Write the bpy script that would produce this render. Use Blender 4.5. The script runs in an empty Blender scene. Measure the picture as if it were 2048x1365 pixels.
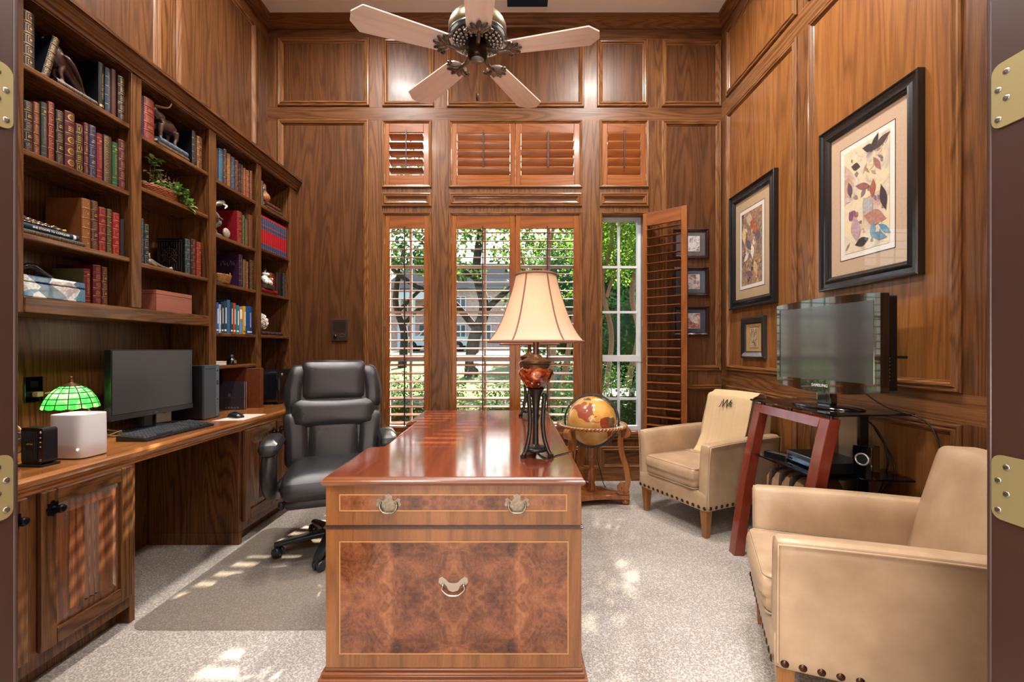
import bpy, math, random
from math import sin, cos, pi, radians, sqrt, atan2
from mathutils import Vector, Matrix
R = random.Random(7)
SC = bpy.context.scene
COL = SC.collection
# camera model of the photograph (2048 x 1365): focal 900 px, vanishing point (1027, 698), eye 1.21 m
FPX, VX, VY, EYE = 900.0, 1027.0, 698.0, 1.21
def PX(px, Y): return (px - VX) * Y / FPX
def PZ(py, Y): return EYE - (py - VY) * Y / FPX
YB, XL, XR, ZC, YF = 4.13, -2.258, 1.909, 4.26, 0.72

# ------------------------------------------------------------------ colour + materials
def C(h):
    h = h.lstrip('#')
    o = []
    for i in (0, 2, 4):
        v = int(h[i:i+2], 16) / 255
        o.append(v / 12.92 if v <= .04045 else ((v + .055) / 1.055) ** 2.4)
    return (o[0], o[1], o[2], 1)
MATS = {}
class NT:
    def __init__(s, name):
        s.m = bpy.data.materials.new(name); s.m.use_nodes = True
        s.t = s.m.node_tree; s.t.nodes.clear()
        s.out = s.n('ShaderNodeOutputMaterial')
    def n(s, typ, **kw):
        x = s.t.nodes.new(typ)
        for k, v in kw.items():
            if k.startswith('_'): setattr(x, k[1:], v)
            else:
                k2 = k.replace('__', ' ')
                x.inputs[int(k2[1:]) if k2[0] == 'i' and k2[1:].isdigit() else k2].default_value = v
        return x
    def l(s, a, ao, b, bi): s.t.links.new(a.outputs[ao], b.inputs[bi]); return b
    def bsdf(s, **kw):
        b = s.n('ShaderNodeBsdfPrincipled', **kw); s.l(b, 0, s.out, 0); return b
    def ramp(s, stops, interp='LINEAR'):
        r = s.n('ShaderNodeValToRGB'); e = r.color_ramp.elements; r.color_ramp.interpolation = interp
        e[0].position, e[0].color = stops[0]; e[1].position, e[1].color = stops[-1]
        for p, c in stops[1:-1]:
            q = e.new(p); q.color = c
        return r
    def math(s, op, a=None, b=None, va=0., vb=0.):
        m = s.n('ShaderNodeMath', _operation=op); m.inputs[0].default_value = va; m.inputs[1].default_value = vb
        if a: s.l(a[0], a[1], m, 0)
        if b: s.l(b[0], b[1], m, 1)
        return m
    def coord(s, scale=(1, 1, 1), loc=(0, 0, 0), rot=(0, 0, 0)):
        tc = s.n('ShaderNodeTexCoord'); mp = s.n('ShaderNodeMapping')
        mp.inputs['Scale'].default_value = scale; mp.inputs['Location'].default_value = loc; mp.inputs['Rotation'].default_value = rot
        s.l(tc, 'Object', mp, 0); return mp
    def noise(s, vec, scale, detail=3., rough=.5, dist=0.):
        x = s.n('ShaderNodeTexNoise'); x.inputs['Scale'].default_value = scale; x.inputs['Detail'].default_value = detail
        x.inputs['Roughness'].default_value = rough; x.inputs['Distortion'].default_value = dist
        if vec: s.l(vec, 0, x, 'Vector')
        return x
    def bump(s, b, src, so, strength=.2, dist=.002):
        bp = s.n('ShaderNodeBump'); bp.inputs['Strength'].default_value = strength; bp.inputs['Distance'].default_value = dist
        s.l(src, so, bp, 'Height'); s.l(bp, 0, b, 'Normal')
def plain(name, col, rough=.5, metal=0., coat=0., spec=.5, noise=0., nscale=30., bump=0.):
    if name in MATS: return MATS[name]
    t = NT(name); b = t.bsdf(Roughness=rough, Metallic=metal)
    b.inputs['Base Color'].default_value = C(col); b.inputs['Coat Weight'].default_value = coat; b.inputs['Coat Roughness'].default_value = .08
    b.inputs['Specular IOR Level'].default_value = spec
    if noise or bump:
        v = t.coord(); nz = t.noise(v, nscale, 4)
        if noise:
            c = C(col); lo = tuple(x * (1 - noise) for x in c[:3]) + (1,); hi = tuple(min(1, x * (1 + noise)) for x in c[:3]) + (1,)
            r = t.ramp([(.3, lo), (.7, hi)]); t.l(nz, 0, r, 0); t.l(r, 0, b, 'Base Color')
        if bump: t.bump(b, nz, 0, bump)
    MATS[name] = t.m; return t.m
def emit(name, col, strength):
    if name in MATS: return MATS[name]
    t = NT(name); e = t.n('ShaderNodeEmission'); e.inputs[0].default_value = C(col); e.inputs[1].default_value = strength; t.l(e, 0, t.out, 0)
    MATS[name] = t.m; return t.m
def wood(name, dark, mid, light, axis='Z', rough=.32, coat=.25, cath=7., fine=55., loc=(0, 0, 0), contrast=1., stretch=.08):
    """stained timber: cathedral contour grain + fine pores stretched along one axis"""
    if name in MATS: return MATS[name]
    t = NT(name); b = t.bsdf(Roughness=rough); b.inputs['Coat Weight'].default_value = coat; b.inputs['Coat Roughness'].default_value = .12; b.inputs['Specular IOR Level'].default_value = .5 if coat > .3 else .28
    k = {'X': (stretch, 1, 1), 'Y': (1, stretch, 1), 'Z': (1, 1, stretch)}[axis]
    v = t.coord(k, loc)
    big = t.noise(v, 5.2, 2., .4, .25)
    mul = t.math('MULTIPLY', (big, 0), None, 0, cath * 3.2 * 6.283)
    sn = t.math('SINE', (mul, 0)); s2 = t.math('MULTIPLY_ADD', (sn, 0), None, 0, .5); s2.inputs[2].default_value = .5
    pw = t.math('POWER', (s2, 0), None, 0, 2.5)
    k2 = tuple(1 if q == 1 else .03 for q in k)
    v2 = t.coord(k2, loc); fn = t.noise(v2, fine * 4, 3, .7)
    wide = t.noise(v2, 9., 2)
    a1 = t.math('MULTIPLY', (pw, 0), None, 0, .19 * contrast)
    a2 = t.math('MULTIPLY_ADD', (fn, 0), None, 0, .62 * contrast); t.l(a1, 0, a2, 2)
    a3 = t.math('MULTIPLY_ADD', (wide, 0), None, 0, .32); t.l(a2, 0, a3, 2)
    mid_ = .31*contrast + .16 + .1*contrast
    r = t.ramp([(mid_ - .24, C(light)), (mid_, C(mid)), (min(1., mid_ + .33), C(dark))]); t.l(a3, 0, r, 0); t.l(r, 0, b, 'Base Color')
    rr = t.math('MULTIPLY_ADD', (fn, 0), None, 0, .18); rr.inputs[2].default_value = rough - .08; t.l(rr, 0, b, 'Roughness')
    t.bump(b, a2, 0, .08, .001)
    MATS[name] = t.m; return t.m

# ------------------------------------------------------------------ mesh builder
class MB:
    """collects shapes, then links them as ONE mesh object"""
    def __init__(s, m=None): s.v = []; s.f = []; s.mi = []; s.sm = []; s.m = m or Matrix.Identity(4); s.cur = 0
    def add(s, vs, fs, smooth=False, mi=None):
        b = len(s.v); M = s.m
        s.v.extend([M @ Vector(p) for p in vs])
        for f in fs: s.f.append(tuple(b + i for i in f)); s.mi.append(s.cur if mi is None else mi); s.sm.append(smooth)
        return s
    def box(s, x0, x1, y0, y1, z0, z1, mi=None):
        if x0 > x1: x0, x1 = x1, x0
        if y0 > y1: y0, y1 = y1, y0
        if z0 > z1: z0, z1 = z1, z0
        return s.add([(x0,y0,z0),(x1,y0,z0),(x1,y1,z0),(x0,y1,z0),(x0,y0,z1),(x1,y0,z1),(x1,y1,z1),(x0,y1,z1)],
                     [(0,3,2,1),(4,5,6,7),(0,1,5,4),(1,2,6,5),(2,3,7,6),(3,0,4,7)], False, mi)
    def cbox(s, c, d, mi=None): return s.box(c[0]-d[0]/2, c[0]+d[0]/2, c[1]-d[1]/2, c[1]+d[1]/2, c[2]-d[2]/2, c[2]+d[2]/2, mi)
    def quad(s, a, b, c, d, mi=None): return s.add([a, b, c, d], [(0, 1, 2, 3)], False, mi)
    def lathe(s, prof, c=(0, 0, 0), n=32, mi=None, axis='Z', smooth=True, cap=True, a0=0., a1=2*pi, ax=1., ay=1.):
        full = abs(a1 - a0 - 2*pi) < 1e-6; k = n if full else n + 1
        vs = []
        for r, z in prof:
            for i in range(k):
                a = a0 + (a1 - a0) * i / n; p = (r*cos(a)*ax, r*sin(a)*ay, z)
                if axis == 'X': p = (p[2], p[0], p[1])
                elif axis == 'Y': p = (p[1], p[2], p[0])
                vs.append((p[0]+c[0], p[1]+c[1], p[2]+c[2]))
        fs = []
        for j in range(len(prof) - 1):
            for i in range(n):
                i2 = (i + 1) % k; fs.append((j*k+i, j*k+i2, (j+1)*k+i2, (j+1)*k+i))
        s.add(vs, fs, smooth, mi)
        if cap and full:
            if prof[0][0] > 1e-6: s.add(vs[:k], [tuple(range(k-1, -1, -1))], False, mi)
            if prof[-1][0] > 1e-6: s.add(vs[-k:], [tuple(range(k))], False, mi)
        return s
    def cyl(s, c, r, h, n=24, mi=None, axis='Z', r2=None): return s.lathe([(r, 0), (r if r2 is None else r2, h)], c, n, mi, axis)
    def sphere(s, c, r, n=20, mi=None, sx=1, sy=1, sz=1):
        m = n // 2; vs = [(c[0], c[1], c[2]-r*sz)]; fs = []
        for j in range(1, m):
            t = -pi/2 + pi*j/m
            for i in range(n): a = 2*pi*i/n; vs.append((c[0]+r*cos(t)*cos(a)*sx, c[1]+r*cos(t)*sin(a)*sy, c[2]+r*sin(t)*sz))
        vs.append((c[0], c[1], c[2]+r*sz)); T = len(vs)-1
        for i in range(n): fs.append((0, 1+(i+1)%n, 1+i)); fs.append((T, 1+(m-2)*n+i, 1+(m-2)*n+(i+1)%n))
        for j in range(m-2):
            for i in range(n): a = 1+j*n; fs.append((a+i, a+(i+1)%n, a+n+(i+1)%n, a+n+i))
        return s.add(vs, fs, True, mi)
    def tube(s, pts, r, n=8, mi=None, closed=False, caps=True, sq=1., smooth=True):
        """swept round tube; r is a number or one radius per point"""
        P = [Vector(p) for p in pts]; N = len(P); rad = r if isinstance(r, (list, tuple)) else [r]*N
        up = None; vs = []
        for i in range(N):
            if closed: d = P[(i+1) % N] - P[i-1]
            else: d = P[min(i+1, N-1)] - P[max(i-1, 0)]
            d = d.normalized() if d.length > 1e-9 else Vector((0, 0, 1))
            if up is None:
                up = Vector((0, 0, 1)) if abs(d.z) < .9 else Vector((1, 0, 0))
            x = d.cross(up); x = x.normalized() if x.length > 1e-6 else d.orthogonal().normalized()
            y = x.cross(d).normalized(); up = y
            for k in range(n):
                a = 2*pi*k/n; vs.append(tuple(P[i] + x*(cos(a)*rad[i]) + y*(sin(a)*rad[i]*sq)))
        fs = []
        for i in range(N if closed else N-1):
            j = (i+1) % N
            for k in range(n): fs.append((i*n+k, i*n+(k+1) % n, j*n+(k+1) % n, j*n+k))
        s.add(vs, fs, smooth, mi)
        if caps and not closed:
            s.add(vs[:n], [tuple(range(n-1, -1, -1))], False, mi); s.add(vs[-n:], [tuple(range(n))], False, mi)
        return s
    def prism(s, poly, h, plane='XY', o=(0, 0, 0), mi=None, smooth=False, bev=0.):
        """polygon (counter-clockwise) pushed h along the plane's normal from o"""
        def P(u, v, w):
            q = {'XY': (u, v, w), 'XZ': (u, -w, v), 'YZ': (w, u, v)}[plane]
            return (q[0]+o[0], q[1]+o[1], q[2]+o[2])
        n = len(poly)
        vs = [P(u, v, 0) for u, v in poly] + [P(u, v, h) for u, v in poly]
        s.add(vs, [tuple(range(n-1, -1, -1)), tuple(range(n, 2*n))], False, mi)
        return s.add(vs, [(i, (i+1) % n, n+(i+1) % n, n+i) for i in range(n)], smooth, mi)
    def loft(s, rings, mi=None, smooth=True, closed=True, caps=True):
        k = len(rings[0]); vs = [p for r in rings for p in r]; fs = []
        for j in range(len(rings)-1):
            for i in range(k if closed else k-1): i2 = (i+1) % k; fs.append((j*k+i, j*k+i2, (j+1)*k+i2, (j+1)*k+i))
        s.add(vs, fs, smooth, mi)
        if caps: s.add(rings[0], [tuple(range(k-1, -1, -1))], smooth, mi); s.add(rings[-1], [tuple(range(k))], smooth, mi)
        return s
    def pillow(s, c, d, r=.03, bulge=(0, 0, 0), n=8, mi=None, fn=None):
        """rounded, slightly swollen box (upholstery); fn may bend its points"""
        hx, hy, hz = d[0]/2, d[1]/2, d[2]/2; h = (hx, hy, hz); rr = min(r, hx, hy, hz)
        for ax in range(3):
            for sg in (-1, 1):
                u, w = (ax+1) % 3, (ax+2) % 3; vs = []; fs = []
                for i in range(n+1):
                    for j in range(n+1):
                        p = [0, 0, 0]
                        def sp(q, hh):
                            t = q/n*2-1; k = max(1 - rr/hh, .0)
                            tt = abs(t); e = (tt*1.0)
                            return math.copysign((e/.7*k if e < .7 else k + (e-.7)/.3*(1-k)), t)*hh if k > 0 else t*hh
                        p[ax] = sg*h[ax]; p[u] = sp(i, h[u]); p[w] = sp(j, h[w])
                        core = [max(-(h[q]-rr), min(h[q]-rr, p[q])) for q in range(3)]
                        dv = Vector([p[q]-core[q] for q in range(3)])
                        if dv.length > 1e-9: dv = dv.normalized()*rr
                        q_ = [core[q]+dv[q] for q in range(3)]
                        for q in range(3):
                            o1, o2 = (q+1) % 3, (q+2) % 3
                            wgt = (1-(q_[o1]/h[o1])**2)*(1-(q_[o2]/h[o2])**2)
                            q_[q] += bulge[q]*max(0, wgt)*(q_[q]/h[q])
                        pt = (q_[0]+c[0], q_[1]+c[1], q_[2]+c[2])
                        vs.append(fn(pt) if fn else pt)
                for i in range(n):
                    for j in range(n):
                        a = i*(n+1)+j; f = (a, a+n+1, a+n+2, a+1)
                        fs.append(f if sg > 0 else f[::-1])
                s.add(vs, fs, True, mi)
        return s
    def build(s, name, mat, parent=None, bevel=0., seg=2, subd=0, weld=False, loc=None, rot=None):
        me = bpy.data.meshes.new(name); me.from_pydata([tuple(v) for v in s.v], [], s.f)
        for m in (mat if isinstance(mat, (list, tuple)) else [mat]): me.materials.append(m)
        me.polygons.foreach_set('material_index', s.mi); me.polygons.foreach_set('use_smooth', s.sm); me.update()
        o = bpy.data.objects.new(name, me); COL.objects.link(o)
        if parent is not None: o.parent = parent
        if loc is not None: o.location = loc
        if rot is not None: o.rotation_euler = rot
        if weld:
            w = o.modifiers.new('weld', 'WELD'); w.merge_threshold = .0004
        if bevel:
            b = o.modifiers.new('bevel', 'BEVEL'); b.width = bevel; b.segments = seg; b.limit_method = 'ANGLE'; b.angle_limit = radians(35)
        if subd:
            u = o.modifiers.new('subd', 'SUBSURF'); u.levels = subd; u.render_levels = subd
        return o
def tag(o, label=None, cat=None, group=None, kind=None):
    if label: o['label'] = label
    if cat: o['category'] = cat
    if group: o['group'] = group
    if kind: o['kind'] = kind
    return o
def thing(name, label, cat, loc=(0, 0, 0), rz=0., group=None, rot=None):
    o = bpy.data.objects.new(name, None); COL.objects.link(o); o.empty_display_size = .05
    o.location = loc; o.rotation_euler = rot if rot else (0, 0, rz)
    return tag(o, label, cat, group)
def struct(name, mb, mat, **kw):
    o = mb.build(name, mat, **kw); o['kind'] = 'structure'; return o
def text(name, body, size, mat, parent, loc, rot, depth=.0004, sx=1., bold=False, shear=0., align='CENTER'):
    cu = bpy.data.curves.new(name, 'FONT'); cu.body = body; cu.size = size; cu.extrude = depth; cu.align_x = align; cu.align_y = 'CENTER'
    cu.shear = shear; cu.resolution_u = 2
    if bold: cu.offset = size*.012
    tmp = bpy.data.objects.new(name, cu)
    me = bpy.data.meshes.new_from_object(tmp); bpy.data.objects.remove(tmp); me.materials.clear(); me.materials.append(mat)
    o = bpy.data.objects.new(name, me); COL.objects.link(o); o.parent = parent; o.location = loc; o.rotation_euler = rot; o.scale = (sx, 1, 1)
    return o
def kids(o): return [c for c in bpy.data.objects if c.parent == o]
def dup(o, parent=None):
    c = o.copy(); COL.objects.link(c)
    if parent is not None: c.parent = parent
    for ch in kids(o): dup(ch, c)
    return c
def smooth_path(pts, n=6):
    """Catmull-Rom through the points"""
    P = [Vector(p) for p in pts]; o = []
    for i in range(len(P)-1):
        a, b, c, d = P[max(i-1, 0)], P[i], P[i+1], P[min(i+2, len(P)-1)]
        for k in range(n):
            t = k/n; o.append(tuple(.5*((2*b)+(c-a)*t+(2*a-5*b+4*c-d)*t*t+(3*b-a-3*c+d)*t**3)))
    o.append(tuple(P[-1])); return o
def rrect(x0, x1, y0, y1, r, n=5):
    o = []
    for cx, cy, a in ((x1-r, y0+r, -pi/2), (x1-r, y1-r, 0), (x0+r, y1-r, pi/2), (x0+r, y0+r, pi)):
        for i in range(n+1): t = a+pi/2*i/n; o.append((cx+r*cos(t), cy+r*sin(t)))
    return o
# ------------------------------------------------------------------ timbers
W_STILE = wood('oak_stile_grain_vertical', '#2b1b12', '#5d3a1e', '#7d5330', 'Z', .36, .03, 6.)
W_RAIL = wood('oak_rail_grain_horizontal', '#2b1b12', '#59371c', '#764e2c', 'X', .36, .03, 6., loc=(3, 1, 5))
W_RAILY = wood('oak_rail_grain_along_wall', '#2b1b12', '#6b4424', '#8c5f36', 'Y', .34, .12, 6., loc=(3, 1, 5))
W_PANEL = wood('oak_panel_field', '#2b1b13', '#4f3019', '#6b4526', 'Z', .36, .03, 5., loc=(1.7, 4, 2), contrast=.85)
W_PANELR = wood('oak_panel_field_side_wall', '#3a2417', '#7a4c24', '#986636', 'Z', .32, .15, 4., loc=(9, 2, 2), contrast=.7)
W_TRIM = wood('oak_moulding', '#2b1a11', '#6d4626', '#91643a', 'Z', .30, .2, 9., loc=(2, 7, 1))
W_TRIMX = wood('oak_moulding_long', '#2b1a11', '#684223', '#885c34', 'X', .30, .2, 9., loc=(2, 7, 1))
W_TRIMY = wood('oak_moulding_side', '#2b1a11', '#6d4626', '#91643a', 'Y', .30, .2, 9., loc=(2, 7, 1))
W_CASE = wood('bookcase_timber', '#1e120c', '#54341a', '#744c29', 'Z', .3, .25, 8., loc=(5, 3, 8), contrast=1.15)
W_CASEY = wood('bookcase_timber_shelf', '#1e120c', '#53331a', '#724a28', 'Y', .26, .3, 8., loc=(5, 3, 8), contrast=1.15)
W_CASEX = wood('bookcase_timber_cross', '#1e120c', '#53331a', '#724a28', 'X', .3, .25, 8., loc=(5, 3, 8), contrast=1.15)
W_SHUT = wood('shutter_cherry_stain', '#3d2216', '#7d461f', '#985e30', 'Z', .3, .2, 4., loc=(1, 1, 1), contrast=.6)
W_SHUTX = wood('shutter_cherry_stain_rail', '#3d2216', '#7d461f', '#985e30', 'X', .3, .2, 4., loc=(1, 1, 1), contrast=.6)
M_BRASS = plain('satin_brass', '#8f8258', .5, .5)
M_BLACK = plain('black_plastic', '#0b0c0e', .42)
M_GLOSSB = plain('gloss_black', '#050607', .06, 0, .6)
M_WHITE = plain('white_plastic', '#d8d9de', .38)
def glass(name, tint='#ffffff', ior=1.45, rough=0., base=.0):
    if name in MATS: return MATS[name]
    t = NT(name); tr = t.n('ShaderNodeBsdfTransparent'); tr.inputs[0].default_value = C(tint)
    g = t.n('ShaderNodeBsdfGlossy'); g.inputs['Roughness'].default_value = rough
    f = t.n('ShaderNodeLayerWeight'); f.inputs[0].default_value = .5; r0 = ((ior-1)/(ior+1))**2
    p5 = t.math('POWER', (f, 1), None, 0, 5.); a = t.math('MULTIPLY_ADD', (p5, 0), None, 0, 1-r0); a.inputs[2].default_value = r0; m = t.n('ShaderNodeMixShader'); t.l(a, 0, m, 0); t.l(tr, 0, m, 1); t.l(g, 0, m, 2); t.l(m, 0, t.out, 0)
    MATS[name] = t.m; return t.m
M_PANE = glass('window_glass', '#f4f8f6', 1.45)
M_PICGLASS = glass('picture_glass', '#fbfbfb', 1.5)
# carpet
t = NT('carpet_beige'); b = t.bsdf(Roughness=.95); b.inputs['Specular IOR Level'].default_value = .1
v = t.coord(); n1 = t.noise(v, 300, 3, .7); n2 = t.noise(v, 2.2, 3); vo = t.n('ShaderNodeTexVoronoi'); vo.inputs['Scale'].default_value = 150; t.l(v, 0, vo, 'Vector')
bk = t.n('ShaderNodeTexBrick'); t.l(v, 0, bk, 'Vector'); bk.inputs['Scale'].default_value = 3.4
bk.inputs['Color1'].default_value = (.40, .40, .40, 1); bk.inputs['Color2'].default_value = (.60, .60, .60, 1); bk.inputs['Mortar'].default_value = (.5, .5, .5, 1); bk.inputs['Mortar Size'].default_value = .0
a1 = t.math('MULTIPLY_ADD', (n1, 0), None, 0, .9); t.l(vo, 0, a1, 2); a2 = t.math('MULTIPLY_ADD', (n2, 0), None, 0, .35); t.l(a1, 0, a2, 2)
a3 = t.math('MULTIPLY_ADD', (bk, 0), None, 0, .3); t.l(a2, 0, a3, 2)
r = t.ramp([(.42, C('#7d756c')), (.62, C('#9f978e')), (.82, C('#beb7ae'))]); sc = t.math('MULTIPLY', (a3, 0), None, 0, .5); t.l(sc, 0, r, 0); t.l(r, 0, b, 'Base Color')
t.bump(b, n1, 0, .5, .006); M_CARPET = t.m
M_CEIL = plain('ceiling_paint', '#f4f0ec', .9)
M_HALL = plain('hall_paint', '#d9d0c4', .8)

# ------------------------------------------------------------------ shell
def wall_grid(name, P, a0, a1, b0, b1, holes, th, mats, rails, extra=()):
    """wall in plane coordinates (a, b) with openings; P(a, b, depth) -> point"""
    A = sorted(set([a0, a1] + [h[0] for h in holes] + [h[1] for h in holes]))
    B = sorted(set([b0, b1] + [h[2] for h in holes] + [h[3] for h in holes] + [q for r_ in rails for q in r_]))
    m = MB(); inh = lambda a, b: any(h[0] < a < h[1] and h[2] < b < h[3] for h in holes)
    for i in range(len(A)-1):
        for j in range(len(B)-1):
            if inh((A[i]+A[i+1])/2, (B[j]+B[j+1])/2): continue
            zc = (B[j]+B[j+1])/2; mi = 1 if any(r_[0] < zc < r_[1] for r_ in rails) else 0
            for d in (0, th): m.quad(P(A[i], B[j], d), P(A[i+1], B[j], d), P(A[i+1], B[j+1], d), P(A[i], B[j+1], d), mi)
    for h in holes:
        for (p, q) in (((h[0], h[2]), (h[1], h[2])), ((h[1], h[2]), (h[1], h[3])), ((h[1], h[3]), (h[0], h[3])), ((h[0], h[3]), (h[0], h[2]))):
            m.quad(P(*p, 0), P(*q, 0), P(*q, th), P(*p, th), 0)
    for (p, q) in (((a0, b0), (a1, b0)), ((a1, b0), (a1, b1)), ((a1, b1), (a0, b1)), ((a0, b1), (a0, b0))): m.quad(P(*p, 0), P(*q, 0), P(*q, th), P(*p, th), 0)
    return struct(name, m, mats)
PB = lambda a, b, d: (a, YB + d, b)           # back wall
PR = lambda a, b, d: (XR + d, a, b)           # right wall (a = y)
PL = lambda a, b, d: (XL - d, a, b)           # left wall
bx = lambda px: PX(px, YB)
bz = lambda py: PZ(py, YB)
HOLES_PX = [(769, 860, 430, 864), (903, 1160, 430, 864), (1204, 1287, 430, 864), (769, 860, 246, 371), (903, 1160, 246, 371), (1204, 1292, 246, 371)]
holes = [(bx(a), bx(b), bz(d), bz(c)) for a, b, c, d in HOLES_PX]
wall_grid('wall_back', PB, XL-.2, XR+.2, -.02, ZC+.02, holes, .17, [W_STILE, W_RAIL], [(bz(241), bz(214)), (bz(77), ZC)])
wall_grid('wall_right', PR, YF-.2, YB, -.02, ZC+.02, [], .15, [W_STILE, W_RAILY], [(3.31, 3.456), (4.05, ZC), (.89, 1.015)])
wall_grid('wall_left', PL, YF-.2, YB, -.02, ZC+.02, [], .15, [W_CASE, W_RAILY], [(4.05, ZC)])
DX0, DX1, DZ = PX(30, YF), PX(1980, YF), 2.45
PFR = lambda a, b, d: (a, YF - d, b)
W_JAMB = plain('jamb_dark_stain', '#301b14', .42, 0, .15, noise=.12, nscale=6)
wall_grid('wall_front', PFR, XL-.15, XR+.15, -.02, ZC+.02, [(DX0, DX1, -.02, DZ)], .15, [W_STILE, W_RAIL], [])
m = MB(); m.box(XL-.3, XR+.3, -2.2, YB+.17, -.12, 0); struct('floor', m, M_CARPET)
m = MB(); m.box(XL-.3, XR+.3, -2.2, YB+.17, ZC, ZC+.12); struct('ceiling', m, M_CEIL)
m = MB(); m.box(XL-.3, XL-.2, -2.2, YF-.15, 0, ZC); struct('wall_hall_west', m, M_HALL)
m = MB(); m.box(XR+.2, XR+.3, -2.2, YF-.15, 0, ZC); struct('wall_hall_east', m, M_HALL)
m = MB(); m.box(XL-.3, XR+.3, -2.3, -2.2, 0, ZC); struct('wall_hall_rear', m, M_HALL)
# door lining: a jamb each side with a small bead at the room side
jm = MB()
for x, s in ((DX0, 1), (DX1, -1)):
    jm.box(x, x+s*.004, YF-.15, YF, 0, DZ)
    jm.tube([(x+s*.002, YF-.003, 0), (x+s*.002, YF-.003, DZ)], .004, 8)
jm.box(DX0, DX1, YF-.15, YF, DZ-.004, DZ)
struct('door_1_jamb', jm, W_JAMB)
# brass hinge leaves let into the jambs
def hinge(x, s, y1, z, label):
    t = thing('door_hinge', label, 'hinge', (x+s*.004, y1, z), 0, 'brass door hinges')
    m = MB(); poly = rrect(-.075, 0, -.05, .05, .014)
    m.prism(poly, .0025*s, 'YZ', (0, 0, 0)); m.build('hinge_leaf', M_BRASS, t)
    for yy, zz in ((-.022, .033), (-.010, .010), (-.022, -.008), (-.010, -.036)):
        q = MB(); q.lathe([(.0048, 0), (.0045, .001*s), (.001, .0004*s)], (.0025*s, yy, zz), 12, None, 'X'); q.build('screw', plain('screw_steel', '#8f8f88', .35, 1.), t)
for z, w in ((PZ(192, .7), 'upper'), (PZ(975, .7), 'lower')):
    hinge(DX0, 1, YF-.008, z, f'{w} brass hinge leaf on the door jamb beside the bookcase')
    hinge(DX1, -1, YF-.008, z, f'{w} brass hinge leaf on the door jamb beside the near armchair')

# ------------------------------------------------------------------ panel mouldings
PROF = [(0, 0), (0, .010), (.006, .017), (.014, .018), (.020, .013), (.028, .022), (.037, .020), (.044, .008), (.050, .006), (.054, 0)]
PROF_S = [(0, 0), (0, .012), (.006, .018), (.014, .016), (.020, .008), (.026, .006), (.027, 0)]
TRIM_N = [0]
def moulding(P, r, prof=PROF, field=None, mat=None):
    a0, a1, b0, b1 = r; m = MB()
    rings = []
    for (u, v) in prof: rings.append([P(a0+u, b0+u, -v), P(a1-u, b0+u, -v), P(a1-u, b1-u, -v), P(a0+u, b1-u, -v)])
    for k in range(len(rings)-1):
        for i in range(4): m.quad(rings[k][i], rings[k][(i+1) % 4], rings[k+1][(i+1) % 4], rings[k+1][i], i % 2)
    TRIM_N[0] += 1
    o = struct(f'trim_{TRIM_N[0]}', m, mat or [W_TRIMX, W_TRIM])
    if field:
        w = prof[-1][0] - .001; q = MB(); q.quad(P(a0+w, b0+w, -.0025), P(a1-w, b0+w, -.0025), P(a1-w, b1-w, -.0025), P(a0+w, b1-w, -.0025)); q.build('panel_field', field, o)
    return o
def mb_px(x0, y0, x1, y1): return (bx(x0), bx(x1), bz(y1), bz(y0))
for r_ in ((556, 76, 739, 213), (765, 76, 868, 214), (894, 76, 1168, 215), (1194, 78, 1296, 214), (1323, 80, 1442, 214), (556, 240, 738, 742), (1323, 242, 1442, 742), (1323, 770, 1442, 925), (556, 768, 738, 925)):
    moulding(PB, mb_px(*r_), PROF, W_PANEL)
for x0, x1 in ((764, 863), (898, 1164), (1199, 1297)):
    moulding(PB, mb_px(x0, 241, x1, 376), PROF_S)
    moulding(PB, mb_px(x0, 386, x1, 414), PROF, W_RAIL)
    moulding(PB, mb_px(x0, 425, x1, 869), PROF_S)
    moulding(PB, mb_px(x0, 893, x1, 940), PROF, W_RAIL)
RT = [W_TRIMY, W_TRIM]
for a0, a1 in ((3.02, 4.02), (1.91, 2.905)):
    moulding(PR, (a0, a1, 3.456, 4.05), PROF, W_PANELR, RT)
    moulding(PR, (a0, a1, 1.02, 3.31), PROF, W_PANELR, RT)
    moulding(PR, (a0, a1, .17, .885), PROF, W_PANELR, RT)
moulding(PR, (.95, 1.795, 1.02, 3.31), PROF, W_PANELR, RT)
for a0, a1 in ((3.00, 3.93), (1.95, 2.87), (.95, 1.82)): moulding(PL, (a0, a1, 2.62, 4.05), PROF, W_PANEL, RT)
# cornice round the ceiling (one run per wall) and baseboards
def run(name, P, a0, a1, prof, mat, mit=True):
    m = MB(); L0 = []; L1 = []
    for (v, z) in prof: k = v if mit else 0; L0.append(P(a0+k, z, -v)); L1.append(P(a1-k, z, -v))
    for i in range(len(prof)-1): m.quad(L0[i], L1[i], L1[i+1], L0[i+1])
    struct(name, m, mat)
CP = [(0, ZC-.115), (.008, ZC-.115), (.010, ZC-.1), (.018, ZC-.09), (.020, ZC-.07), (.034, ZC-.045), (.040, ZC-.03), (.050, ZC-.022), (.052, ZC), (0, ZC)]
run('trim_cornice_back', PB, XL, XR, CP, W_TRIMX); run('trim_cornice_right', PR, YF, YB, CP, W_TRIMY); run('trim_cornice_left', PL, YF, YB, CP, W_TRIMY)
BP = [(0, .0), (.016, .0), (.016, .11), (.010, .13), (.004, .14), (0, .14)]
run('baseboard_back', PB, -1.6, XR, BP, W_TRIMX); run('baseboard_right', PR, YF, YB, BP, W_TRIMY)
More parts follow.
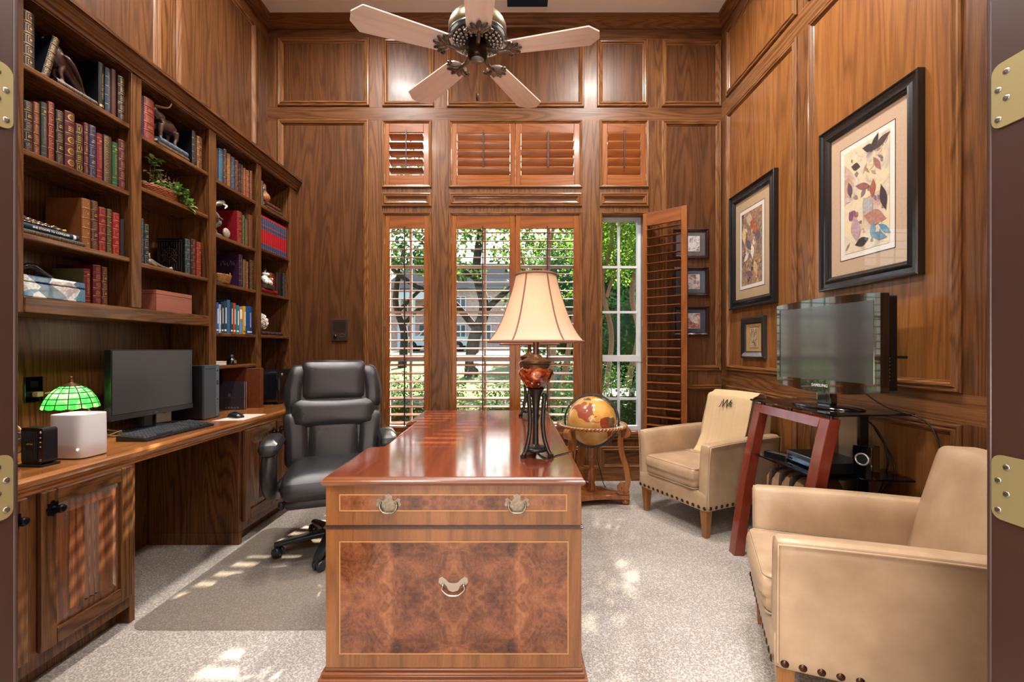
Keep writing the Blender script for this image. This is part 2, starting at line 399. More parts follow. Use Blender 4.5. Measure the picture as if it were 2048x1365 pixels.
# ceiling air vent
vt = thing('ceiling_vent', 'white framed ceiling air vent with dark grille near the cornice', 'vent', (PX(1055, 3.94), 3.885, ZC))
m = MB(); m.box(-.2, .2, -.135, .135, -.008, 0); m.box(-.178, .178, -.112, .112, -.0085, -.008, 1); m.build('vent_frame', [M_CEIL, plain('vent_dark', '#101c2c', .6)], vt)
m = MB()
for k in range(16): m.box(-.176, .176, -.108+k*.0142, -.1045+k*.0142, -.014, -.008)
m.build('vent_slat', plain('vent_slat_paint', '#2a3b52', .5), vt)

# ------------------------------------------------------------------ windows (white sashes, glass) in the thickness of the wall
M_SASH = plain('white_sash_paint', '#c9ccd0', .45)
WN = [0]
def window(px0, px1, py0, py1, vbars, hbars, rail=None):
    """sash window: frame, meeting rail, glazing bars; px in the back-wall plane"""
    WN[0] += 1; x0, x1, z0, z1 = bx(px0), bx(px1), bz(py1), bz(py0); y = YB + .115; m = MB(); w = .038
    m.box(x0, x1, y-.03, y+.03, z0, z0+w); m.box(x0, x1, y-.03, y+.03, z1-w*.8, z1); m.box(x0, x0+w*.55, y-.028, y+.028, z0+.001, z1-.001); m.box(x1-w*.8, x1, y-.028, y+.028, z0+.001, z1-.001)
    if rail: m.box(x0, x1, y-.035, y+.03, rail-.03, rail+.03)
    for vx in vbars: m.box(vx-.011, vx+.011, y-.012, y+.012, z0, z1)
    for hz in hbars: m.box(x0+.006, x1-.006, y-.0105, y+.0105, hz-.011, hz+.011)
    o = struct(f'window_{WN[0]}', m, M_SASH)
    g = MB(); g.quad((x0+.01, y, z0+.01), (x1-.01, y, z0+.01), (x1-.01, y, z1-.01), (x0+.01, y, z1-.01)); g.build('window_pane', M_PANE, o)
    return o
yk = YB + .115; pz_ = lambda py: PZ(py, yk); px_ = lambda px: PX(px, yk)
for a, b_, vb in ((769, 860, [px_(822)]), (903, 1031, [px_(970)]), (1031, 1160, [px_(1098)]), (1204, 1287, [px_(1237)])):
    window(a, b_, 430, 864, vb, [pz_(535), pz_(625), pz_(798)], pz_(717))
for a, b_, vb in ((769, 860, [px_(822)]), (903, 1031, [px_(970)]), (1031, 1160, [px_(1098)]), (1204, 1292, [px_(1237)])):
    window(a, b_, 246, 371, vb, [pz_(308)])
sl = MB()
for a, b_ in ((766, 862), (900, 1163), (1201, 1290)): sl.box(bx(a), bx(b_), YB-.03, YB+.12, bz(868)-.02, bz(866)); sl.box(bx(a)+.01, bx(b_)-.01, YB-.018, YB, bz(868)-.05, bz(868)-.02)
struct('trim_window_sill', sl, W_TRIMX)

# ------------------------------------------------------------------ plantation shutters
def shutter(label, x, z, y, w, h, stile, rt, rb, n, tilt, rod, rz=0., hinges=0, hside=-1):
    """louvered panel; origin at lower left corner; tilt in degrees (0 = flat)"""
    t = thing('plantation_shutter', label, 'shutter', (x, y, z), rz, 'stained plantation shutters')
    m = MB(); d = .014
    m.box(0, stile[0], -d, d, 0, h, 0); m.box(w-stile[1], w, -d, d, 0, h, 0); m.box(stile[0], w-stile[1], -d, d, 0, rb, 1); m.box(stile[0], w-stile[1], -d, d, h-rt, h, 1)
    m.build('shutter_frame', [W_SHUT, W_SHUTX], t, bevel=.003)
    m = MB(); sp = (h-rt-rb)/n; L = .042; T = .0052; ta = radians(tilt)
    for k in range(n):
        zc = rb + sp*(k+.5); ring0 = []; ring1 = []
        for i in range(12):
            a = 2*pi*i/12; yy = L*cos(a); zz = T*sin(a); yy, zz = yy*cos(ta)-zz*sin(ta), yy*sin(ta)+zz*cos(ta)
            ring0.append((stile[0]+.002, yy, zc+zz)); ring1.append((w-stile[1]-.002, yy, zc+zz))
        m.loft([ring0, ring1])
    m.build('louver', W_SHUTX, t)
    if rod is not None:
        m = MB(); yr = -L*cos(ta)-.006; zo = -L*sin(ta)
        m.box(rod-.006, rod+.006, yr-.006, yr+.003, rb+sp*.35+zo, h-rt+.012 - (0 if zo > -.02 else .02)); m.build('tilt_rod', plain('tilt_rod_stain', '#2c1910', .4), t, bevel=.002)
    for k in range(hinges):
        zc = h*(.12+.76*k/max(1, hinges-1)); m = MB(); hxx = -.004 if hside < 0 else w+.004
        m.cyl((hxx, -d-.002, zc-.03), .004, .06, 8); m.build('hinge', M_BRASS, t)
    return t
def shut_px(label, ox0, ox1, ix0, ix1, oy0, oy1, iy0, iy1, n, tilt, rodpx, **k):
    x0, x1 = bx(ox0), bx(ox1); z0, z1 = bz(oy1), bz(oy0)
    return shutter(label, x0, z0, YB+.012, x1-x0, z1-z0, (bx(ix0)-x0, x1-bx(ix1)), z1-bz(iy0), bz(iy1)-z0, n, tilt, None if rodpx is None else bx(rodpx)-x0, **k)
shut_px('tall narrow louvered shutter behind the black office chair', 770.5, 858.5, 779, 848, 431, 863.5, 457, 855, 24, 10, 811, hinges=3)
shut_px('tall louvered shutter at the left half of the wide window', 904, 1030, 913, 1019, 431, 863.5, 457, 855, 24, 10, 966, hinges=3)
shut_px('tall louvered shutter of the wide window, behind the lit lamp shade', 1031.5, 1159, 1041, 1147, 431, 863.5, 457, 855, 24, 10, 1094, hinges=3, hside=1)
shut_px('small upper shutter with half open louvers showing leaves', 770, 858.5, 778.7, 847, 247, 370, 265, 350, 5, -24, 814, hinges=2)
shut_px('small upper shutter with closed pale louvers beside the fan blade tip, left of the pair', 904, 1030, 914, 1020, 247, 370, 265, 350, 5, -60, 967, hinges=2)
shut_px('small upper shutter with closed pale louvers, right of the pair', 1031.5, 1159, 1042, 1148, 247, 370, 265, 350, 5, -60, 1096, hinges=2, hside=1)
shut_px('small upper shutter with closed dark louvers above the open shutter', 1205, 1291, 1215, 1282, 247, 370, 265, 350, 5, -64, 1248, hinges=2, hside=1)
hx, hy = PX(1287, YB-.035), YB-.035; fx, fy = PX(1375, 3.84), 3.84
ws = sqrt((fx-hx)**2+(fy-hy)**2)
shutter('tall louvered shutter swung open against the small framed prints', hx, bz(863), hy, ws, bz(431)-bz(863), (.04, .05), .118, .04, 24, 5, None, atan2(fy-hy, fx-hx), hinges=3)

# ------------------------------------------------------------------ wall intercom
it = thing('wall_intercom', 'dark brown intercom panel set in the back wall above the office chair', 'intercom', (bx(680), YB-.003, bz(661)))
m = MB(); m.box(-.073, .073, -.012, 0, -.1, .1); m.build('faceplate', plain('intercom_bronze', '#34251f', .4), it, bevel=.003)
m = MB()
for k in range(11): m.box(-.055, .055, -.0135, -.011, -.012+k*.009, -.0075+k*.009)
m.build('speaker_grille', plain('intercom_grille', '#281b16', .5), it)
m = MB(); m.lathe([(.016, 0), (.015, -.012), (0, -.012)], (-.036, -.012, -.056), 16, None, 'Y'); m.build('knob', plain('intercom_knob', '#1b1311', .35), it)
m = MB()
for k in range(3):
    for j in range(2): m.box(.008+k*.017, .02+k*.017, -.016, -.011, -.066+j*.018, -.055+j*.018)
m.build('button', plain('intercom_button', '#4a3d36', .4), it)
m = MB(); m.box(.012, .036, -.0135, -.011, -.034, -.028); m.build('badge', plain('badge_silver', '#a9a19a', .35, 1.), it)
def WM(t): return MB(Matrix.Translation(-Vector(t.location)))     # builder in room coordinates for a thing's parts
def organic(o, vox=.003, it=3):
    r = o.modifiers.new('remesh', 'REMESH'); r.mode = 'VOXEL'; r.voxel_size = vox; r.use_smooth_shade = True
    s = o.modifiers.new('smooth', 'SMOOTH'); s.factor = .5; s.iterations = it
    return o
# ------------------------------------------------------------------ built-in bookcase
FX = -1.99
bc = thing('bookcase', 'tall built-in stained oak bookcase with four open bays on the left wall', 'bookcase', (-2.12, 2.95, .765))
STI = [(1.74, 1.83), (2.344, 2.41), (2.946, 3.015), (3.491, 3.553), (4.012, YB-.001)]
ZT = .765
for k, (y0, y1) in enumerate(STI):
    m = WM(bc); z0 = ZT if k != 1 else 1.355
    if k == 0: m.box(FX-.022, FX, y0, y1, 1.355, 2.66); m.box(FX-.022, FX, y0, 1.805, ZT, 1.355); m.box(-2.25, FX-.02, y1-.025, y1-.004, 1.36, 2.66)
    else: m.box(FX-.022, FX, y0, y1, 1.425 if k == 1 else z0, 2.66)
    if k in (1, 2, 3): zz = 1.425 if k == 1 else z0; m.box(-2.25, FX-.02, y0+.006, y0+.026, zz, 2.66); m.box(-2.25, FX-.02, y1-.026, y1-.006, zz, 2.66)
    if k == 4: m.box(-2.25, FX-.02, y0+.006, y0+.026, z0, 2.66)
    m.build('stile', W_CASE, bc, bevel=.004)
m = WM(bc); m.box(-2.252, -2.245, 1.76, 2.96, 1.36, 2.66); m.box(-2.252, -2.245, 2.96, YB-.002, ZT, 2.66); m.build('back_panel', W_CASE, bc)
m = WM(bc); m.box(-2.25, FX, 1.83, 2.946, 1.355, 1.425); m.build('bottom_rail', W_CASEY, bc, bevel=.006)
m = WM(bc); m.box(-2.25, FX-.0, 1.74, YB-.002, 2.65, 2.668); m.build('top_board', W_CASEY, bc)
CR = [(0, 2.655), (.006, 2.657), (.008, 2.676), (.016, 2.682), (.017, 2.690), (.026, 2.700), (.040, 2.724), (.046, 2.729), (.054, 2.731), (.054, 2.750), (-.265, 2.750)]
m = WM(bc); vs = []
for y in (1.0, YB-.002): vs += [(FX+v, y, z) for v, z in CR]
n = len(CR); m.add(vs, [(i, i+1, n+i+1, n+i) for i in range(n-1)]); m.build('crown', W_CASEY, bc)
SHELF = {0: (2.38, 2.03, 1.685), 1: (2.365, 2.084, 1.673), 2: (2.355, 1.985, 1.665, 1.320, 1.095), 3: (2.357, 2.013, 1.665, 1.322)}
for k, zs in SHELF.items():
    y0, y1 = STI[k][1], STI[k+1][0]
    for z in zs:
        m = WM(bc); m.box(-2.244, FX-.008, y0-.004, y1+.004, z-.025, z); m.build('shelf', W_CASEY, bc, bevel=.006, seg=3)
# ------------------------------------------------------------------ counter + base cabinets
ct = thing('countertop', 'long glossy wooden countertop running along the bookcase under the monitor', 'countertop', (-1.96, 2.5, .69))
W_COUNT = wood('counter_timber_polished', '#5a3216', '#9c602f', '#b97f48', 'Y', .16, .6, 4., loc=(4, 4, 1), contrast=.55)
m = WM(ct); E = [(-1.72, .70), (-1.690, .70), (-1.690, .712), (-1.682, .718), (-1.680, .726), (-1.672, .732), (-1.666, .742), (-1.665, .752), (-1.668, .760), (-1.676, .765), (-2.257, .765), (-2.257, .725), (-1.72, .725)]
m.add([(x, y, z) for y in (.9, YB-.001) for x, z in E], [(i, (i+1) % 13, 13+(i+1) % 13, 13+i) for i in range(13)]); m.build('worktop', W_COUNT, ct)
M_KNOB = plain('knob_black_iron', '#14171d', .28, .7)
def cab_door(par, y0, y1, z0, z1, knob_y):
    m = WM(par); xf = -1.668; xb = -1.688; s = .058
    m.box(xb, xf, y0, y0+s, z0, z1, 0); m.box(xb, xf, y1-s, y1, z0, z1, 0); m.box(xb, xf, y0+s, y1-s, z0, z0+s, 1); m.box(xb, xf, y0+s, y1-s, z1-s, z1, 1)
    d = m.build('door', [W_CASE, W_CASEY], par, bevel=.005, seg=2)
    m = WM(par); a0, a1, b0, b1 = y0+s, y1-s, z0+s, z1-s; q = .042
    m.box(xb, xf-.013, a0, a1, b0, b1)
    o = [(xf-.012, a0, b0), (xf-.012, a1, b0), (xf-.012, a1, b1), (xf-.012, a0, b1)]; i_ = [(xf-.002, a0+q, b0+q), (xf-.002, a1-q, b0+q), (xf-.002, a1-q, b1-q), (xf-.002, a0+q, b1-q)]
    for k in range(4): m.quad(o[k], o[(k+1) % 4], i_[(k+1) % 4], i_[k])
    yc = (y0+y1)/2; fw = .009
    ys = [a0+q] + [v for k in (-1, 0, 1) for v in (yc+k*.021-fw, yc+k*.021, yc+k*.021+fw)] + [a1-q]; xs = [xf-.002] + [xf-.002, xf-.010, xf-.002]*3 + [xf-.002]
    for k in range(len(ys)-1): m.quad((xs[k], ys[k], b0+q), (xs[k+1], ys[k+1], b0+q), (xs[k+1], ys[k+1], b1-q), (xs[k], ys[k], b1-q))
    p = m.build('raised_panel', wood('door_panel_figured', '#2a150b', '#5a331d', '#7d4c2b', 'Z', .24, .4, 5., loc=(8, 5, 2), contrast=1.1), par); p.parent = d
    m = WM(par); zk = .632
    pet = []
    for k in range(32): a = 2*pi*k/32; r = .021*(1+.16*cos(8*a)); pet.append((knob_y+r*cos(a), zk+r*1.25*sin(a)))
    m.prism(pet, .005, 'YZ', (xf, 0, 0)); m.lathe([(.009, 0), (.006, .008), (.006, .016), (.013, .022), (.016, .030), (.013, .038), (.005, .041), (0, .041)], (xf+.004, knob_y, zk), 20, None, 'X')
    kb = m.build('knob', M_KNOB, par, bevel=.0015); kb.parent = d
def base_cab(label, y0, y1, doors, side):
    t = thing('base_cabinet', label, 'cabinet', (-1.97, (y0+y1)/2, 0), 0, 'base cabinets under the long countertop')
    m = WM(t); m.box(-2.25, -1.69, y0, y1, .075, .70); m.box(-2.25, -1.75, y0 if side else y0+.03, y1-.03 if side else y1, 0, .075)
    if side: m.box(-2.25, -1.69, y1-.03, y1, 0, .0745)
    else: m.box(-2.25, -1.69, y0, y0+.03, 0, .0745)
    m.build('carcass', W_CASE, t, bevel=.003)
    for d in doors: cab_door(t, *d)
    return t
base_cab('base cabinet with black knobs nearest the doorway, left of the knee space', .93, 2.01, [(1.13, 1.548, .13, .70, 1.503), (1.59, 1.975, .13, .70, 1.628)], True)
base_cab('base cabinet behind the office chair, beyond the knee space', 2.77, YB-.02, [(2.80, 3.165, .13, .70, 3.125), (3.185, 3.57, .13, .70, 3.225), (3.59, 3.98, .13, .70, 3.94)], False)

# ------------------------------------------------------------------ books
GOLD = plain('gilt', '#b08a4c', .38, .75)
SILV = plain('silver_foil', '#b9b6ae', .4, .5)
M_PAGE = plain('page_edges', '#c9b994', .85, noise=.12, nscale=60)
def deep(col, k=.62): return '#' + ''.join('%02x' % int((int(col[i:i+2], 16)/255)**1.0*255*(k**.5) + .5) for i in (1, 3, 5))  # darkens book colours to stand in for the dim shelf interiors
def leather(col): return plain('leather_' + col[1:], deep(col), .45, 0, .0, .28, noise=.14, nscale=45, bump=.05)
def filigree(col, g='#94713c', amt=.80, scale=190.):
    nm = 'gilt_filigree_' + col[1:] + g[1:] + str(int(scale))
    if nm in MATS: return MATS[nm]
    t = NT(nm); b = t.bsdf(Roughness=.4); v = t.coord((1, 1, .8))
    w = t.n('ShaderNodeTexWave', _wave_type='RINGS'); w.inputs['Scale'].default_value = scale*.35; w.inputs['Distortion'].default_value = 9.; w.inputs['Detail'].default_value = 2.; w.inputs['Detail Scale'].default_value = 2.; t.l(v, 0, w, 'Vector')
    st = t.math('GREATER_THAN', (w, 1), None, 0, amt); mx = t.n('ShaderNodeMix', _data_type='RGBA'); t.l(st, 0, mx, 0)
    mx.inputs[6].default_value = C(deep(col)); mx.inputs[7].default_value = C(g); t.l(mx, 2, b, 'Base Color'); ml = t.math('MULTIPLY', (st, 0), None, 0, .6); t.l(ml, 0, b, 'Metallic')
    MATS[nm] = t.m; return t.m
def book(label, group, x, y0, y1, z, h, d, col, style, gold=None, lie=False, lean=0., title=None, yaw=0., tsize=.011, cover=None):
    """spine towards +X; y0..y1 is the spine's width (its length when lying)"""
    t_ = (y1-y0) if not lie else h; H = h if not lie else (y1-y0)
    o = MB(); bl = min(.009, .24*t_); NS = 8
    sx = lambda y: bl*(1-(2*y/t_)**2)
    def patch(ya, yb, za, zb, off, mi):
        vs = []; fs = []
        for i in range(NS+1): y = ya+(yb-ya)*i/NS; vs += [(sx(y)+off, y, za), (sx(y)+off, y, zb)]
        for i in range(NS): fs.append((2*i, 2*i+2, 2*i+3, 2*i+1))
        o.add(vs, fs, True, mi)
    bt = .0028; ci = 3 if cover else 0; o.box(-d, 0, -t_/2, -t_/2+bt, 0, H, ci); o.box(-d, 0, t_/2-bt, t_/2, 0, H, ci)
    patch(-t_/2, t_/2, 0, H, 0, 0)
    for zz, rv in ((0, 1), (H, 0)):
        pts = [(sx(-t_/2+t_*i/NS), -t_/2+t_*i/NS, zz) for i in range(NS+1)] + [(-.012, t_/2, zz), (-.012, -t_/2, zz)]
        o.add(pts, [tuple(range(len(pts)))[::-1] if rv else tuple(range(len(pts)))], False, 0)
    def band(z):
        rings = []
        for dz, off in ((-.0032, 0), (-.0016, .0016), (.0016, .0016), (.0032, 0)): rings.append([(sx(-t_/2+t_*i/NS)+off, -t_/2+t_*i/NS, z+dz) for i in range(NS+1)])
        o.loft(rings, 0, True, False, False)
        patch(-t_/2, t_/2, z-.0046, z-.0034, .0003, 1); patch(-t_/2, t_/2, z+.0034, z+.0046, .0003, 1)
    def frame(ya, yb, za, zb, w=.0012, mi=1):
        patch(ya, yb, za, za+w, .0004, mi); patch(ya, yb, zb-w, zb, .0004, mi); patch(ya, ya+w, za, zb, .0004, mi); patch(yb-w, yb, za, zb, .0004, mi)
    def disc(y, z, r, mi=1, ry=1., off=.0005, n=18):
        pts = [(sx(y+r*cos(2*pi*k/n))+off, y+r*cos(2*pi*k/n), z+r*ry*sin(2*pi*k/n)) for k in range(n)]; o.add(pts, [tuple(range(n))], False, mi)
    q = t_*.38; nb = 4; zs = [H*(k+1)/(nb+1) for k in range(nb)]; cell = [(H*k/(nb+1)+.006, H*(k+1)/(nb+1)-.006) for k in range(nb+1)]
    if style in 'PFORCXG':
        for z_ in zs: band(z_)
        patch(-t_/2, t_/2, .002, .0034, .0003, 1); patch(-t_/2, t_/2, H-.0034, H-.002, .0003, 1)
        for k, (a, b) in enumerate(cell):
            if style == 'P': patch(-q, q, a, b, .0004, 2 if k % 2 == 0 else 0); (k % 2 and (frame(-q, q, a, b), patch(-q*.6, q*.6, a+.35*(b-a), a+.5*(b-a), .0006, 1), patch(-q*.5, q*.5, a+.6*(b-a), a+.72*(b-a), .0006, 1)))
            elif style == 'F': frame(-q, q, a, b); frame(-q*.62, q*.62, a+.2*(b-a), b-.2*(b-a), .001); disc(0, (a+b)/2, q*.3)
            elif style == 'O':
                if k % 2 == 0: frame(-q, q, a, b); disc(0, (a+b)/2, q*.72, 1, 1.25)
                else:
                    for j in range(3): patch(-q, q, a+(b-a)*(.2+.25*j), a+(b-a)*(.28+.25*j), .0004, 1)
            elif style == 'R':
                if k == 3: [patch(-q*.7, q*.7, a+(b-a)*(.2+.2*j), a+(b-a)*(.3+.2*j), .0004, 1) for j in range(3)]
                else:
                    for j in range(12): an = 2*pi*j/12; disc(q*.72*cos(an), (a+b)/2+q*.72*sin(an), q*.2, 1, 1., .0005, 7)
                    disc(0, (a+b)/2, q*.36, 1); disc(0, (a+b)/2, q*.22, 0, 1., .0009)
            elif style == 'C': patch(-q, q, a, b, .0004, 2)
            elif style == 'X':
                if k in (1, 3): patch(-q*.8, q*.8, a+.3*(b-a), a+.42*(b-a), .0004, 1); patch(-q*.6, q*.6, a+.55*(b-a), a+.65*(b-a), .0004, 1)
                else: disc(0, (a+b)/2, q*.5, 2, 1.3); frame(-q, q, a, b, .0009)
            elif style == 'G': patch(-q*.75, q*.75, a+.1*(b-a), b-.1*(b-a), .0004, 2)
    elif style == 'L': patch(-q, q, .01, H-.01, .0004, 2); frame(-q*1.08, q*1.08, .007, H-.007)
    elif style == 'V': patch(-q*.4, q*.4, .02, H-.02, .0004, 2); [patch(-t_/2, t_/2, z_, z_+.0014, .0003, 1) for z_ in zs]
    elif style == 'S':
        for a in (.08, .2, .78, .9): patch(-t_/2, t_/2, H*a, H*a+.0016, .0004, 1)
        patch(-q*.55, q*.55, H*.26, H*.74, .0004, 2); patch(-q*.5, q*.5, H*.82, H*.86, .0004, 1)
    elif style == 'E':
        for a, b in ((.03, .16), (.60, .70), (.74, .93)): patch(-t_/2, t_/2, H*a, H*b, .0004, 2)
        for a in (.02, .17, .59, .71, .73, .94): patch(-t_/2, t_/2, H*a, H*a+.0018, .0006, 1)
        for a in (.80, .86): patch(-q*.7, q*.7, H*a, H*a+.004, .0007, 1)
    elif style == 'N':
        if not title: patch(-q*.45, q*.45, H*.3, H*.8, .0004, 2)
        patch(-q, q, H*.06, H*.11, .0004, 1)
    elif style == 'Z': patch(-q, q, .012, H*.45, .0004, 2); patch(-q, q, H*.55, H-.02, .0004, 1)
    mats = [leather(col), gold or GOLD, filigree(col)] if style not in 'ENZ' else [leather(col), gold or GOLD, plain('spine_block_' + (gold.name if gold else 'gilt') + col[1:], {'E': '#1d2f58', 'N': '#d8d8d4', 'Z': '#3f86c9'}[style], .5)]
    if cover: mats.append(leather(cover))
    b = o.build('book', mats)
    tag(b, label, 'book', group)
    pg = MB(); pg.box(-d+.004, -.006, -t_/2+bt, t_/2-bt, .004, H-.004); pg.build('page_block', M_PAGE, b)
    if title: text('spine_title', title, tsize, gold or GOLD, b, (bl+.0012, 0, H*.5), (0, pi/2, 0), .0003, bold=True)
    if lie: b.rotation_euler = (pi/2, 0, yaw); b.location = (x, y1, z+h/2+.0005)
    else: b.rotation_euler = (lean, 0, yaw); b.location = (x, (y0+y1)/2, z+.0005)
    return b
YS = lambda px, X=-2.02: -X*900/(1027-px)
ORD = 'first second third fourth fifth sixth seventh eighth ninth tenth eleventh twelfth thirteenth fourteenth'.split()
def row(z, suffix, group, items, X=-2.02, d=.17, gap=.0012):
    for k, it in enumerate(items):
        pre = ' standing book' if suffix.startswith('standing book ') else ' book' if suffix.startswith('book ') else ''; sfx = suffix[len(pre):].strip() if pre else suffix
        p0, p1, h, col, st, look = it[:6]; kw = it[6] if len(it) > 6 else {}
        book(f'{look}{" book" if pre else ""}, {ORD[k]} {sfx}', group, X-.004*((k*7) % 3)*0-kw.pop('back', 0), YS(p0, X)+gap, YS(p1, X)-gap, z, h, kw.pop('d', d), col, st, **kw)
# first bay
row(2.38, 'on the top shelf of the first bay', 'leather books on the top shelf of the first bay', [
    (46, 69.5, .232, '#16293a', 'F', 'tall navy book with gold rings'),
    (196, 208, .228, '#0d0f12', 'N', 'black book with gold title', dict(title='Phantom of the Opera', tsize=.014)),
    (209.5, 221.5, .225, '#17384b', 'V', 'teal blue book'),
    (222.5, 232.5, .238, '#5a2713', 'B', 'thin russet book'),
    (235, 249.5, .228, '#100d0b', 'G', 'black book with gold spine')])
book('black book with gold spine panels leaning beside the carved figurine', 'leather books on the top shelf of the first bay', -2.02, 1.925, 1.957, 2.386, .20, .16, '#10161c', 'C', lean=-.235)
book('navy and gold book lying flat under the carved figurine', 'leather books on the top shelf of the first bay', -2.018, 1.985, 2.178, 2.38, .028, .17, '#10202b', 'C', lie=True)
row(2.03, 'on the second shelf of the first bay', 'long row of leather books in the first bay', [
    (47.5, 65.5, .208, '#131c30', 'P', 'navy book with gold panels'),
    (66.3, 79.3, .222, '#7a3320', 'C', 'rust gilt book'),
    (82, 94.5, .238, '#3d443f', 'S', 'grey green book'),
    (95.3, 109, .256, '#7c1526', 'F', 'tall crimson book'),
    (111, 127, .238, '#11141a', 'P', 'black book with gold squares'),
    (129, 149.7, .256, '#5b1a20', 'R', 'wide burgundy book with gold rosettes'),
    (150.5, 166, .222, '#3a2a1c', 'O', 'brown book with gold ovals'),
    (167.5, 177.5, .246, '#5a1c23', 'G', 'thin burgundy book'),
    (178.3, 192, .249, '#23355c', 'X', 'blue book'),
    (192.7, 205.2, .228, '#87161e', 'S', 'red book'),
    (206, 223, .238, '#111110', 'L', 'black book with lacy gold spine'),
    (224.2, 235.6, .224, '#1f5a2c', 'S', 'green book'),
    (236.4, 251, .254, '#56161a', 'G', 'dark red book')])
Z3 = 1.685
book('lower blue book lying under the metal chain ornament in the first bay', 'leather books on the third shelf of the first bay', -2.015, 1.835, 2.115, Z3, .022, .17, '#26323e', 'C', lie=True)
book('blue book with white title lying beneath the chain ornament', 'leather books on the third shelf of the first bay', -2.017, 1.835, 2.085, Z3+.023, .024, .16, '#20394c', 'N', gold=plain('title_white', '#d9d6cb', .5), lie=True, title='SHE STOOPS TO CONQUER', tsize=.0125)
row(Z3, 'book on the third shelf of the first bay', 'leather books on the third shelf of the first bay', [
    (163, 181.5, .232, '#95582a', 'F', 'wide covered tan'),
    (182, 196, .236, '#43221c', 'P', 'brown gilt'),
    (197, 212, .218, '#8d1222', 'X', 'crimson'),
    (213, 224, .222, '#2c3423', 'F', 'olive green'),
    (225, 239, .214, '#a01119', 'X', 'scarlet'),
    (240, 250.5, .192, '#2a1d16', 'B', 'dark brown')])
ZB_ = 1.425
row(ZB_, 'book right of the shell box on the bottom shelf', 'red books beside the shell box', [
    (167, 181, .165, '#6b1a15', 'S', 'low olive sided red', dict(cover='#6a673c', d=.15)),
    (185.5, 203, .192, '#5e0f17', 'G', 'gold scrolled dark red'),
    (203.6, 215, .19, '#4a1712', 'P', 'brown red')], X=-2.03)
# second bay
row(2.365, 'standing book on the top shelf of the second bay', 'books on the top shelf of the second bay', [
    (283.5, 286, .22, '#20345c', 'B', 'blue sliver of a'),
    (287, 308.5, .228, '#8b1f2a', 'P', 'thick red and gold'),
    (383.5, 392, .218, '#0d0f13', 'V', 'black tall'),
    (393, 404.5, .205, '#6b3a1c', 'X', 'saddle brown')])
book('brown gilt book at the bottom of the pair under the bull figurine', 'books on the top shelf of the second bay', -2.015, 2.55, 2.79, 2.365, .026, .16, '#4a3620', 'C', lie=True)
book('pale blue gilt book lying directly under the bull figurine', 'books on the top shelf of the second bay', -2.017, 2.565, 2.785, 2.392, .03, .15, '#3d6a8a', 'P', lie=True)
row(1.673, 'book on the third shelf of the second bay', 'books on the third shelf of the second bay', [
    (282.5, 287.5, .245, '#22465c', 'G', 'tall blue'),
    (288.5, 298, .222, '#143038', 'X', 'dark teal'),
    (369.5, 381, .215, '#17454e', 'X', 'ship wheel covered teal', dict(cover='#0c1114')),
    (381.8, 391.5, .226, '#4a1622', 'G', 'maroon'),
    (392.3, 402.5, .22, '#99151c', 'F', 'bright red')])
# third bay
row(2.355, 'book in the packed top row of the third bay', 'packed top row of books in the third bay', [
    (432.5, 436, .22, '#6e2a26', 'B', 'red sliver of a'),
    (437, 446, .232, '#2a6a86', 'S', 'pale blue'),
    (446.6, 453.6, .25, '#4a2d20', 'G', 'dark brown'),
    (454, 461, .236, '#9c5f2c', 'G', 'tan'),
    (462, 469.6, .232, '#1d4a6a', 'G', 'deep blue gilt'),
    (470.2, 477, .228, '#55231f', 'G', 'maroon'),
    (477.5, 482, .22, '#14151a', 'V', 'black'),
    (482.5, 486, .222, '#5a3a2e', 'V', 'thin umber'),
    (486.6, 491.4, .21, '#96512a', 'G', 'orange brown'),
    (492, 499, .208, '#8a4530', 'P', 'red and cream striped'),
    (499.5, 505, .222, '#5c1c18', 'F', 'dark red')])
row(1.985, 'book beside the turtle sculpture in the third bay', 'books beside the turtle sculpture', [
    (473.5, 484, .235, '#8c1020', 'P', 'large crimson'),
    (484.6, 489.2, .222, '#3f5a33', 'G', 'green'),
    (489.8, 496.6, .205, '#3a2c20', 'L', 'brown lacy gilt'),
    (497.4, 505.5, .25, '#6b3f22', 'B', 'plain saddle brown')])
row(1.665, 'book behind the woven bowl in the third bay', 'books behind the woven bowl', [
    (477.5, 485, .24, '#341a38', 'V', 'dark purple'),
    (485.6, 491.4, .215, '#4e3a28', 'L', 'brown lacy gilt'),
    (492, 496.2, .205, '#8a4a35', 'G', 'terracotta'),
    (499, 506, .225, '#35251c', 'F', 'dark brown')])
W_ = plain('title_white', '#d9d6cb', .5)
row(1.32, 'in the modern book row of the third bay', 'modern books in the third bay', [
    (431.5, 437, .205, '#2f6fc4', 'N', 'sky blue book', dict(gold=W_)),
    (437.5, 442, .195, '#b9cbd6', 'N', 'pale grey blue book', dict(gold=W_)),
    (442.6, 446.8, .215, '#16365c', 'N', 'navy book', dict(gold=W_)),
    (447.3, 453.2, .222, '#2a4a57', 'N', 'slate teal book', dict(gold=W_)),
    (453.7, 460.3, .235, '#3d6c9c', 'B', 'steel blue book', dict(gold=W_)),
    (460.8, 465.3, .222, '#17495a', 'N', 'dark teal book', dict(gold=W_)),
    (466, 471.2, .22, '#c0502a', 'N', 'orange book', dict(gold=W_)),
    (471.9, 477.8, .208, '#2389a3', 'N', 'turquoise book', dict(gold=W_)),
    (478.4, 484.4, .2, '#b98d6a', 'Z', 'cream and brown book', dict(gold=plain('spine_cream', '#e0d3c4', .5))),
    (485, 491.2, .208, '#e0b51c', 'N', 'bright yellow book', dict(gold=plain('spine_ink', '#57410a', .5))),
    (492, 504.5, .213, '#16549c', 'N', 'thick blue dictionary', dict(gold=W_, title='DICTIONARY', tsize=.019))], gap=.0006)
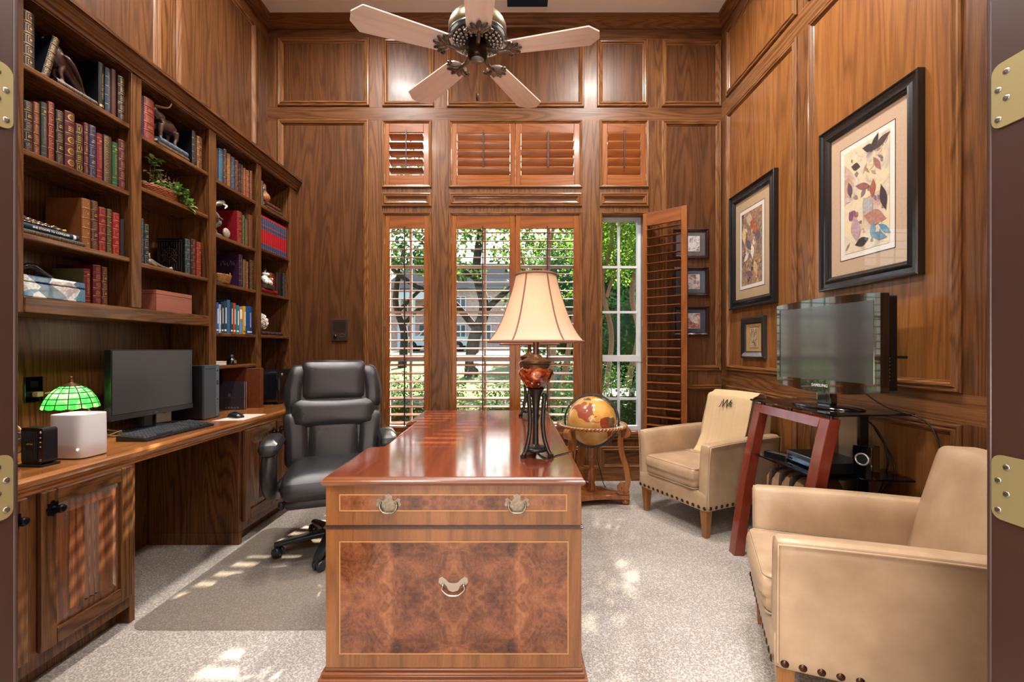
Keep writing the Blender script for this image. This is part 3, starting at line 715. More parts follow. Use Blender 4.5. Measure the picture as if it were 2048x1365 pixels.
# fourth bay
row(2.357, 'book standing beside the gourd vase', 'books beside the gourd vase', [(521.5, 526.8, .2, '#3b4650', 'F', 'blue grey gilt')])
book('maroon gilt book lying directly beneath the gourd vase', 'books beside the gourd vase', -2.02, 3.67, 3.89, 2.386, .034, .16, '#5a222a', 'C', lie=True)
book('bottom brown book of the pair beneath the gourd vase', 'books beside the gourd vase', -2.015, 3.67, 3.92, 2.357, .028, .17, '#5d4638', 'B', lie=True)
yy = [3.562 + k*.0316 for k in range(15)]
for k in range(14):
    book('red and blue encyclopedia volume in the even row of the fourth bay', 'matching encyclopedia volumes', -2.02, yy[k]+.0014, yy[k+1]-.0014, 2.013, .27, .19, '#b5121c', 'E')
row(1.665, 'book behind the painted figurine', 'books behind the painted figurine', [
    (536, 556.5, .185, '#8e1622', 'F', 'red boxed', dict(back=.03)),
    (557.2, 562, .205, '#3a2018', 'B', 'thin dark brown', dict(back=.02)),
    (562.6, 566.8, .215, '#231512', 'B', 'almost black', dict(back=.02)),
    (567.5, 572.5, .21, '#152436', 'F', 'dark blue', dict(back=.01))])
book('red book lying flat beneath the painted figurine', 'books behind the painted figurine', -1.998, 3.565, 3.80, 1.665, .03, .14, '#9a1a22', 'B', lie=True)
book('navy book lying flat beneath the white coral', 'books in the fourth bay', -2.005, 3.575, 3.90, 1.322, .028, .16, '#18283c', 'P', lie=True)
# cover decorations: ship wheel, gilt scrawl
def cover_mark(b, kind):
    m = MB(); y = -(b.bound_box[6][1]-b.bound_box[0][1])/2 - .0004
    y = min(v[1] for v in b.bound_box) - .0006; H = max(v[2] for v in b.bound_box)
    if kind == 'wheel':
        cx, cz = -.095, H*.52; ln = lambda a, c, r=.0007: m.tube([(a[0], y, a[1]), (c[0], y, c[1])], r, 4)
        for r in (.042, .030, .012): m.tube([(cx+r*cos(2*pi*k/28), y, cz+r*sin(2*pi*k/28)) for k in range(28)], .001, 4, closed=True)
        for k in range(8): a = pi*k/4; ln((cx+.010*cos(a), cz+.010*sin(a)), (cx+.056*cos(a), cz+.056*sin(a)), .001)
        for k in range(9):
            xx = -.155+.015*k
            if abs(xx-cx) > .006: dz = sqrt(max(0, .056**2-(xx-cx)**2)); ln((xx, .02), (xx, cz-dz-.004)); ln((xx, cz+dz+.004), (xx, H-.02))
        for a, c in (((-.165, .012), (-.02, .012)), ((-.02, .012), (-.02, H-.012)), ((-.02, H-.012), (-.165, H-.012)), ((-.165, H-.012), (-.165, .012))): ln(a, c)
    else:
        rr = random.Random(5); pts = [(-.165+.14*k/26, y, H*.72+rr.uniform(-.022, .022)) for k in range(27)]; m.tube(smooth_path(pts, 4), .0011, 4)
    m.build('cover_emblem', plain('dull_gilt', '#6d5a38', .45, .6), b)
for o in list(bpy.data.objects):
    l = o.get('label') or ''
    if 'ship wheel' in l: cover_mark(o, 'wheel')
    elif l.startswith('dark purple'): cover_mark(o, 'scrawl')

# ------------------------------------------------------------------ ornaments on the shelves
M_BRONZE = plain('dark_bronze', '#4a3128', .42, .15, .2, noise=.25, nscale=25, bump=.2)
t = thing('carved_figurine', 'dark brown carved bird figurine with a long tapering tail on the flat navy book', 'figurine', (-2.06, 2.05, 2.409))
m = MB(); P = smooth_path([(0, -.055, .16), (0, -.045, .135), (0, -.02, .10), (0, .02, .075), (0, .06, .045), (0, .10, .0)], 5); n = len(P)
m.tube(P, [.016+.024*sin(pi*min(1, k/n*1.5))*(1-k/n)+.004 for k in range(n)], 12)
m.sphere((0, -.058, .168), .018, 14, None, 1, 1.2, 1); m.tube([(.0, -.072, .168), (0, -.09, .155)], [.008, .002], 8)
m.tube(smooth_path([(.03, -.03, .12), (.038, .02, .085), (.02, .09, .02)], 5), [.01, .02, .024, .022, .02, .016, .014, .012, .008, .005, .003], 10, None, False, True, .5)
for s in (-.014, .016): m.tube(smooth_path([(s, -.01, .08), (s, -.02, .045), (s, -.012, .012), (s, -.035, .004)], 4), [.015, .014, .012, .011, .009, .009, .009, .008, .008, .009, .01, .008, .006], 8)
m.cbox((0, -.012, .004), (.06, .07, .008)); organic(m.build('figurine_body', M_BRONZE, t), .0035)
# bull
t = thing('bull_figurine', 'brown carved long-horned bull figurine standing on two flat books', 'figurine', (-2.07, 2.66, 2.4225))
m = MB()
m.tube(smooth_path([(0, .06, .115), (0, .03, .112), (0, -.01, .105), (0, -.05, .10)], 4), [.024, .03, .034, .037, .038, .038, .038, .037, .037, .038, .04, .038, .034], 14)
m.sphere((0, .055, .105), .034, 14); m.sphere((0, -.035, .135), .034, 14); m.tube([(0, -.045, .135), (0, -.075, .155)], [.034, .026], 12)
m.tube(smooth_path([(0, -.07, .162), (0, -.095, .148), (0, -.112, .126)], 4), [.026, .026, .025, .023, .021, .019, .017, .016, .015], 12)
for s in (-.024, .024):
    m.tube(smooth_path([(s, -.05, .09), (s*1.1, -.055, .05), (s, -.052, .02), (s, -.056, .002)], 3), [.019, .017, .014, .012, .010, .010, .009, .010, .011, .011], 8)
    m.tube(smooth_path([(s, .06, .09), (s*1.1, .066, .055), (s, .056, .025), (s, .064, .002)], 3), [.022, .019, .015, .012, .010, .009, .009, .010, .011, .011], 8)
m.tube(smooth_path([(0, .088, .125), (0, .1, .09), (.005, .094, .045)], 4), [.006, .005, .005, .005, .005, .005, .006, .008, .005], 6)
organic(m.build('bull_body', M_BRONZE, t), .0035)
for s in (-1, 1):
    m = MB(); m.tube(smooth_path([(s*.018, -.078, .18), (s*.05, -.07, .176), (s*.075, -.055, .182), (s*.088, -.05, .21)], 5), [.0085-.0004*k for k in range(16)], 8); m.build('horn', plain('horn_tan', '#8c6a4c', .4), t)
# plant in basket
def leaf_mb(m, p, d, up, L, w, mi=0, fold=.25):
    d = Vector(d).normalized(); s = d.cross(Vector(up)); s = s.normalized() if s.length > 1e-5 else Vector((1, 0, 0)); u = s.cross(d)
    p = Vector(p); pts = []
    for k, (f, ww, dr) in enumerate(((0, .08, 0), (.25, .8, .02), (.5, 1., .0), (.78, .62, -.06), (1., .02, -.18))):
        c = p + d*L*f + u*L*dr; pts += [tuple(c - s*w*ww/2 + u*w*ww*fold*.5), tuple(c), tuple(c + s*w*ww/2 + u*w*ww*fold*.5)]
    fs = []
    for k in range(4): a = k*3; fs += [(a, a+1, a+4, a+3), (a+1, a+2, a+5, a+4)]
    m.add(pts, fs, True, mi)
def leaf_mat(name, c1, c2, trans=.35, rough=.45, scale=6.):
    if name in MATS: return MATS[name]
    t = NT(name); d = t.n('ShaderNodeBsdfPrincipled'); d.inputs['Roughness'].default_value = rough; tr = t.n('ShaderNodeBsdfTranslucent'); mx = t.n('ShaderNodeMixShader'); mx.inputs[0].default_value = trans
    v = t.coord(); nz = t.noise(v, scale, 2); r = t.ramp([(.35, C(c1)), (.65, C(c2))]); t.l(nz, 0, r, 0); t.l(r, 0, d, 'Base Color'); t.l(r, 0, tr, 0); t.l(d, 0, mx, 1); t.l(tr, 0, mx, 2); t.l(mx, 0, t.out, 0)
    MATS[name] = t.m; return t.m
t = thing('potted_ivy', 'trailing green ivy spilling from an oval wicker basket in the second bay', 'plant', (-2.09, 2.66, 2.084))
m = MB(); m.lathe([(.055, 0), (.066, .02), (.072, .045), (.074, .06), (.07, .062), (.064, .05)], (0, 0, 0), 36, None, 'Z', True, True, 0, 2*pi, .9, 1.9)
for k in range(7): z = .006+k*.0085; r = .058+.0165*min(1, k/5); m.tube([(r*.9*cos(2*pi*j/48), r*1.9*sin(2*pi*j/48), z+.002*(1 if (j+k) % 2 else -1)) for j in range(48)], .0045, 6, None, True)
m.build('basket', plain('wicker_red_brown', '#8a4a24', .6, noise=.3, nscale=60), t)
m = MB(); r_ = random.Random(3)
for k in range(240):
    a = r_.uniform(0, 2*pi); q = r_.uniform(0, 1); y = sin(a)*q*.12; x = cos(a)*q*.05; z = .06+r_.uniform(0, .07)*(1-q*.6)
    if k < 90: y = r_.uniform(.03, .135); z = .085-(y-.03)*1.0+r_.uniform(-.015, .03); z = max(z, .012 if y < .11 else -.02); x = .045+r_.uniform(0, .05)
    if k > 214: y = -.10+r_.uniform(-.02, .05); z = .12+r_.uniform(0, .1); x = r_.uniform(-.02, .04)
    L = r_.uniform(.026, .05); leaf_mb(m, (x, y, z), (r_.uniform(.1, 1), r_.uniform(-.6, 1), r_.uniform(-.5, .7)), (r_.uniform(-.3, .3), r_.uniform(-.3, .3), 1), L, L*.62, 0 if r_.random() < .6 else 1)
m.build('foliage', [leaf_mat('ivy_green', '#2f5a20', '#6d9a3a'), leaf_mat('ivy_variegated', '#8fae4a', '#cdd79a')], t)
m = MB()
for k in range(60): a = r_.uniform(0, 2*pi); q = r_.uniform(.2, 1); p = (.03*cos(a)+.03, .13*q*sin(a), .075+r_.uniform(0, .06)); m.sphere(p, .0042, 6)
for k in range(9): y = -.11+k*.027; m.tube(smooth_path([(.01, y*.8, .05), (.03, y, .10+.02*(k % 3)), (.04, y*1.1, .13+.02*((k+1) % 3))], 4), .0012, 5)
m.build('berry_sprig', plain('sprig_mauve', '#6e4a40', .7, noise=.4, nscale=80), t)
# small animal + bits beside the wheel book
t = thing('lying_animal_figurine', 'small bronze lying animal figurine before the ship wheel book', 'figurine', (-2.05, 2.56, 1.673))
m = MB(); m.tube(smooth_path([(0, -.05, .022), (0, -.02, .026), (0, .02, .02), (0, .09, .012), (0, .13, .012)], 4), [.014, .018, .02, .02, .019, .018, .016, .014, .012, .010, .008, .007, .006, .006, .007, .008, .008], 10)
m.sphere((0, -.045, .05), .018, 12); m.tube([(0, -.05, .052), (.004, -.07, .045)], [.011, .006], 8); m.tube([(.0, -.03, .06), (.002, -.025, .078)], [.007, .002], 6); m.sphere((0, .132, .014), .012, 10)
m.tube([(.012, -.03, .02), (.02, .0, .006)], [.008, .006], 8); organic(m.build('figurine_body', plain('old_pewter', '#857866', .4, .5, noise=.3, nscale=50), t), .003)
# humidor
t = thing('humidor', 'plain reddish wooden box with fitted lid on the low shelf of the second bay', 'box', (-2.105, 2.68, 1.425))
W_BOX = wood('cherry_box', '#6a3327', '#935847', '#a8705c', 'Y', .12, .6, 3., contrast=.4)
m = MB(); m.box(-.09, .09, -.14, .14, 0, .093); m.build('box_body', W_BOX, t, bevel=.002)
m = MB(); m.box(-.09, .09, -.14, .14, .0945, .118); m.build('lid', W_BOX, t, bevel=.002)
# shell inlay box with horn on the lid
def shellmat():
    t = NT('abalone_inlay'); b = t.bsdf(Roughness=.14); v = t.coord((1, 1, 1.3), (0, 0, 0), (0, 0, 0)); vo = t.n('ShaderNodeTexVoronoi'); vo.inputs['Scale'].default_value = 15; t.l(v, 0, vo, 'Vector')
    nz = t.noise(v, 40, 3, .6, 1.5); sep = t.n('ShaderNodeSeparateColor'); t.l(vo, 'Color', sep, 0); a = t.math('MULTIPLY_ADD', (nz, 0), None, 0, .5); t.l(sep, 0, a, 2)
    r = t.ramp([(.25, C('#1d3a52')), (.5, C('#3f7496')), (.68, C('#6d93a8')), (.85, C('#9c8680')), (1.15 if False else 1., C('#cfd4d6'))]); t.l(a, 0, r, 0); t.l(r, 0, b, 'Base Color'); b.inputs['Coat Weight'].default_value = .5
    return t.m
M_SHELL = shellmat()
t = thing('inlaid_box', 'shiny blue shell-inlaid box with a curved horn handle on the first bay bottom shelf', 'box', (-2.09, 1.985, 1.425))
m = MB(); m.box(-.075, .075, -.135, .135, 0, .062); m.build('box_body', M_SHELL, t, bevel=.004)
m = MB(); m.box(-.075, .075, -.135, .135, .064, .092); m.build('lid', M_SHELL, t, bevel=.005, seg=3)
m = MB(); P = smooth_path([(.03, -.12, .106), (.03, -.09, .13), (.03, -.055, .138), (.03, -.02, .12), (.03, .03, .095), (.03, .055, .0925)], 5); n = len(P); m.tube(P, [.006+.009*sin(pi*k/n)*(1-.5*k/n) for k in range(n)], 12); m.build('handle', plain('polished_horn', '#1c1612', .08, .2, .6), t)
# chain ornament
t = thing('chain_ornament', 'polished metal chain ornament draped over two flat blue books', 'ornament', (-2.06, 1.94, 1.7335))
m = MB()
P = smooth_path([(.0, -.075, .026), (.005, -.03, .018), (.01, .02, .012), (.02, .085, .008)], 5)
for i, p in enumerate(P[:-1]):
    a = pi/2*(i % 2); rr = .0105; d = (Vector(P[i+1])-Vector(p)).normalized(); u = Vector((0, 0, 1)).cross(d).normalized(); w_ = d.cross(u)
    ring = [tuple(Vector(p)+d*(rr*1.35*cos(2*pi*k/12))+(u*cos(a)+w_*sin(a))*(rr*sin(2*pi*k/12))) for k in range(12)]; m.tube(ring, .0038, 6, None, True)
P = smooth_path([(.02, -.08, .008), (.028, -.02, .006), (.03, .03, .006)], 4)
for i, p in enumerate(P): m.tube([(p[0]+.009*cos(2*pi*k/12), p[1]+.012*sin(2*pi*k/12), p[2]) for k in range(12)], .0036, 6, None, True)
m.build('chain', plain('warm_steel', '#9a8678', .22, .9), t)
m = MB(); [m.sphere((.02+.012*cos(k), .09+.012*sin(k), .006+.003*(k % 2)), .007, 8) for k in range(7)]; m.build('clasp', GOLD, t)
# turtle sculpture
M_PEWT = plain('pewter_patina', '#8b8678', .38, .4, noise=.4, nscale=40, bump=.3)
M_STON = plain('verdigris_stem', '#5f6a62', .5, .2, noise=.3, nscale=40, bump=.3)
t = thing('turtle_sculpture', 'silvery sculpture of two sea turtles on a twisted coral stem, third bay', 'sculpture', (-2.06, 3.10, 1.985))
m = MB(); P = smooth_path([(0, .02, 0), (0, -.01, .05), (.01, .015, .10), (0, -.02, .15), (.0, -.01, .19)], 5); m.tube(P, [.018]*5+[.013]*16, 10); m.tube(smooth_path([(0, .0, .06), (.01, .045, .09), (.01, .05, .12)], 4), .007, 8); m.tube(smooth_path([(0, 0, .02), (.01, .05, .008), (.0, .075, .004)], 4), [.014]*5+[.009]*4, 8); m.sphere((0, .02, .0125), .035, 14, None, 1, 1.3, .35); organic(m.build('stem', M_STON, t), .0035)
for cz, cy, rx in ((.225, .0, .35), (.135, -.035, -.5)):
    m = MB(Matrix.Translation((.01, cy, cz)) @ Matrix.Rotation(rx, 4, 'X')); m.sphere((0, 0, 0), .05, 18, None, .85, 1.15, .42)
    m.tube(smooth_path([(0, .055, .0), (0, .075, .004), (0, .09, .0)], 3), [.012, .013, .014, .016, .016, .014, .010], 10)
    for sx_ in (-1, 1): m.tube(smooth_path([(sx_*.035, .03, -.005), (sx_*.06, .015, -.02), (sx_*.062, -.02, -.035)], 4), [.012, .013, .013, .012, .011, .01, .008, .006, .003], 8, None, False, True, .4); m.tube([(sx_*.025, -.045, -.006), (sx_*.035, -.075, -.014)], [.01, .005], 8)
    tb = organic(m.build('turtle', M_PEWT, t), .0035)
    q = MB(Matrix.Translation((.01, cy, cz)) @ Matrix.Rotation(rx, 4, 'X'))
    for (gx, gy) in [(0, y_*.022) for y_ in (-2, -1, 0, 1, 2)] + [(s_*.022, y_*.022+.011) for s_ in (-1, 1) for y_ in (-2, -1, 0, 1)]:
        k = 1-(gx/.0425)**2-(gy/.0575)**2
        if k > .05: q.sphere((gx, gy, .021*sqrt(k)), .0095, 8, None, 1, 1, .35)
    g_ = q.build('shell_scute', plain('scute_dark', '#3a352c', .4, .2), t); g_.parent = tb
t = thing('speckled_stone', 'flat speckled oval stone beside the turtle sculpture stem', 'stone', (-2.0, 3.165, 1.985))
m = MB(); m.sphere((-.02, 0, .036), .036, 20, None, .45, 1., 1.); m.build('stone_body', plain('speckled_stone', '#8d8272', .7, noise=.5, nscale=120, bump=.5), t)
# woven bowl
t = thing('woven_bowl', 'small tan woven basket bowl before the dark purple book', 'bowl', (-2.03, 3.13, 1.665))
m = MB()
for k in range(9): z = .004+k*.0065; r = .042+.016*(k/8)**.7; m.tube([(r*.8*cos(2*pi*j/40), r*1.35*sin(2*pi*j/40), z+.0015*(1 if (j+k) % 2 else -1)) for j in range(40)], .004, 6, None, True)
m.lathe([(.0, .003), (.045, .003), (.055, .05)], (0, 0, 0), 30, None, 'Z', True, False, 0, 2*pi, .78, 1.3); m.tube(smooth_path([(.0, .07, .055), (.01, .08, .07), (.0, .09, .085)], 3), .002, 5)
m.build('bowl_weave', plain('wicker_tan', '#a3743f', .6, noise=.3, nscale=70), t)
# low shelf bits
t = thing('ink_bottle', 'small black bottle with gold label on the lowest shelf of the third bay', 'bottle', (-2.03, 3.24, 1.095))
m = MB(); m.lathe([(.026, 0), (.03, .006), (.031, .03), (.024, .042), (.012, .047), (.012, .053)], (0, 0, 0), 24); m.build('bottle_body', M_GLOSSB, t)
m = MB(); m.lathe([(.016, .053), (.016, .067), (.012, .07), (0, .07)], (0, 0, 0), 20); m.build('cap', M_BLACK, t)
m = MB(); m.lathe([(.0318, .010), (.0318, .03)], (0, 0, 0), 12, None, 'Z', True, False, -.5, .5)
m.build('label', filigree('#15120e', '#c9a25a', .5, 400), t)
t = thing('card_box', 'flat white card box on the lowest shelf of the third bay', 'box', (-2.05, 3.075, 1.095)); m = MB(); m.box(-.05, .05, -.055, .06, 0, .02); m.build('box_body', plain('card_white', '#c3bcb0', .6), t, bevel=.001); m = MB(); m.box(-.051, .051, -.056, .061, .0202, .027); m.build('lid', plain('card_white', '#c3bcb0', .6), t, bevel=.001)
t = thing('red_topped_jar', 'little dark jar with a red knob top standing on the white card box', 'jar', (-2.04, 3.055, 1.1225)); m = MB(); m.lathe([(.018, 0), (.022, .008), (.02, .025), (.008, .032)], (0, 0, 0), 20); m.build('jar_body', plain('jar_dark_glass', '#12161b', .1), t); m = MB(); m.sphere((0, 0, .046), .015, 14); m.build('knob', plain('red_gloss', '#a3141c', .25), t)
# gourd vase
t = thing('gourd_vase', 'polished brown gourd-shaped wooden vase on two flat books', 'vase', (-2.08, 3.72, 2.4205))
m = MB(); m.lathe([(.03, 0), (.052, .012), (.064, .035), (.060, .058), (.046, .076), (.036, .092), (.033, .105), (.032, .13), (.030, .148), (.026, .15), (.022, .13)], (0, 0, 0), 32); m.build('vase_body', wood('gourd_timber', '#6a3f24', '#9c6a42', '#b98a5f', 'X', .22, .4, 3., contrast=.5), t)
m = MB(); m.lathe([(.0365, .094), (.0385, .099), (.035, .104)], (0, 0, 0), 32, cap=False); m.build('neck_ring', plain('gourd_ring', '#5b3a24', .4), t)
# painted figurine
t = thing('painted_figurine', 'black and white painted ceramic animal figurine on a dark plinth, fourth bay', 'figurine', (-2.014, 3.66, 1.6955))
m = MB(); m.box(-.03, .03, -.05, .085, .0, .032); m.build('plinth', plain('plinth_dark', '#2e2a24', .5, noise=.4, nscale=60, bump=.6), t, bevel=.006)
m = MB(); m.sphere((.0, -.01, .075), .032, 16, None, 1, 1.1, 1.2); m.sphere((.0, -.016, .122), .022, 14, None, 1, 1.1, 1); m.sphere((.026, .01, .055), .02, 12); m.sphere((.026, -.035, .052), .018, 12); m.sphere((.01, .045, .052), .022, 12); m.sphere((.015, .055, .085), .015, 12); m.tube([(.02, -.02, .118), (.038, -.018, .112)], [.013, .01], 10)
organic(m.build('figure_body', plain('ceramic_white', '#d8d5cf', .25), t), .003)
m = MB(); m.lathe([(.023, 0), (.02, .006), (.014, .012)], (0, -.016, .128), 16)
for k in range(4): a = -.8+k*.5; m.tube([(0, -.016, .136), (.006, -.016+.03*sin(a), .136+.03*cos(a))], [.004, .002], 6)
for k in range(6): a = k*1.05; m.sphere((.024*cos(a), -.01+.028*sin(a), .075+.02*cos(2*a)), .009, 8, None, 1, 1, 1.2)
m.build('black_marking', plain('ceramic_black', '#17161a', .25), t)
m = MB(); m.sphere((.032, .022, .078), .012, 12, None, .7, 1, 1.2); m.build('scarf', plain('ceramic_orange', '#a3562a', .3), t)
# white coral
t = thing('white_coral', 'ruffled white coral ball resting on a flat navy book', 'coral', (-2.08, 3.665, 1.349))
m = MB(); r_ = random.Random(11); m.sphere((0, 0, .075), .062, 20)
for k in range(150):
    a = r_.uniform(0, 2*pi); z = r_.uniform(-.75, 1); q = sqrt(1-z*z); nrm = Vector((q*cos(a), q*sin(a), z)); c = Vector((0, 0, .078))+nrm*.062; s = nrm.orthogonal().normalized(); s = (Matrix.Rotation(r_.uniform(0, 2*pi), 3, nrm) @ s); v_ = nrm.cross(s)
    A = []; B = []; n = 8
    for j in range(n+1): th = -1+2*j/n; wv = .004*sin(j*1.9+k); p = c+s*(th*.017)+v_*wv; A.append(tuple(p-nrm*.006)); B.append(tuple(p+nrm*(.015*(1-th*th*.6))+v_*.003*sin(j*2.3)))
    m.add(A+B, [(j, j+1, n+2+j, n+1+j) for j in range(n)], True)
o = m.build('coral_body', plain('coral_white', '#cfc8bd', .75), t); sd_ = o.modifiers.new('solid', 'SOLIDIFY'); sd_.thickness = .003; sd_.offset = 0
# ------------------------------------------------------------------ things on the long countertop
Z0 = .7655
# modem
t = thing('modem', 'black ribbed upright modem at the doorway end of the countertop', 'modem', (-1.815, 1.70, Z0), radians(-6)); t.scale = (.76, .8, .95)
m = MB(); m.prism(rrect(-.07, .07, -.02, .07, .012), .008, 'XY', (0, 0, 0)); m.prism([(-.062, .008), (.045, .008), (.05, .02), (-.067, .02)], -.05, 'XZ', (0, 0, 0)); m.build('foot', M_BLACK, t)
m = MB(); m.prism(rrect(-.068, .036, .018, .152, .008), -.05, 'XZ', (0, .0, 0)); m.build('casing', M_BLACK, t, bevel=.002)
m = MB(); m.prism(rrect(.036, .064, .012, .152, .013), -.062, 'XZ', (0, -.006, 0)); m.build('front_panel', plain('modem_panel', '#16181d', .3), t, bevel=.003)
m = MB()
for k in range(13):
    x = -.06+k*.0068
    for z0, z1 in ((.028, .062), (.098, .138)) if 2 < k < 9 else ((.028, .138),): m.box(x, x+.0032, -.0025, .001, z0, z1)
m.build('rib', plain('modem_rib', '#22323c', .4), t)
WH = plain('white_print', '#c9cbd0', .5)
text('brand_print', 'at&t U-verse', .0075, WH, t, (-.017, -.0012, .088), (pi/2, 0, 0), .0002, bold=True)
m = MB(); m.lathe([(.0055, 0), (.005, -.0015), (0, -.0015)], (.05, -.006, .136), 16, None, 'Y'); m.build('power_button', WH, t)
for z, c in ((.115, '#7fae7a'), (.097, '#8aa85a'), (.079, '#7fae7a')):
    m = MB(); m.box(.046, .054, -.0068, -.006, z-.002, z+.002); m.build('status_light', emit('led' + c[1:], c, .5), t)
m = MB(); m.box(.044, .056, -.0068, -.006, .0225, .0245); m.box(.047, .055, -.0068, -.006, .027, .030); m.build('maker_mark', WH, t)
# white mesh router
t = thing('wifi_router', 'tall white smooth wireless router beside the black modem', 'router', (-1.80, 1.865, Z0), radians(-3)); t.scale = (.70, .74, 1.0)
def sq(n, a, b, e=3.2): return [(a*math.copysign(abs(cos(2*pi*k/n))**(2/e), cos(2*pi*k/n)), b*math.copysign(abs(sin(2*pi*k/n))**(2/e), sin(2*pi*k/n))) for k in range(n)]
m = MB(); rings = []
for z, s in ((.004, .97), (.007, 1.0), (.06, 1.0), (.174, .985), (.177, .975), (.178, .95), (.174, .93)): rings.append([(x*s, y*s, z) for x, y in sq(48, .108, .085, 5)])
m.loft(rings); m.build('casing', M_WHITE, t)
m = MB(); m.loft([[(x*.9, y*.9, z) for x, y in sq(40, .108, .085, 5)] for z in (0, .005)]); m.build('foot', M_BLACK, t)
m = MB(); m.lathe([(.004, 0), (.004, -.001), (0, -.001)], (.083, -.084, .04), 12, None, 'Y'); m.build('status_light', emit('router_led', '#ffffff', 3.), t)
# green stained-glass lamp
t = thing('stained_glass_lamp', 'small lamp with a lit green stained glass shade behind the white router', 'lamp', (-2.035, 2.07, Z0)); t.scale = (.8, .8, .92)
m = MB(); m.lathe([(.06, 0), (.062, .008), (.05, .014), (.02, .022), (.012, .04), (.010, .10), (.014, .12), (.010, .13), (.010, .175), (.02, .18), (.02, .215), (.0, .22)], (0, 0, 0), 28); m.build('base', plain('lamp_brass', '#9a8555', .3, .9), t)
SHP = [(.040, .298), (.062, .288), (.088, .266), (.108, .238), (.120, .212), (.126, .193)]
tg = NT('green_stained_glass'); d_ = tg.n('ShaderNodeBsdfPrincipled'); d_.inputs['Roughness'].default_value = .2; tr = tg.n('ShaderNodeBsdfTranslucent'); mx = tg.n('ShaderNodeMixShader'); mx.inputs[0].default_value = .75
v = tg.coord(); nz = tg.noise(v, 14, 3, .6, 1.); r = tg.ramp([(.3, C('#129a2e')), (.5, C('#3acb4c')), (.72, C('#a2f098'))]); tg.l(nz, 0, r, 0); tg.l(r, 0, d_, 'Base Color'); tg.l(r, 0, tr, 0); tg.l(d_, 0, mx, 1); tg.l(tr, 0, mx, 2); tg.l(mx, 0, tg.out, 0)
m = MB(); NP = 14; vs = []
for j, (r_, z) in enumerate(SHP):
    for k in range(NP*4):
        a = 2*pi*k/(NP*4); f = 1+.0*cos(a); zz = z-(.006*abs(sin(NP*a/2)) if j == len(SHP)-1 else 0); q = cos(pi/NP)/cos((a % (2*pi/NP))-pi/NP); vs.append((r_*q*cos(a), r_*q*sin(a), zz))
n = NP*4; m.add(vs, [(j*n+i, j*n+(i+1) % n, (j+1)*n+(i+1) % n, (j+1)*n+i) for j in range(len(SHP)-1) for i in range(n)], True); sh = m.build('lamp_shade', tg.m, t)
m = MB()
for k in range(NP): a = 2*pi*k/NP; m.tube([(r_*cos(a), r_*sin(a), z) for r_, z in SHP], .0026, 5)
for r_, z in SHP[:-1]: m.tube([(r_*cos(2*pi*k/56)*1., r_*sin(2*pi*k/56)*1., z) for k in range(56)], .0024, 5, None, True)
lc = m.build('leading', plain('lead_came', '#1a1d18', .5, .5), t); lc.parent = sh
m = MB(); m.lathe([(.046, .296), (.03, .306), (.012, .314), (.008, .318), (.011, .324), (.006, .330), (.005, .334), (.009, .339), (.006, .344), (0, .346)], (0, 0, 0), 24); m.build('finial_cap', plain('cap_bronze', '#6b4a33', .4, .6), t)
m = MB(); m.sphere((0, 0, .245), .017, 14); m.build('bulb', emit('green_lamp_bulb', '#fff3d8', 22.), t)
lamp_lights = [('green_lamp_light', (-2.035, 2.07, Z0+.215), 3.2, '#ffedc8')]
# wall outlet with plug
t = thing('wall_outlet', 'black double wall outlet plate with a cream plug behind the green lamp', 'outlet', (XL+.002, 2.112, 1.02))
m = MB(); m.box(0, .006, -.04, .04, -.06, .06); m.build('outlet_plate', M_GLOSSB, t, bevel=.002)
m = MB()
for zc in (.024, -.024): m.prism(rrect(-.017, .017, zc-.014, zc+.014, .008), .002, 'YZ', (.006, 0, 0))
m.build('socket', plain('socket_black', '#0d0d0e', .3), t)
m = MB(); m.box(.0085, .036, -.013, .016, -.036, -.012); m.build('plug', plain('plug_cream', '#b5a783', .5), t, bevel=.004)
def cord(name, label, pts, r, mat, cat='cord', n=7):
    m = MB(); m.tube(smooth_path(pts, 8), r, 7); o = m.build(name, mat); tag(o, label, cat); return o
CREAM = plain('cord_cream', '#c2b390', .5)
cord('lamp_cord', 'cream lamp cord from the wall outlet plug', [(XL+.040, 2.13, .998), (-2.19, 2.17, 1.0), (-2.15, 2.24, .95), (-2.12, 2.27, .86), (-2.1, 2.25, .79), (-2.08, 2.20, .7705)], .004, CREAM)
cord('white_cable', 'thick white cable arching up behind the black modem', [(-2.07, 1.80, .7705), (-2.07, 1.80, .84), (-2.08, 1.815, .89), (-2.1, 1.86, .90), (-2.11, 1.92, .87), (-2.11, 1.94, .80), (-2.10, 1.95, .7705)], .005, CREAM)
cord('blue_cable', 'looped blue network cable behind the modem', [(-1.93, 1.70, .7695), (-1.96, 1.72, .85), (-1.97, 1.76, .88), (-1.93, 1.79, .86), (-1.93, 1.77, .81), (-1.97, 1.75, .80), (-1.965, 1.79, .85), (-1.955, 1.83, .80), (-1.95, 1.86, .7695)], .0035, plain('cord_blue', '#23417f', .4))
cord('yellow_cable', 'yellow network cable lying beside the modem', [(-1.92, 1.66, .7695), (-1.88, 1.72, .7715), (-1.90, 1.79, .7700), (-1.95, 1.82, .7695)], .0035, plain('cord_yellow', '#d8b021', .4))
cord('thin_cord_tangle', 'tangle of thin brown cords below the monitor corner', [(-2.1, 2.24, .769), (-2.02, 2.2, .775), (-1.97, 2.2, .79), (-1.96, 2.25, .80), (-2.0, 2.28, .775), (-1.97, 2.31, .769), (-2.04, 2.33, .78), (-2.08, 2.28, .80), (-2.02, 2.25, .776), (-1.98, 2.28, .769)], .0028, plain('cord_brown', '#6d5a48', .5))
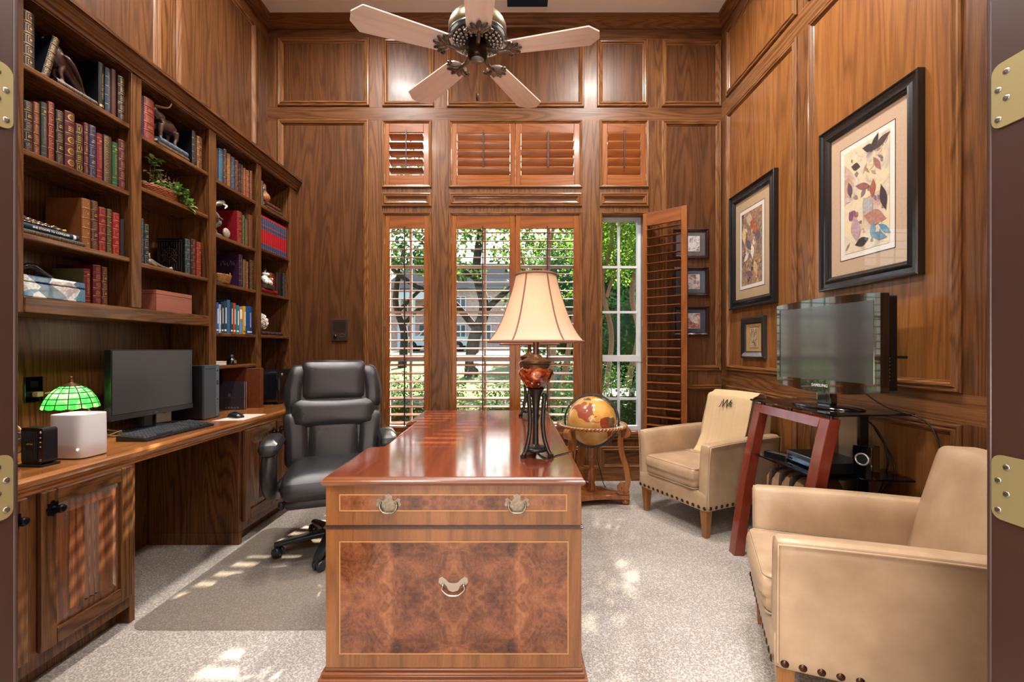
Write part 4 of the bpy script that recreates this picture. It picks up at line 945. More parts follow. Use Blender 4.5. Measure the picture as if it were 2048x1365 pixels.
# monitor
t = thing('computer_monitor', 'wide black flat computer monitor with blank grey screen on the countertop', 'monitor', (-1.985, 2.50, Z0), radians(88)); t.scale = (.95, 1, 1)
def hbox(m, *a): m.box(*a)
m = MB(); m.box(-.285, .285, .0, .038, .082, .44); m.build('housing', M_BLACK, t, bevel=.004)
ts = NT('screen_matte_grey'); b = ts.bsdf(Roughness=.42); b.inputs['Base Color'].default_value = C('#35383a'); b.inputs['Specular IOR Level'].default_value = .9; v = ts.coord(); nz = ts.noise(v, 30, 2); ts.l(ts.math('MULTIPLY_ADD', (nz, 0), None, 0, .12), 0, b, 'Roughness'); b.inputs['Roughness'].default_value = .4
ts.t.nodes['Math'].inputs[2].default_value = .34
m = MB(); m.box(-.278, .278, -.0012, .0005, .112, .434); m.build('screen', ts.m, t)
m = MB(); m.box(-.285, .285, -.002, .0, .082, .108); m.build('bezel', plain('bezel_dark', '#2b2c2e', .35), t, bevel=.001)
m = MB(); m.box(-.009, .009, -.0024, -.002, .0925, .0955); m.build('maker_mark', plain('print_grey', '#6a6c70', .4), t)
m = MB(); m.box(-.035, .035, .045, .075, .012, .20); m.box(-.02, .02, .03, .06, .18, .26); m.build('stand_neck', M_BLACK, t, bevel=.006)
m = MB(); m.prism(rrect(-.13, .13, -.06, .13, .05), .012, 'XY'); m.build('stand_foot', plain('monitor_foot', '#1f2c30', .3), t, bevel=.003)
# keyboard
t = thing('keyboard', 'long black computer keyboard in front of the monitor', 'keyboard', (-1.815, 2.375, Z0), radians(88))
m = MB(); m.prism([(-.075, 0), (.075, 0), (.075, .026), (.06, .028), (-.075, .012)], .46, 'YZ', (-.23, 0, 0)); m.build('keyboard_base', M_BLACK, t, bevel=.003)
pitch = .0192; MK = [MB(), MB(), MB()]
for rw in range(6):
    y = .053-rw*.0205; zt = .0125+(y+.075)*.105
    for k in range(23):
        x = -.215+k*pitch
        if k in (15, 19): continue
        if rw == 5 and 4 <= k <= 8: continue
        MK[0 if k < 15 else 1 if k < 19 else 2].add([(x-.0085, y-.0085, zt), (x+.0085, y-.0085, zt), (x+.0085, y+.0085, zt+.0018), (x-.0085, y+.0085, zt+.0018), (x-.0065, y-.0055, zt+.009), (x+.0065, y-.0055, zt+.009), (x+.0065, y+.0075, zt+.0105), (x-.0065, y+.0075, zt+.0105)], [(4, 5, 6, 7), (0, 1, 5, 4), (1, 2, 6, 5), (2, 3, 7, 6), (3, 0, 4, 7)])
y = .053-5*.0205; zt = .0125+(y+.075)*.105; m = MB(); m.box(-.215+4*pitch-.008, -.215+8*pitch+.008, y-.008, y+.008, zt, zt+.009)
KM = plain('key_dark', '#3c4046', .28, 0, .2); m.build('space_bar', KM, t); MK[0].build('letter_key', KM, t); MK[1].build('arrow_key', KM, t); MK[2].build('number_key', KM, t)  # key colour lightened to stand in for the reflection on the key tops
# desktop tower
t = thing('computer_tower', 'dark grey upright computer tower with a paper label on its side', 'computer', (-2.075, 2.862, Z0))
m = MB(); m.box(-.15, .142, -.07, .07, .008, .338); m.build('case', M_BLACK, t, bevel=.003)
m = MB(); m.box(.142, .158, -.07, .072, .004, .342); m.build('front_panel', plain('tower_front', '#3d464e', .35), t, bevel=.003)
m = MB(); m.box(.158, .1595, .034, .066, .012, .335); m.build('port_strip', plain('tower_strip', '#566069', .3), t, bevel=.001)
for z, s in ((.305, .006), (.22, .008), (.235, .006), (.12, .005), (.10, .004)):
    m = MB(); m.box(.1595, .1606, .05-s, .05+s, z-s*.8, z+s*.8); m.build('port', plain('port_dark', '#1c2024', .3), t)
m = MB(); m.box(.158, .1588, -.06, .03, .318, .32); m.build('drive_slot', M_BLACK, t)
m = MB(); m.box(-.02, .075, -.0712, -.07, .205, .315); lab = m.build('paper_label', plain('label_paper', '#b8b4aa', .7), t)
m = MB()
for k in range(16): m.box(-.012, .03+.035*((k*37) % 10)/10, -.0717, -.0712, .212+k*.006, .2145+k*.006)
q = m.build('print_line', plain('print_dim', '#77736b', .7), t); q.parent = lab
# desk speaker
t = thing('desk_speaker', 'small silver desktop speaker under the monitor edge', 'speaker', (-2.13, 2.79-.06, Z0), radians(50))
m = MB(); m.box(-.04, .04, -.03, .05, 0, .14); m.build('cabinet', plain('speaker_case', '#3c5666', .35), t, bevel=.004)
m = MB(); m.box(-.036, .036, -.034, -.03, .003, .137); m.build('front_baffle', plain('speaker_silver', '#b5b7bb', .35, .2), t, bevel=.003)
m = MB(); m.lathe([(.03, 0), (.027, .002), (.012, .012), (0, .010)], (0, -.034, .085), 24, None, 'Y'); m.build('driver', plain('speaker_cone', '#55575c', .6), t)
# mouse on a sheet of paper
t = tag(MB().prism([(-.085, -.14), (.09, -.11), (.085, .16), (-.06, .15)], .0012, 'XY').build('paper_sheet', plain('paper_white', '#cfc8bb', .7), loc=(-1.765, 2.90, Z0)), 'white paper sheet under the black mouse', 'paper')
t = thing('computer_mouse', 'black computer mouse resting on the white paper sheet', 'mouse', (-1.79, 2.90, Z0+.0016), radians(65))
m = MB(); rings = []
for y, w, h in ((-.052, .018, .012), (-.046, .027, .022), (-.02, .031, .033), (.012, .032, .037), (.038, .029, .03), (.052, .019, .014)): rings.append([(w*cos(a_), y, h*max(0, sin(a_))**.8) for a_ in [pi*k/12 for k in range(13)]])
m.loft(rings, closed=True); m.build('mouse_shell', plain('mouse_black', '#15181d', .25), t)
m = MB(); m.lathe([(.006, -.004), (.006, .004)], (0, -.028, .031), 16, None, 'X'); m.build('scroll_wheel', plain('wheel_grey', '#3c4046', .5), t)
# leather folder, brochures
t = thing('leather_portfolio', 'large brown leather portfolio standing against the back of the third bay', 'portfolio', (-2.03, 3.40, Z0), radians(4))
m = MB(); m.box(-.16, .125, -.022, -.016, 0, .298, 0); m.box(-.16, .125, .016, .022, 0, .298, 0); m.box(.120, .127, -.022, .022, 0, .298, 0); m.build('cover', leather('#7a3f20'), t, bevel=.003)
m = MB(); m.box(-.155, .118, -.015, .015, .004, .292); m.build('page_block', M_PAGE, t)
for k, (dx, dy, rz_) in enumerate(((0, 0, 0), (.004, .012, .03), (-.003, .024, -.02))):
    t = thing('brochure', f'{("front", "middle", "rear")[k]} dark grey brochure of the three standing before the leather portfolio', 'brochure', (-2.04+dx, 3.27+dy, Z0), radians(8)+rz_, 'standing dark brochures')
    m = MB(); m.box(-.085, .08, -.004, -.0032, 0, .205); m.box(-.085, .08, .0032, .004, 0, .205); m.build('cover', plain('brochure_cover', '#2c2a30', .3), t)
    m = MB(); m.box(-.083, .0795, -.003, .003, .001, .204); m.build('page_block', plain('brochure_pages', '#b9a4a2', .6), t)
    if k == 0:
        m = MB(); m.box(-.085, .08, -.0045, -.004, .09, .0912); m.box(-.03, -.012, -.0045, -.004, .096, .118); [m.box(-.05+.02*j, -.038+.02*j, -.0045, -.004, .01, .022) for j in range(5)]; m.build('cover_emblem', plain('brochure_print', '#5b5a66', .4), t)
# black rounded machine
t = thing('coffee_machine', 'black rounded countertop machine behind the office chair, fourth bay', 'machine', (-2.05, 3.775, Z0))
m = MB(); m.prism([(y, z) for y, z in rrect(-.21, .14, .006, .275, .045, 6)], .34, 'YZ', (-.17, 0, 0)); m.build('casing', plain('machine_black', '#111519', .22, 0, .4), t, bevel=.004)
m = MB(); m.box(.168, .176, -.17, .13, .02, .21); m.build('front_panel', plain('machine_front', '#0b0d10', .3), t, bevel=.006)
m = MB(); m.box(.176, .186, -.195, -.175, .11, .2); m.build('handle', plain('machine_handle', '#3d4247', .25, .5), t, bevel=.004)
m = MB(); m.box(.1765, .178, -.02, .05, .105, .125); m.build('label_tag', plain('tag_tan', '#b59b62', .5), t)
m = MB(); m.box(.1765, .1775, .0, .06, .05, .088); m.build('control_pad', plain('pad_dark', '#2b2f33', .4), t)
m = MB(); m.lathe([(.012, 0), (.011, .004), (0, .004)], (.17, -.12, .235), 16, None, 'X'); m.build('button', plain('button_silver', '#9b9ea3', .3, .5), t)
for yy_ in (-.18, .11):
    m = MB(); m.cyl((.12, yy_, 0), .015, .01, 12); m.cyl((-.12, yy_, 0), .015, .01, 12); m.build('foot', M_BLACK, t)

# ------------------------------------------------------------------ chair mat (clear plastic)
tm = NT('clear_vinyl'); tr = tm.n('ShaderNodeBsdfTransparent'); tr.inputs[0].default_value = C('#f3f1ee'); gl = tm.n('ShaderNodeBsdfPrincipled'); gl.inputs['Base Color'].default_value = C('#958b84'); gl.inputs['Roughness'].default_value = .3
mx = tm.n('ShaderNodeMixShader'); mx.inputs[0].default_value = .2; tm.l(tr, 0, mx, 1); tm.l(gl, 0, mx, 2); tm.l(mx, 0, tm.out, 0); v = tm.coord(); nz = tm.noise(v, 160, 2); bp = tm.n('ShaderNodeBump'); bp.inputs['Strength'].default_value = .15; tm.l(nz, 0, bp, 'Height'); tm.l(bp, 0, gl, 'Normal')
m = MB(); m.prism(rrect(-1.665, -.675, 1.93, 3.03, .07, 6), .003, 'XY', (0, 0, .001)); tag(m.build('chair_mat', tm.m), 'clear plastic floor mat under the office chair', 'mat')

# ------------------------------------------------------------------ office chair
CH = (-1.10, 2.74, .0045)
t = thing('office_chair', 'black leather high-back office chair on casters beside the desk', 'chair', CH, radians(20))
tl = NT('black_leather'); b = tl.bsdf(Roughness=.32); b.inputs['Base Color'].default_value = C('#202123'); b.inputs['Specular IOR Level'].default_value = .65; v = tl.coord(); vo = tl.n('ShaderNodeTexVoronoi'); vo.inputs['Scale'].default_value = 520; tl.l(v, 0, vo, 'Vector'); nz = tl.noise(v, 9, 3, .6, .5)
ad = tl.math('MULTIPLY_ADD', (nz, 0), None, 0, 2.2); tl.l(vo, 0, ad, 2); tl.bump(b, ad, 0, .16, .0025); rr = tl.math('MULTIPLY_ADD', (nz, 0), None, 0, .25); rr.inputs[2].default_value = .2; tl.l(rr, 0, b, 'Roughness')
LEA = tl.m
rec = lambda p: (p[0], p[1] + .21 + (p[2]-.5)*.2 + .25*p[0]*p[0]*-1.2, p[2])
m = MB(); m.pillow((0, .018, .775), (.55, .115, .65), .05, (.0, .01, 0), 12, None, lambda p: (p[0]*(1.06-.22*max(0, (p[2]-.92)/.2)**2 if p[2] > .92 else 1.06), rec(p)[1], p[2])); m.build('back_shell', LEA, t)
for nm, c, d, rr_, bl in (('headrest', (0, -.01, .998), (.40, .10, .262), .045, (.0, .02, .0)),
                          ('lumbar_cushion', (0, -.012, .79), (.52, .10, .195), .05, (.0, .022, .0)),
                          ('back_cushion', (0, -.005, .59), (.325, .10, .32), .045, (0, .018, 0))):
    m = MB(); m.pillow(c, d, rr_, bl, 10, None, rec); m.build(nm, LEA, t)
for s in (-1, 1):
    m = MB(); m.pillow((s*.237, .0, .955), (.13, .09, .29), .045, (.0, .012, 0), 8, None, lambda p: rec((p[0]*(1 - .10*max(0, (p[2]-.95)/.12)), p[1], p[2]))); m.build('headrest_wing', LEA, t)
    m = MB(); m.pillow((s*.215, -.002, .625), (.155, .10, .36), .045, (.0, .012, 0), 8, None, lambda p: rec((p[0]*(1+.05*(p[2]-.64)/.17), p[1], p[2]))); m.build('side_bolster', LEA, t)
def seatf(p): x, y, z = p; k = max(0, (-y-.13)/.15); return (x*(1+.04*(y < 0)), y, z-.035*k*k)
m = MB(); m.pillow((0, -.02, .455), (.50, .53, .125), .055, (0, 0, .02), 12, None, seatf); m.build('seat_cushion', LEA, t)
m = MB(); m.pillow((0, -.0, .375), (.47, .50, .08), .035, (0, 0, 0), 8, None, seatf); m.build('seat_base', LEA, t)
for s in (-1, 1):
    m = MB(); x = s*.315
    P = smooth_path([(s*.27, .10, .40), (x, -.02, .36), (x+s*.005, -.14, .42), (x+s*.005, -.20, .52), (x, -.19, .60), (x, -.17, .635)], 5); n = len(P)
    m.tube(P, [.034+.008*sin(pi*k/n) for k in range(n)], 12, None, False, True, .85)
    m.tube(smooth_path([(x, -.15, .645), (x, .0, .66), (x-s*.01, .14, .64), (x-s*.03, .25, .62)], 5), .024, 10); m.build('arm_frame', LEA, t)
    m = MB(); m.pillow((x, -.10, .668), (.105, .30, .075), .036, (0, 0, .012), 8, None, lambda p: (p[0], p[1], p[2]-.30*max(0, -.16-p[1])**1.3)); m.build('arm_pad', LEA, t)
PL_ = plain('base_nylon', '#1a1c1e', .35)
m = MB(); m.lathe([(.028, .09), (.028, .22), (.02, .22), (.02, .34)], (0, 0, 0), 20); m.cbox((0, 0, .335), (.2, .22, .03)); m.build('gas_lift', PL_, t)
m = MB(); m.tube([(-.10, -.06, .335), (-.26, -.11, .315)], .006, 8); m.lathe([(.008, 0), (.018, .01), (.02, .03), (.012, .042), (0, .044)], (-.265, -.112, .295), 14); m.build('tilt_lever', PL_, t)
m = MB(); m.lathe([(.05, .075), (.055, .085), (.05, .115), (.03, .12)], (0, 0, 0), 20)
for k in range(5):
    a = 2*pi*k/5 + radians(-175); ca, sa = cos(a), sin(a); rings = []
    for q, w_, zt, zb in ((.03, .036, .115, .08), (.15, .031, .105, .075), (.28, .025, .085, .062), (.315, .02, .08, .06)):
        rings.append([(q*ca-sa*w_*x, q*sa+ca*w_*x, z) for x, z in ((-1, zb), (1, zb), (1, zt-.01), (.55, zt), (-.55, zt), (-1, zt-.01))])
    m.loft(rings, smooth=False)
m.build('star_base', PL_, t, bevel=.003)
for k in range(5):
    a = 2*pi*k/5 + radians(-175); c = (.305*cos(a), .305*sin(a), 0); M_ = Matrix.Translation(c) @ Matrix.Rotation(a+.9, 4, 'Z')
    m = MB(M_); m.lathe([(.012, .03), (.012, .07)], (0, 0, 0), 12); m.cbox((0, .006, .044), (.012, .03, .03)); cs = m.build('caster', PL_, t, bevel=.002)
    for s in (-1, 1):
        m = MB(M_); m.lathe([(.012, -.011), (.026, -.010), (.0275, -.004), (.0275, .006), (.022, .010), (0, .010)], (s*.019, .012, .0275), 22, None, 'X'); w_ = m.build('caster_wheel', plain('caster_rubber', '#25282b', .35), t); w_.parent = cs

# ------------------------------------------------------------------ partners desk
DK = thing('writing_desk', 'large burl walnut pedestal desk with a glossy reddish top in the middle of the room', 'desk', (-.206, 2.38, 0))
V_WAL = wood('walnut_crossband', '#38200f', '#6f4422', '#8c5a30', 'Z', .26, .4, 3., loc=(2, 6, 3), contrast=.6)
V_TOP = wood('mahogany_polished', '#3a170d', '#6e321f', '#8a482c', 'Y', .08, .8, 3.2, loc=(6, 6, 6), contrast=.55)
V_EDGE = wood('desk_edge', '#341a0e', '#6b3c20', '#874f2b', 'X', .22, .5, 3., contrast=.5)
tb = NT('burl_walnut'); b = tb.bsdf(Roughness=.2); b.inputs['Coat Weight'].default_value = .5; b.inputs['Coat Roughness'].default_value = .06
tc = tb.n('ShaderNodeTexCoord'); sp = tb.n('ShaderNodeSeparateXYZ'); tb.l(tc, 'Object', sp, 0); ax = tb.math('ABSOLUTE', (sp, 0)); az = tb.math('ABSOLUTE', (sp, 2)); cb = tb.n('ShaderNodeCombineXYZ'); tb.l(ax, 0, cb, 0); tb.l(az, 0, cb, 2)
n1 = tb.noise(cb, 7, 6, .62, 1.2); n2 = tb.noise(cb, 34, 4, .7, 1.6); n3 = tb.noise(cb, 2.6, 2, .5, .4)
a1 = tb.math('MULTIPLY_ADD', (n2, 0), None, 0, .55); tb.l(n1, 0, a1, 2); a2 = tb.math('MULTIPLY_ADD', (n3, 0), None, 0, .5); tb.l(a1, 0, a2, 2)
r = tb.ramp([(.42, C('#2f140b')), (.52, C('#59301a')), (.62, C('#7c4a2c')), (.74, C('#99673f'))]); s_ = tb.math('MULTIPLY', (a2, 0), None, 0, .56); tb.l(s_, 0, r, 0); tb.l(r, 0, b, 'Base Color'); BURL = tb.m
STRING = plain('boxwood_stringing', '#a87a45', .35)
bx0, bx1, yF, yR = -.648, .2345, 1.552, 3.205
poly = [(-.657, 1.529), (.246, 1.529), (.246, 3.232), (-.640, 3.232), (-.640, 2.69), (-.626, 2.675), (-.595, 2.72), (-.595, 2.045), (-.640, 2.03), (-.657, 2.005)]
poly = [(-.657, 1.529), (.246, 1.529), (.246, 3.232), (-.638, 3.232), (-.638, 2.665), (-.591, 2.74), (-.591, 2.035), (-.645, 2.02), (-.657, 1.995)]
def inset(p, d):
    n = len(p); o = []
    for i in range(n):
        a, b_, c = Vector(p[i-1]), Vector(p[i]), Vector(p[(i+1) % n]); e1 = (b_-a).normalized(); e2 = (c-b_).normalized(); n1_ = Vector((-e1.y, e1.x)); n2_ = Vector((-e2.y, e2.x)); k = n1_+n2_; k = k/max(.3, k.dot(n1_)); o.append(tuple(b_+k*d))
    return o
m = WM(DK); L = []
for d, z in ((.014, .741), (.006, .743), (.002, .748), (.0, .753), (.002, .758), (.006, .760), (.007, .764), (.011, .769), (.018, .770)): L.append([(x, y, z) for x, y in inset(poly, d)])
m.loft(L, 1, False, True, False); m.add(L[-1], [tuple(range(len(poly)))], False, 0); m.add(L[0], [tuple(range(len(poly)-1, -1, -1))], False, 1)
m.build('desk_top', [V_TOP, V_EDGE], DK)
m = WM(DK); m.box(bx0, bx1, yF, 1.99, .60, .742); m.box(bx0+.052, bx1, 1.99, 2.75, .60, .742); m.box(bx0+.01, bx1, 2.75, yR, .60, .742); m.build('frieze', V_WAL, DK, bevel=.002)
def waist(m, z, h, pr):
    for x0, x1, y0, y1 in ((bx0, bx1, yF, 1.99), (bx0+.01, bx1, 2.75, yR)):
        for k, (o, a, b_) in enumerate(((pr*.6, 0, .3), (pr, .3, .7), (pr*.6, .7, 1))): m.box(x0-o, x1+o, y0-o, y1+o, z+h*a, z+h*b_)
m = WM(DK); waist(m, .588, .012, .006); m.build('waist_moulding', plain('dark_edge_walnut', '#3a2014', .3, 0, .3), DK, bevel=.0015)
for x0, x1, y0, y1 in ((bx0, bx1, yF, 1.99), (bx0+.01, bx1, 2.75, yR)):
    m = WM(DK); m.box(x0, x1, y0, y1, .108, .588); m.build('pedestal', V_WAL, DK, bevel=.002)
    m = WM(DK)
    for o, z0, z1 in ((.004, .098, .108), (.012, .088, .098), (.010, .080, .088), (.020, .062, .080), (.016, .0, .062)): m.box(x0-o, x1+o, y0-o, y1+o, z0, z1)
    m.build('plinth', V_EDGE, DK, bevel=.003)
xc = (bx0+bx1)/2
def inlay(nm, x0, x1, z0, z1):
    m = MB(); w2, h2 = (x1-x0)/2, (z1-z0)/2; m.box(-w2, w2, 0, .001, -h2, h2)
    f = m.build(nm, BURL, DK); f.location = (x0+w2-DK.location.x, yF-.0015-DK.location.y, z0+h2)
    m = MB(); s = .0035
    for a in ((-w2-s, w2+s, -h2-s, -h2), (-w2-s, w2+s, h2, h2+s), (-w2-s, -w2, -h2, h2), (w2, w2+s, -h2, h2)): m.box(a[0], a[1], -.0008, .001, a[2], a[3])
    m.build('stringing', STRING, f); return f
zf = lambda py: PZ(py, yF); xf_ = lambda px: PX(px, yF)
DR = inlay('drawer', xf_(681), xf_(1132), zf(1021), zf(991))
DR2 = inlay('deep_drawer', xf_(681), xf_(1135), zf(1307), zf(1085))
ABR = plain('aged_brass', '#8b8170', .35, .9, noise=.3, nscale=120, bump=.1)
SIL = plain('silvered_brass', '#b5aa9a', .25, .95)
def pull(x, z, par, mat, bat=True):
    m = MB(); half = [(0, -.021), (.010, -.0195), (.016, -.012), (.020, -.006), (.025, -.008), (.0265, -.002), (.024, .004), (.0255, .008), (.020, .0105), (.016, .0075), (.011, .004), (.0075, .010), (.008, .015), (.0045, .019), (0, .020)] if bat else [(0, -.013), (.009, -.011), (.013, -.002), (.017, .002), (.024, .0), (.029, .006), (.028, .014), (.022, .017), (.015, .012), (.008, .005), (0, .004)]
    pts = half + [(-a, b_) for a, b_ in half[-2:0:-1]]; sc_ = 1.62 if bat else 1.75
    pts = [(a*sc_, b_*sc_) for a, b_ in pts]
    m.prism(pts, .0022, 'XZ', (0, 0, 0)); f = m.build('pull_plate', mat, par, bevel=.0006); f.location = (x-DK.location.x-par.location.x, yF-.0022-DK.location.y-par.location.y, z-par.location.z)
    m = MB(); w = .027 if bat else .036
    for s in (-1, 1): m.lathe([(.0042, 0), (.003, -.004), (.0045, -.009), (.002, -.012), (0, -.012)], (s*w, 0, .002), 12, None, 'Y')
    m.tube(smooth_path([(-w, -.008, .002), (-w-.002, -.010, -.012), (-.018, -.013, -.028), (0, -.0135, -.031), (.018, -.013, -.028), (w+.002, -.010, -.012), (w, -.008, .002)], 5), .0032, 8); h = m.build('bail_handle', mat, f)
pull(PX(778, yF), zf(1006), DR, ABR); pull(PX(1034, yF), zf(1006), DR, ABR); pull(PX(907, yF), zf(1170), DR2, SIL, False)

# ------------------------------------------------------------------ pair of table lamps
tsx = NT('silk_shade'); dif = tsx.n('ShaderNodeBsdfPrincipled'); dif.inputs['Roughness'].default_value = .75; dif.inputs['Base Color'].default_value = C('#e3d0b8'); tr = tsx.n('ShaderNodeBsdfTranslucent'); tr.inputs[0].default_value = C('#f6e2c6'); mx = tsx.n('ShaderNodeMixShader'); mx.inputs[0].default_value = .5
v = tsx.coord((260, 260, 3)); nz = tsx.noise(v, 1., 2); bp = tsx.n('ShaderNodeBump'); bp.inputs['Strength'].default_value = .05; tsx.l(nz, 0, bp, 'Height'); tsx.l(bp, 0, dif, 'Normal'); tsx.l(dif, 0, mx, 1); tsx.l(tr, 0, mx, 2); tsx.l(mx, 0, tsx.out, 0); SHADE = tsx.m
tt = NT('tortoiseshell_glaze'); b = tt.bsdf(Roughness=.07); b.inputs['Coat Weight'].default_value = 1.; v = tt.coord(); nz = tt.noise(v, 22, 3, .6, .8); r = tt.ramp([(.36, C('#1f0805')), (.5, C('#6a1e0c')), (.6, C('#a8481a')), (.7, C('#d99a3f'))]); tt.l(nz, 0, r, 0); tt.l(r, 0, b, 'Base Color'); TORT = tt.m
IRON = plain('dark_iron', '#2e2824', .38, .6, noise=.3, nscale=60); BRN = plain('bronze_brown', '#5a4030', .38, .55, noise=.2, nscale=50)
def table_lamp(label, x, y, rz):
    t = thing('table_lamp', label, 'lamp', (x, y, .7705), rz, 'pair of table lamps on the desk')
    SP = smooth_path([(.195, .467, 0), (.165, .505, 0), (.135, .565, 0), (.110, .635, 0), (.093, .69, 0), (.080, .747, 0)], 4)
    m = MB(); m.lathe([(p[0], p[1]) for p in SP], (0, 0, 0), 64, None, 'Z', True, False); sh = m.build('lamp_shade', SHADE, t); so = sh.modifiers.new('solid', 'SOLIDIFY'); so.thickness = .0012
    TR = plain('shade_trim', '#7d5340', .7)
    m = MB()
    for k in range(6): a = 2*pi*k/6 + radians(25); m.tube([(p[0]*cos(a)*1.004, p[0]*sin(a)*1.004, p[1]) for p in SP], .0032, 6)
    m.build('shade_rib', TR, sh)
    m = MB()
    for r_, z, q in ((.195, .468, .0045), (.081, .742, .0055)): m.tube([(r_*1.005*cos(2*pi*k/64), r_*1.005*sin(2*pi*k/64), z) for k in range(64)], q, 8, None, True)
    m.build('shade_band', TR, sh)
    m = MB(); m.lathe([(.0, .735), (.012, .736), (.013, .742), (.006, .748), (.011, .756), (.017, .763), (.008, .764), (0, .760)], (0, 0, 0), 20)
    for k in range(3): a = 2*pi*k/3; m.tube([(0, 0, .738), (.079*cos(a), .079*sin(a), .742)], .0018, 6)
    m.build('finial', BRN, t)
    m = MB(); m.lathe([(.012, .40), (.012, .50), (.016, .505), (.016, .54), (.0, .545)], (0, 0, 0), 20); m.tube([(.012, 0, .52), (.05, 0, .60), (.03, 0, .72), (0, 0, .737)], .0016, 6); m.build('stem', BRN, t)
    m = MB(); m.lathe([(.0, .54), (.014, .55), (.026, .578), (.028, .597), (.02, .618), (0, .626)], (0, 0, 0), 20); m.build('bulb', emit('lamp_bulb', '#ffd9a0', 9.), t)
    m = MB(); m.lathe([(.054, .362), (.055, .378), (.062, .381), (.063, .387), (.055, .392), (.040, .400), (.026, .406), (.020, .414), (.014, .418)], (0, 0, 0), 40); m.tube([(.0555*cos(2*pi*k/48), .0555*sin(2*pi*k/48), .372) for k in range(48)], .003, 6, None, True); m.build('lid', BRN, t)
    m = MB(); m.lathe([(.036, .282), (.05, .296), (.066, .318), (.073, .338), (.070, .352), (.058, .363), (.05, .365)], (0, 0, 0), 48); m.build('urn', TORT, t)
    m = MB(); n = 48; m.add([(0, 0, .276)] + [((.036+.006*abs(sin(4*2*pi*k/n)))*cos(2*pi*k/n), (.036+.006*abs(sin(8*pi*k/n)))*sin(2*pi*k/n), .277+.005*abs(sin(8*pi*k/n))) for k in range(n)], [(0, 1+k, 1+(k+1) % n) for k in range(n)], True); m.lathe([(.012, .04), (.010, .10), (.012, .17), (.016, .22), (.020, .245), (.026, .262), (.034, .276)], (0, 0, 0), 24); m.build('column', IRON, t)
    for k in range(3):
        a = 2*pi*k/3; P = smooth_path([(.034, 0, .255), (.037, 0, .24), (.033, 0, .20), (.030, 0, .14), (.036, 0, .08), (.052, 0, .03), (.064, 0, .012)], 5); P = [(p[0]*cos(a), p[0]*sin(a), p[2]) for p in P]
        m = MB(); m.tube(P, [.0085]*5 + [.0075]*20 + [.007]*6, 8, None, False, True, 1.3); m.sphere((.036*cos(a), .036*sin(a), .25), .0105, 10); m.add(*(lambda c, w_: ([(c[0]+dx*w_, c[1]+dy*w_, z) for z in (0, .013) for dx, dy in ((-1, -1), (1, -1), (1, 1), (-1, 1))], [(3, 2, 1, 0), (4, 5, 6, 7), (0, 1, 5, 4), (1, 2, 6, 5), (2, 3, 7, 6), (3, 0, 4, 7)]))((.064*cos(a), .064*sin(a)), .0095)); m.build('leg', IRON, t)
    m = MB(); m.lathe([(.044, .022), (.051, .026), (.051, .034), (.046, .038), (.02, .042), (.012, .05)], (0, 0, 0), 36); m.build('platform', IRON, t)
    lamp_lights.append(('table_lamp_light', (x, y, .7705+.59), 5.4, '#ffdab2'))
    return t
table_lamp('lit table lamp nearest the camera on the desk, bell shade and tortoiseshell urn', .092, 1.845, radians(-25))
table_lamp('second lit table lamp, mostly hidden behind the nearer one on the desk', .105, 2.955, radians(-35))
cord('desk_lamp_cord', 'thin black lamp cord crossing the right edge of the desk', [(.10, 1.90, .7735), (.13, 1.80, .773), (.19, 1.86, .773), (.235, 1.90, .773), (.254, 1.915, .768), (.2555, 1.92, .70), (.256, 1.92, .3)], .0024, M_BLACK)
# ------------------------------------------------------------------ floor globe
GW = wood('globe_timber', '#5a2d14', '#955a2c', '#b67a43', 'Z', .22, .4, 3., contrast=.45)
t = thing('floor_globe', 'antique style floor globe in a carved wooden stand by the open window', 'globe', (.625, 3.60, 0), radians(-8))
CZ, GR = .635, .196
NAM = [(-168,66),(-160,70),(-140,70),(-125,72),(-110,68),(-95,70),(-82,72),(-70,66),(-78,58),(-92,58),(-80,52),(-66,58),(-58,52),(-66,45),(-74,40),(-81,31),(-80,25),(-84,30),(-97,27),(-97,20),(-91,18),(-87,21),(-88,15),(-83,10),(-77,8),(-83,8),(-92,14),(-105,20),(-110,27),(-114,31),(-121,35),(-124,42),(-124,48),(-132,56),(-148,60),(-160,56)]
SAM = [(-77,8),(-72,12),(-62,10),(-52,5),(-49,0),(-36,-5),(-36,-10),(-40,-20),(-48,-26),(-56,-35),(-62,-40),(-66,-46),(-69,-53),(-74,-50),(-73,-38),(-71,-20),(-77,-12),(-81,-5),(-80,1)]
GRL = [(-50,60),(-42,61),(-25,70),(-20,78),(-40,82),(-60,80),(-70,77),(-55,70)]
CUB = [(-84,22),(-77,20.5),(-74,20),(-78,22.5),(-82,23.5)]
EUR = [(-9,37),(-9,43),(-2,44),(-4,48),(8,54),(6,60),(18,69),(40,67),(70,72),(110,74),(160,69),(178,66),(160,60),(140,54),(140,45),(122,38),(121,28),(108,20),(105,10),(100,14),(90,22),(80,10),(73,18),(62,25),(57,24),(58,20),(45,13),(36,28),(36,36),(27,38),(22,38),(14,44),(5,43),(0,39)]
AFR = [(-16,14),(-10,6),(5,5),(9,3),(13,-8),(13,-18),(18,-33),(27,-33),(35,-22),(40,-14),(40,-3),(50,11),(43,12),(33,30),(20,32),(10,37),(-6,35),(-13,27)]
AUS = [(114,-22),(122,-18),(131,-12),(137,-14),(142,-11),(147,-19),(153,-26),(150,-37),(140,-38),(132,-32),(118,-35)]
def inpoly(x, y, p):
    c = False; j = len(p)-1
    for i in range(len(p)):
        if (p[i][1] > y) != (p[j][1] > y) and x < (p[j][0]-p[i][0])*(y-p[i][1])/(p[j][1]-p[i][1])+p[i][0]: c = not c
        j = i
    return c
LANDS = [(NAM, 1), (SAM, 2), (GRL, 3), (CUB, 2), (EUR, 3), (AFR, 1), (AUS, 2)]
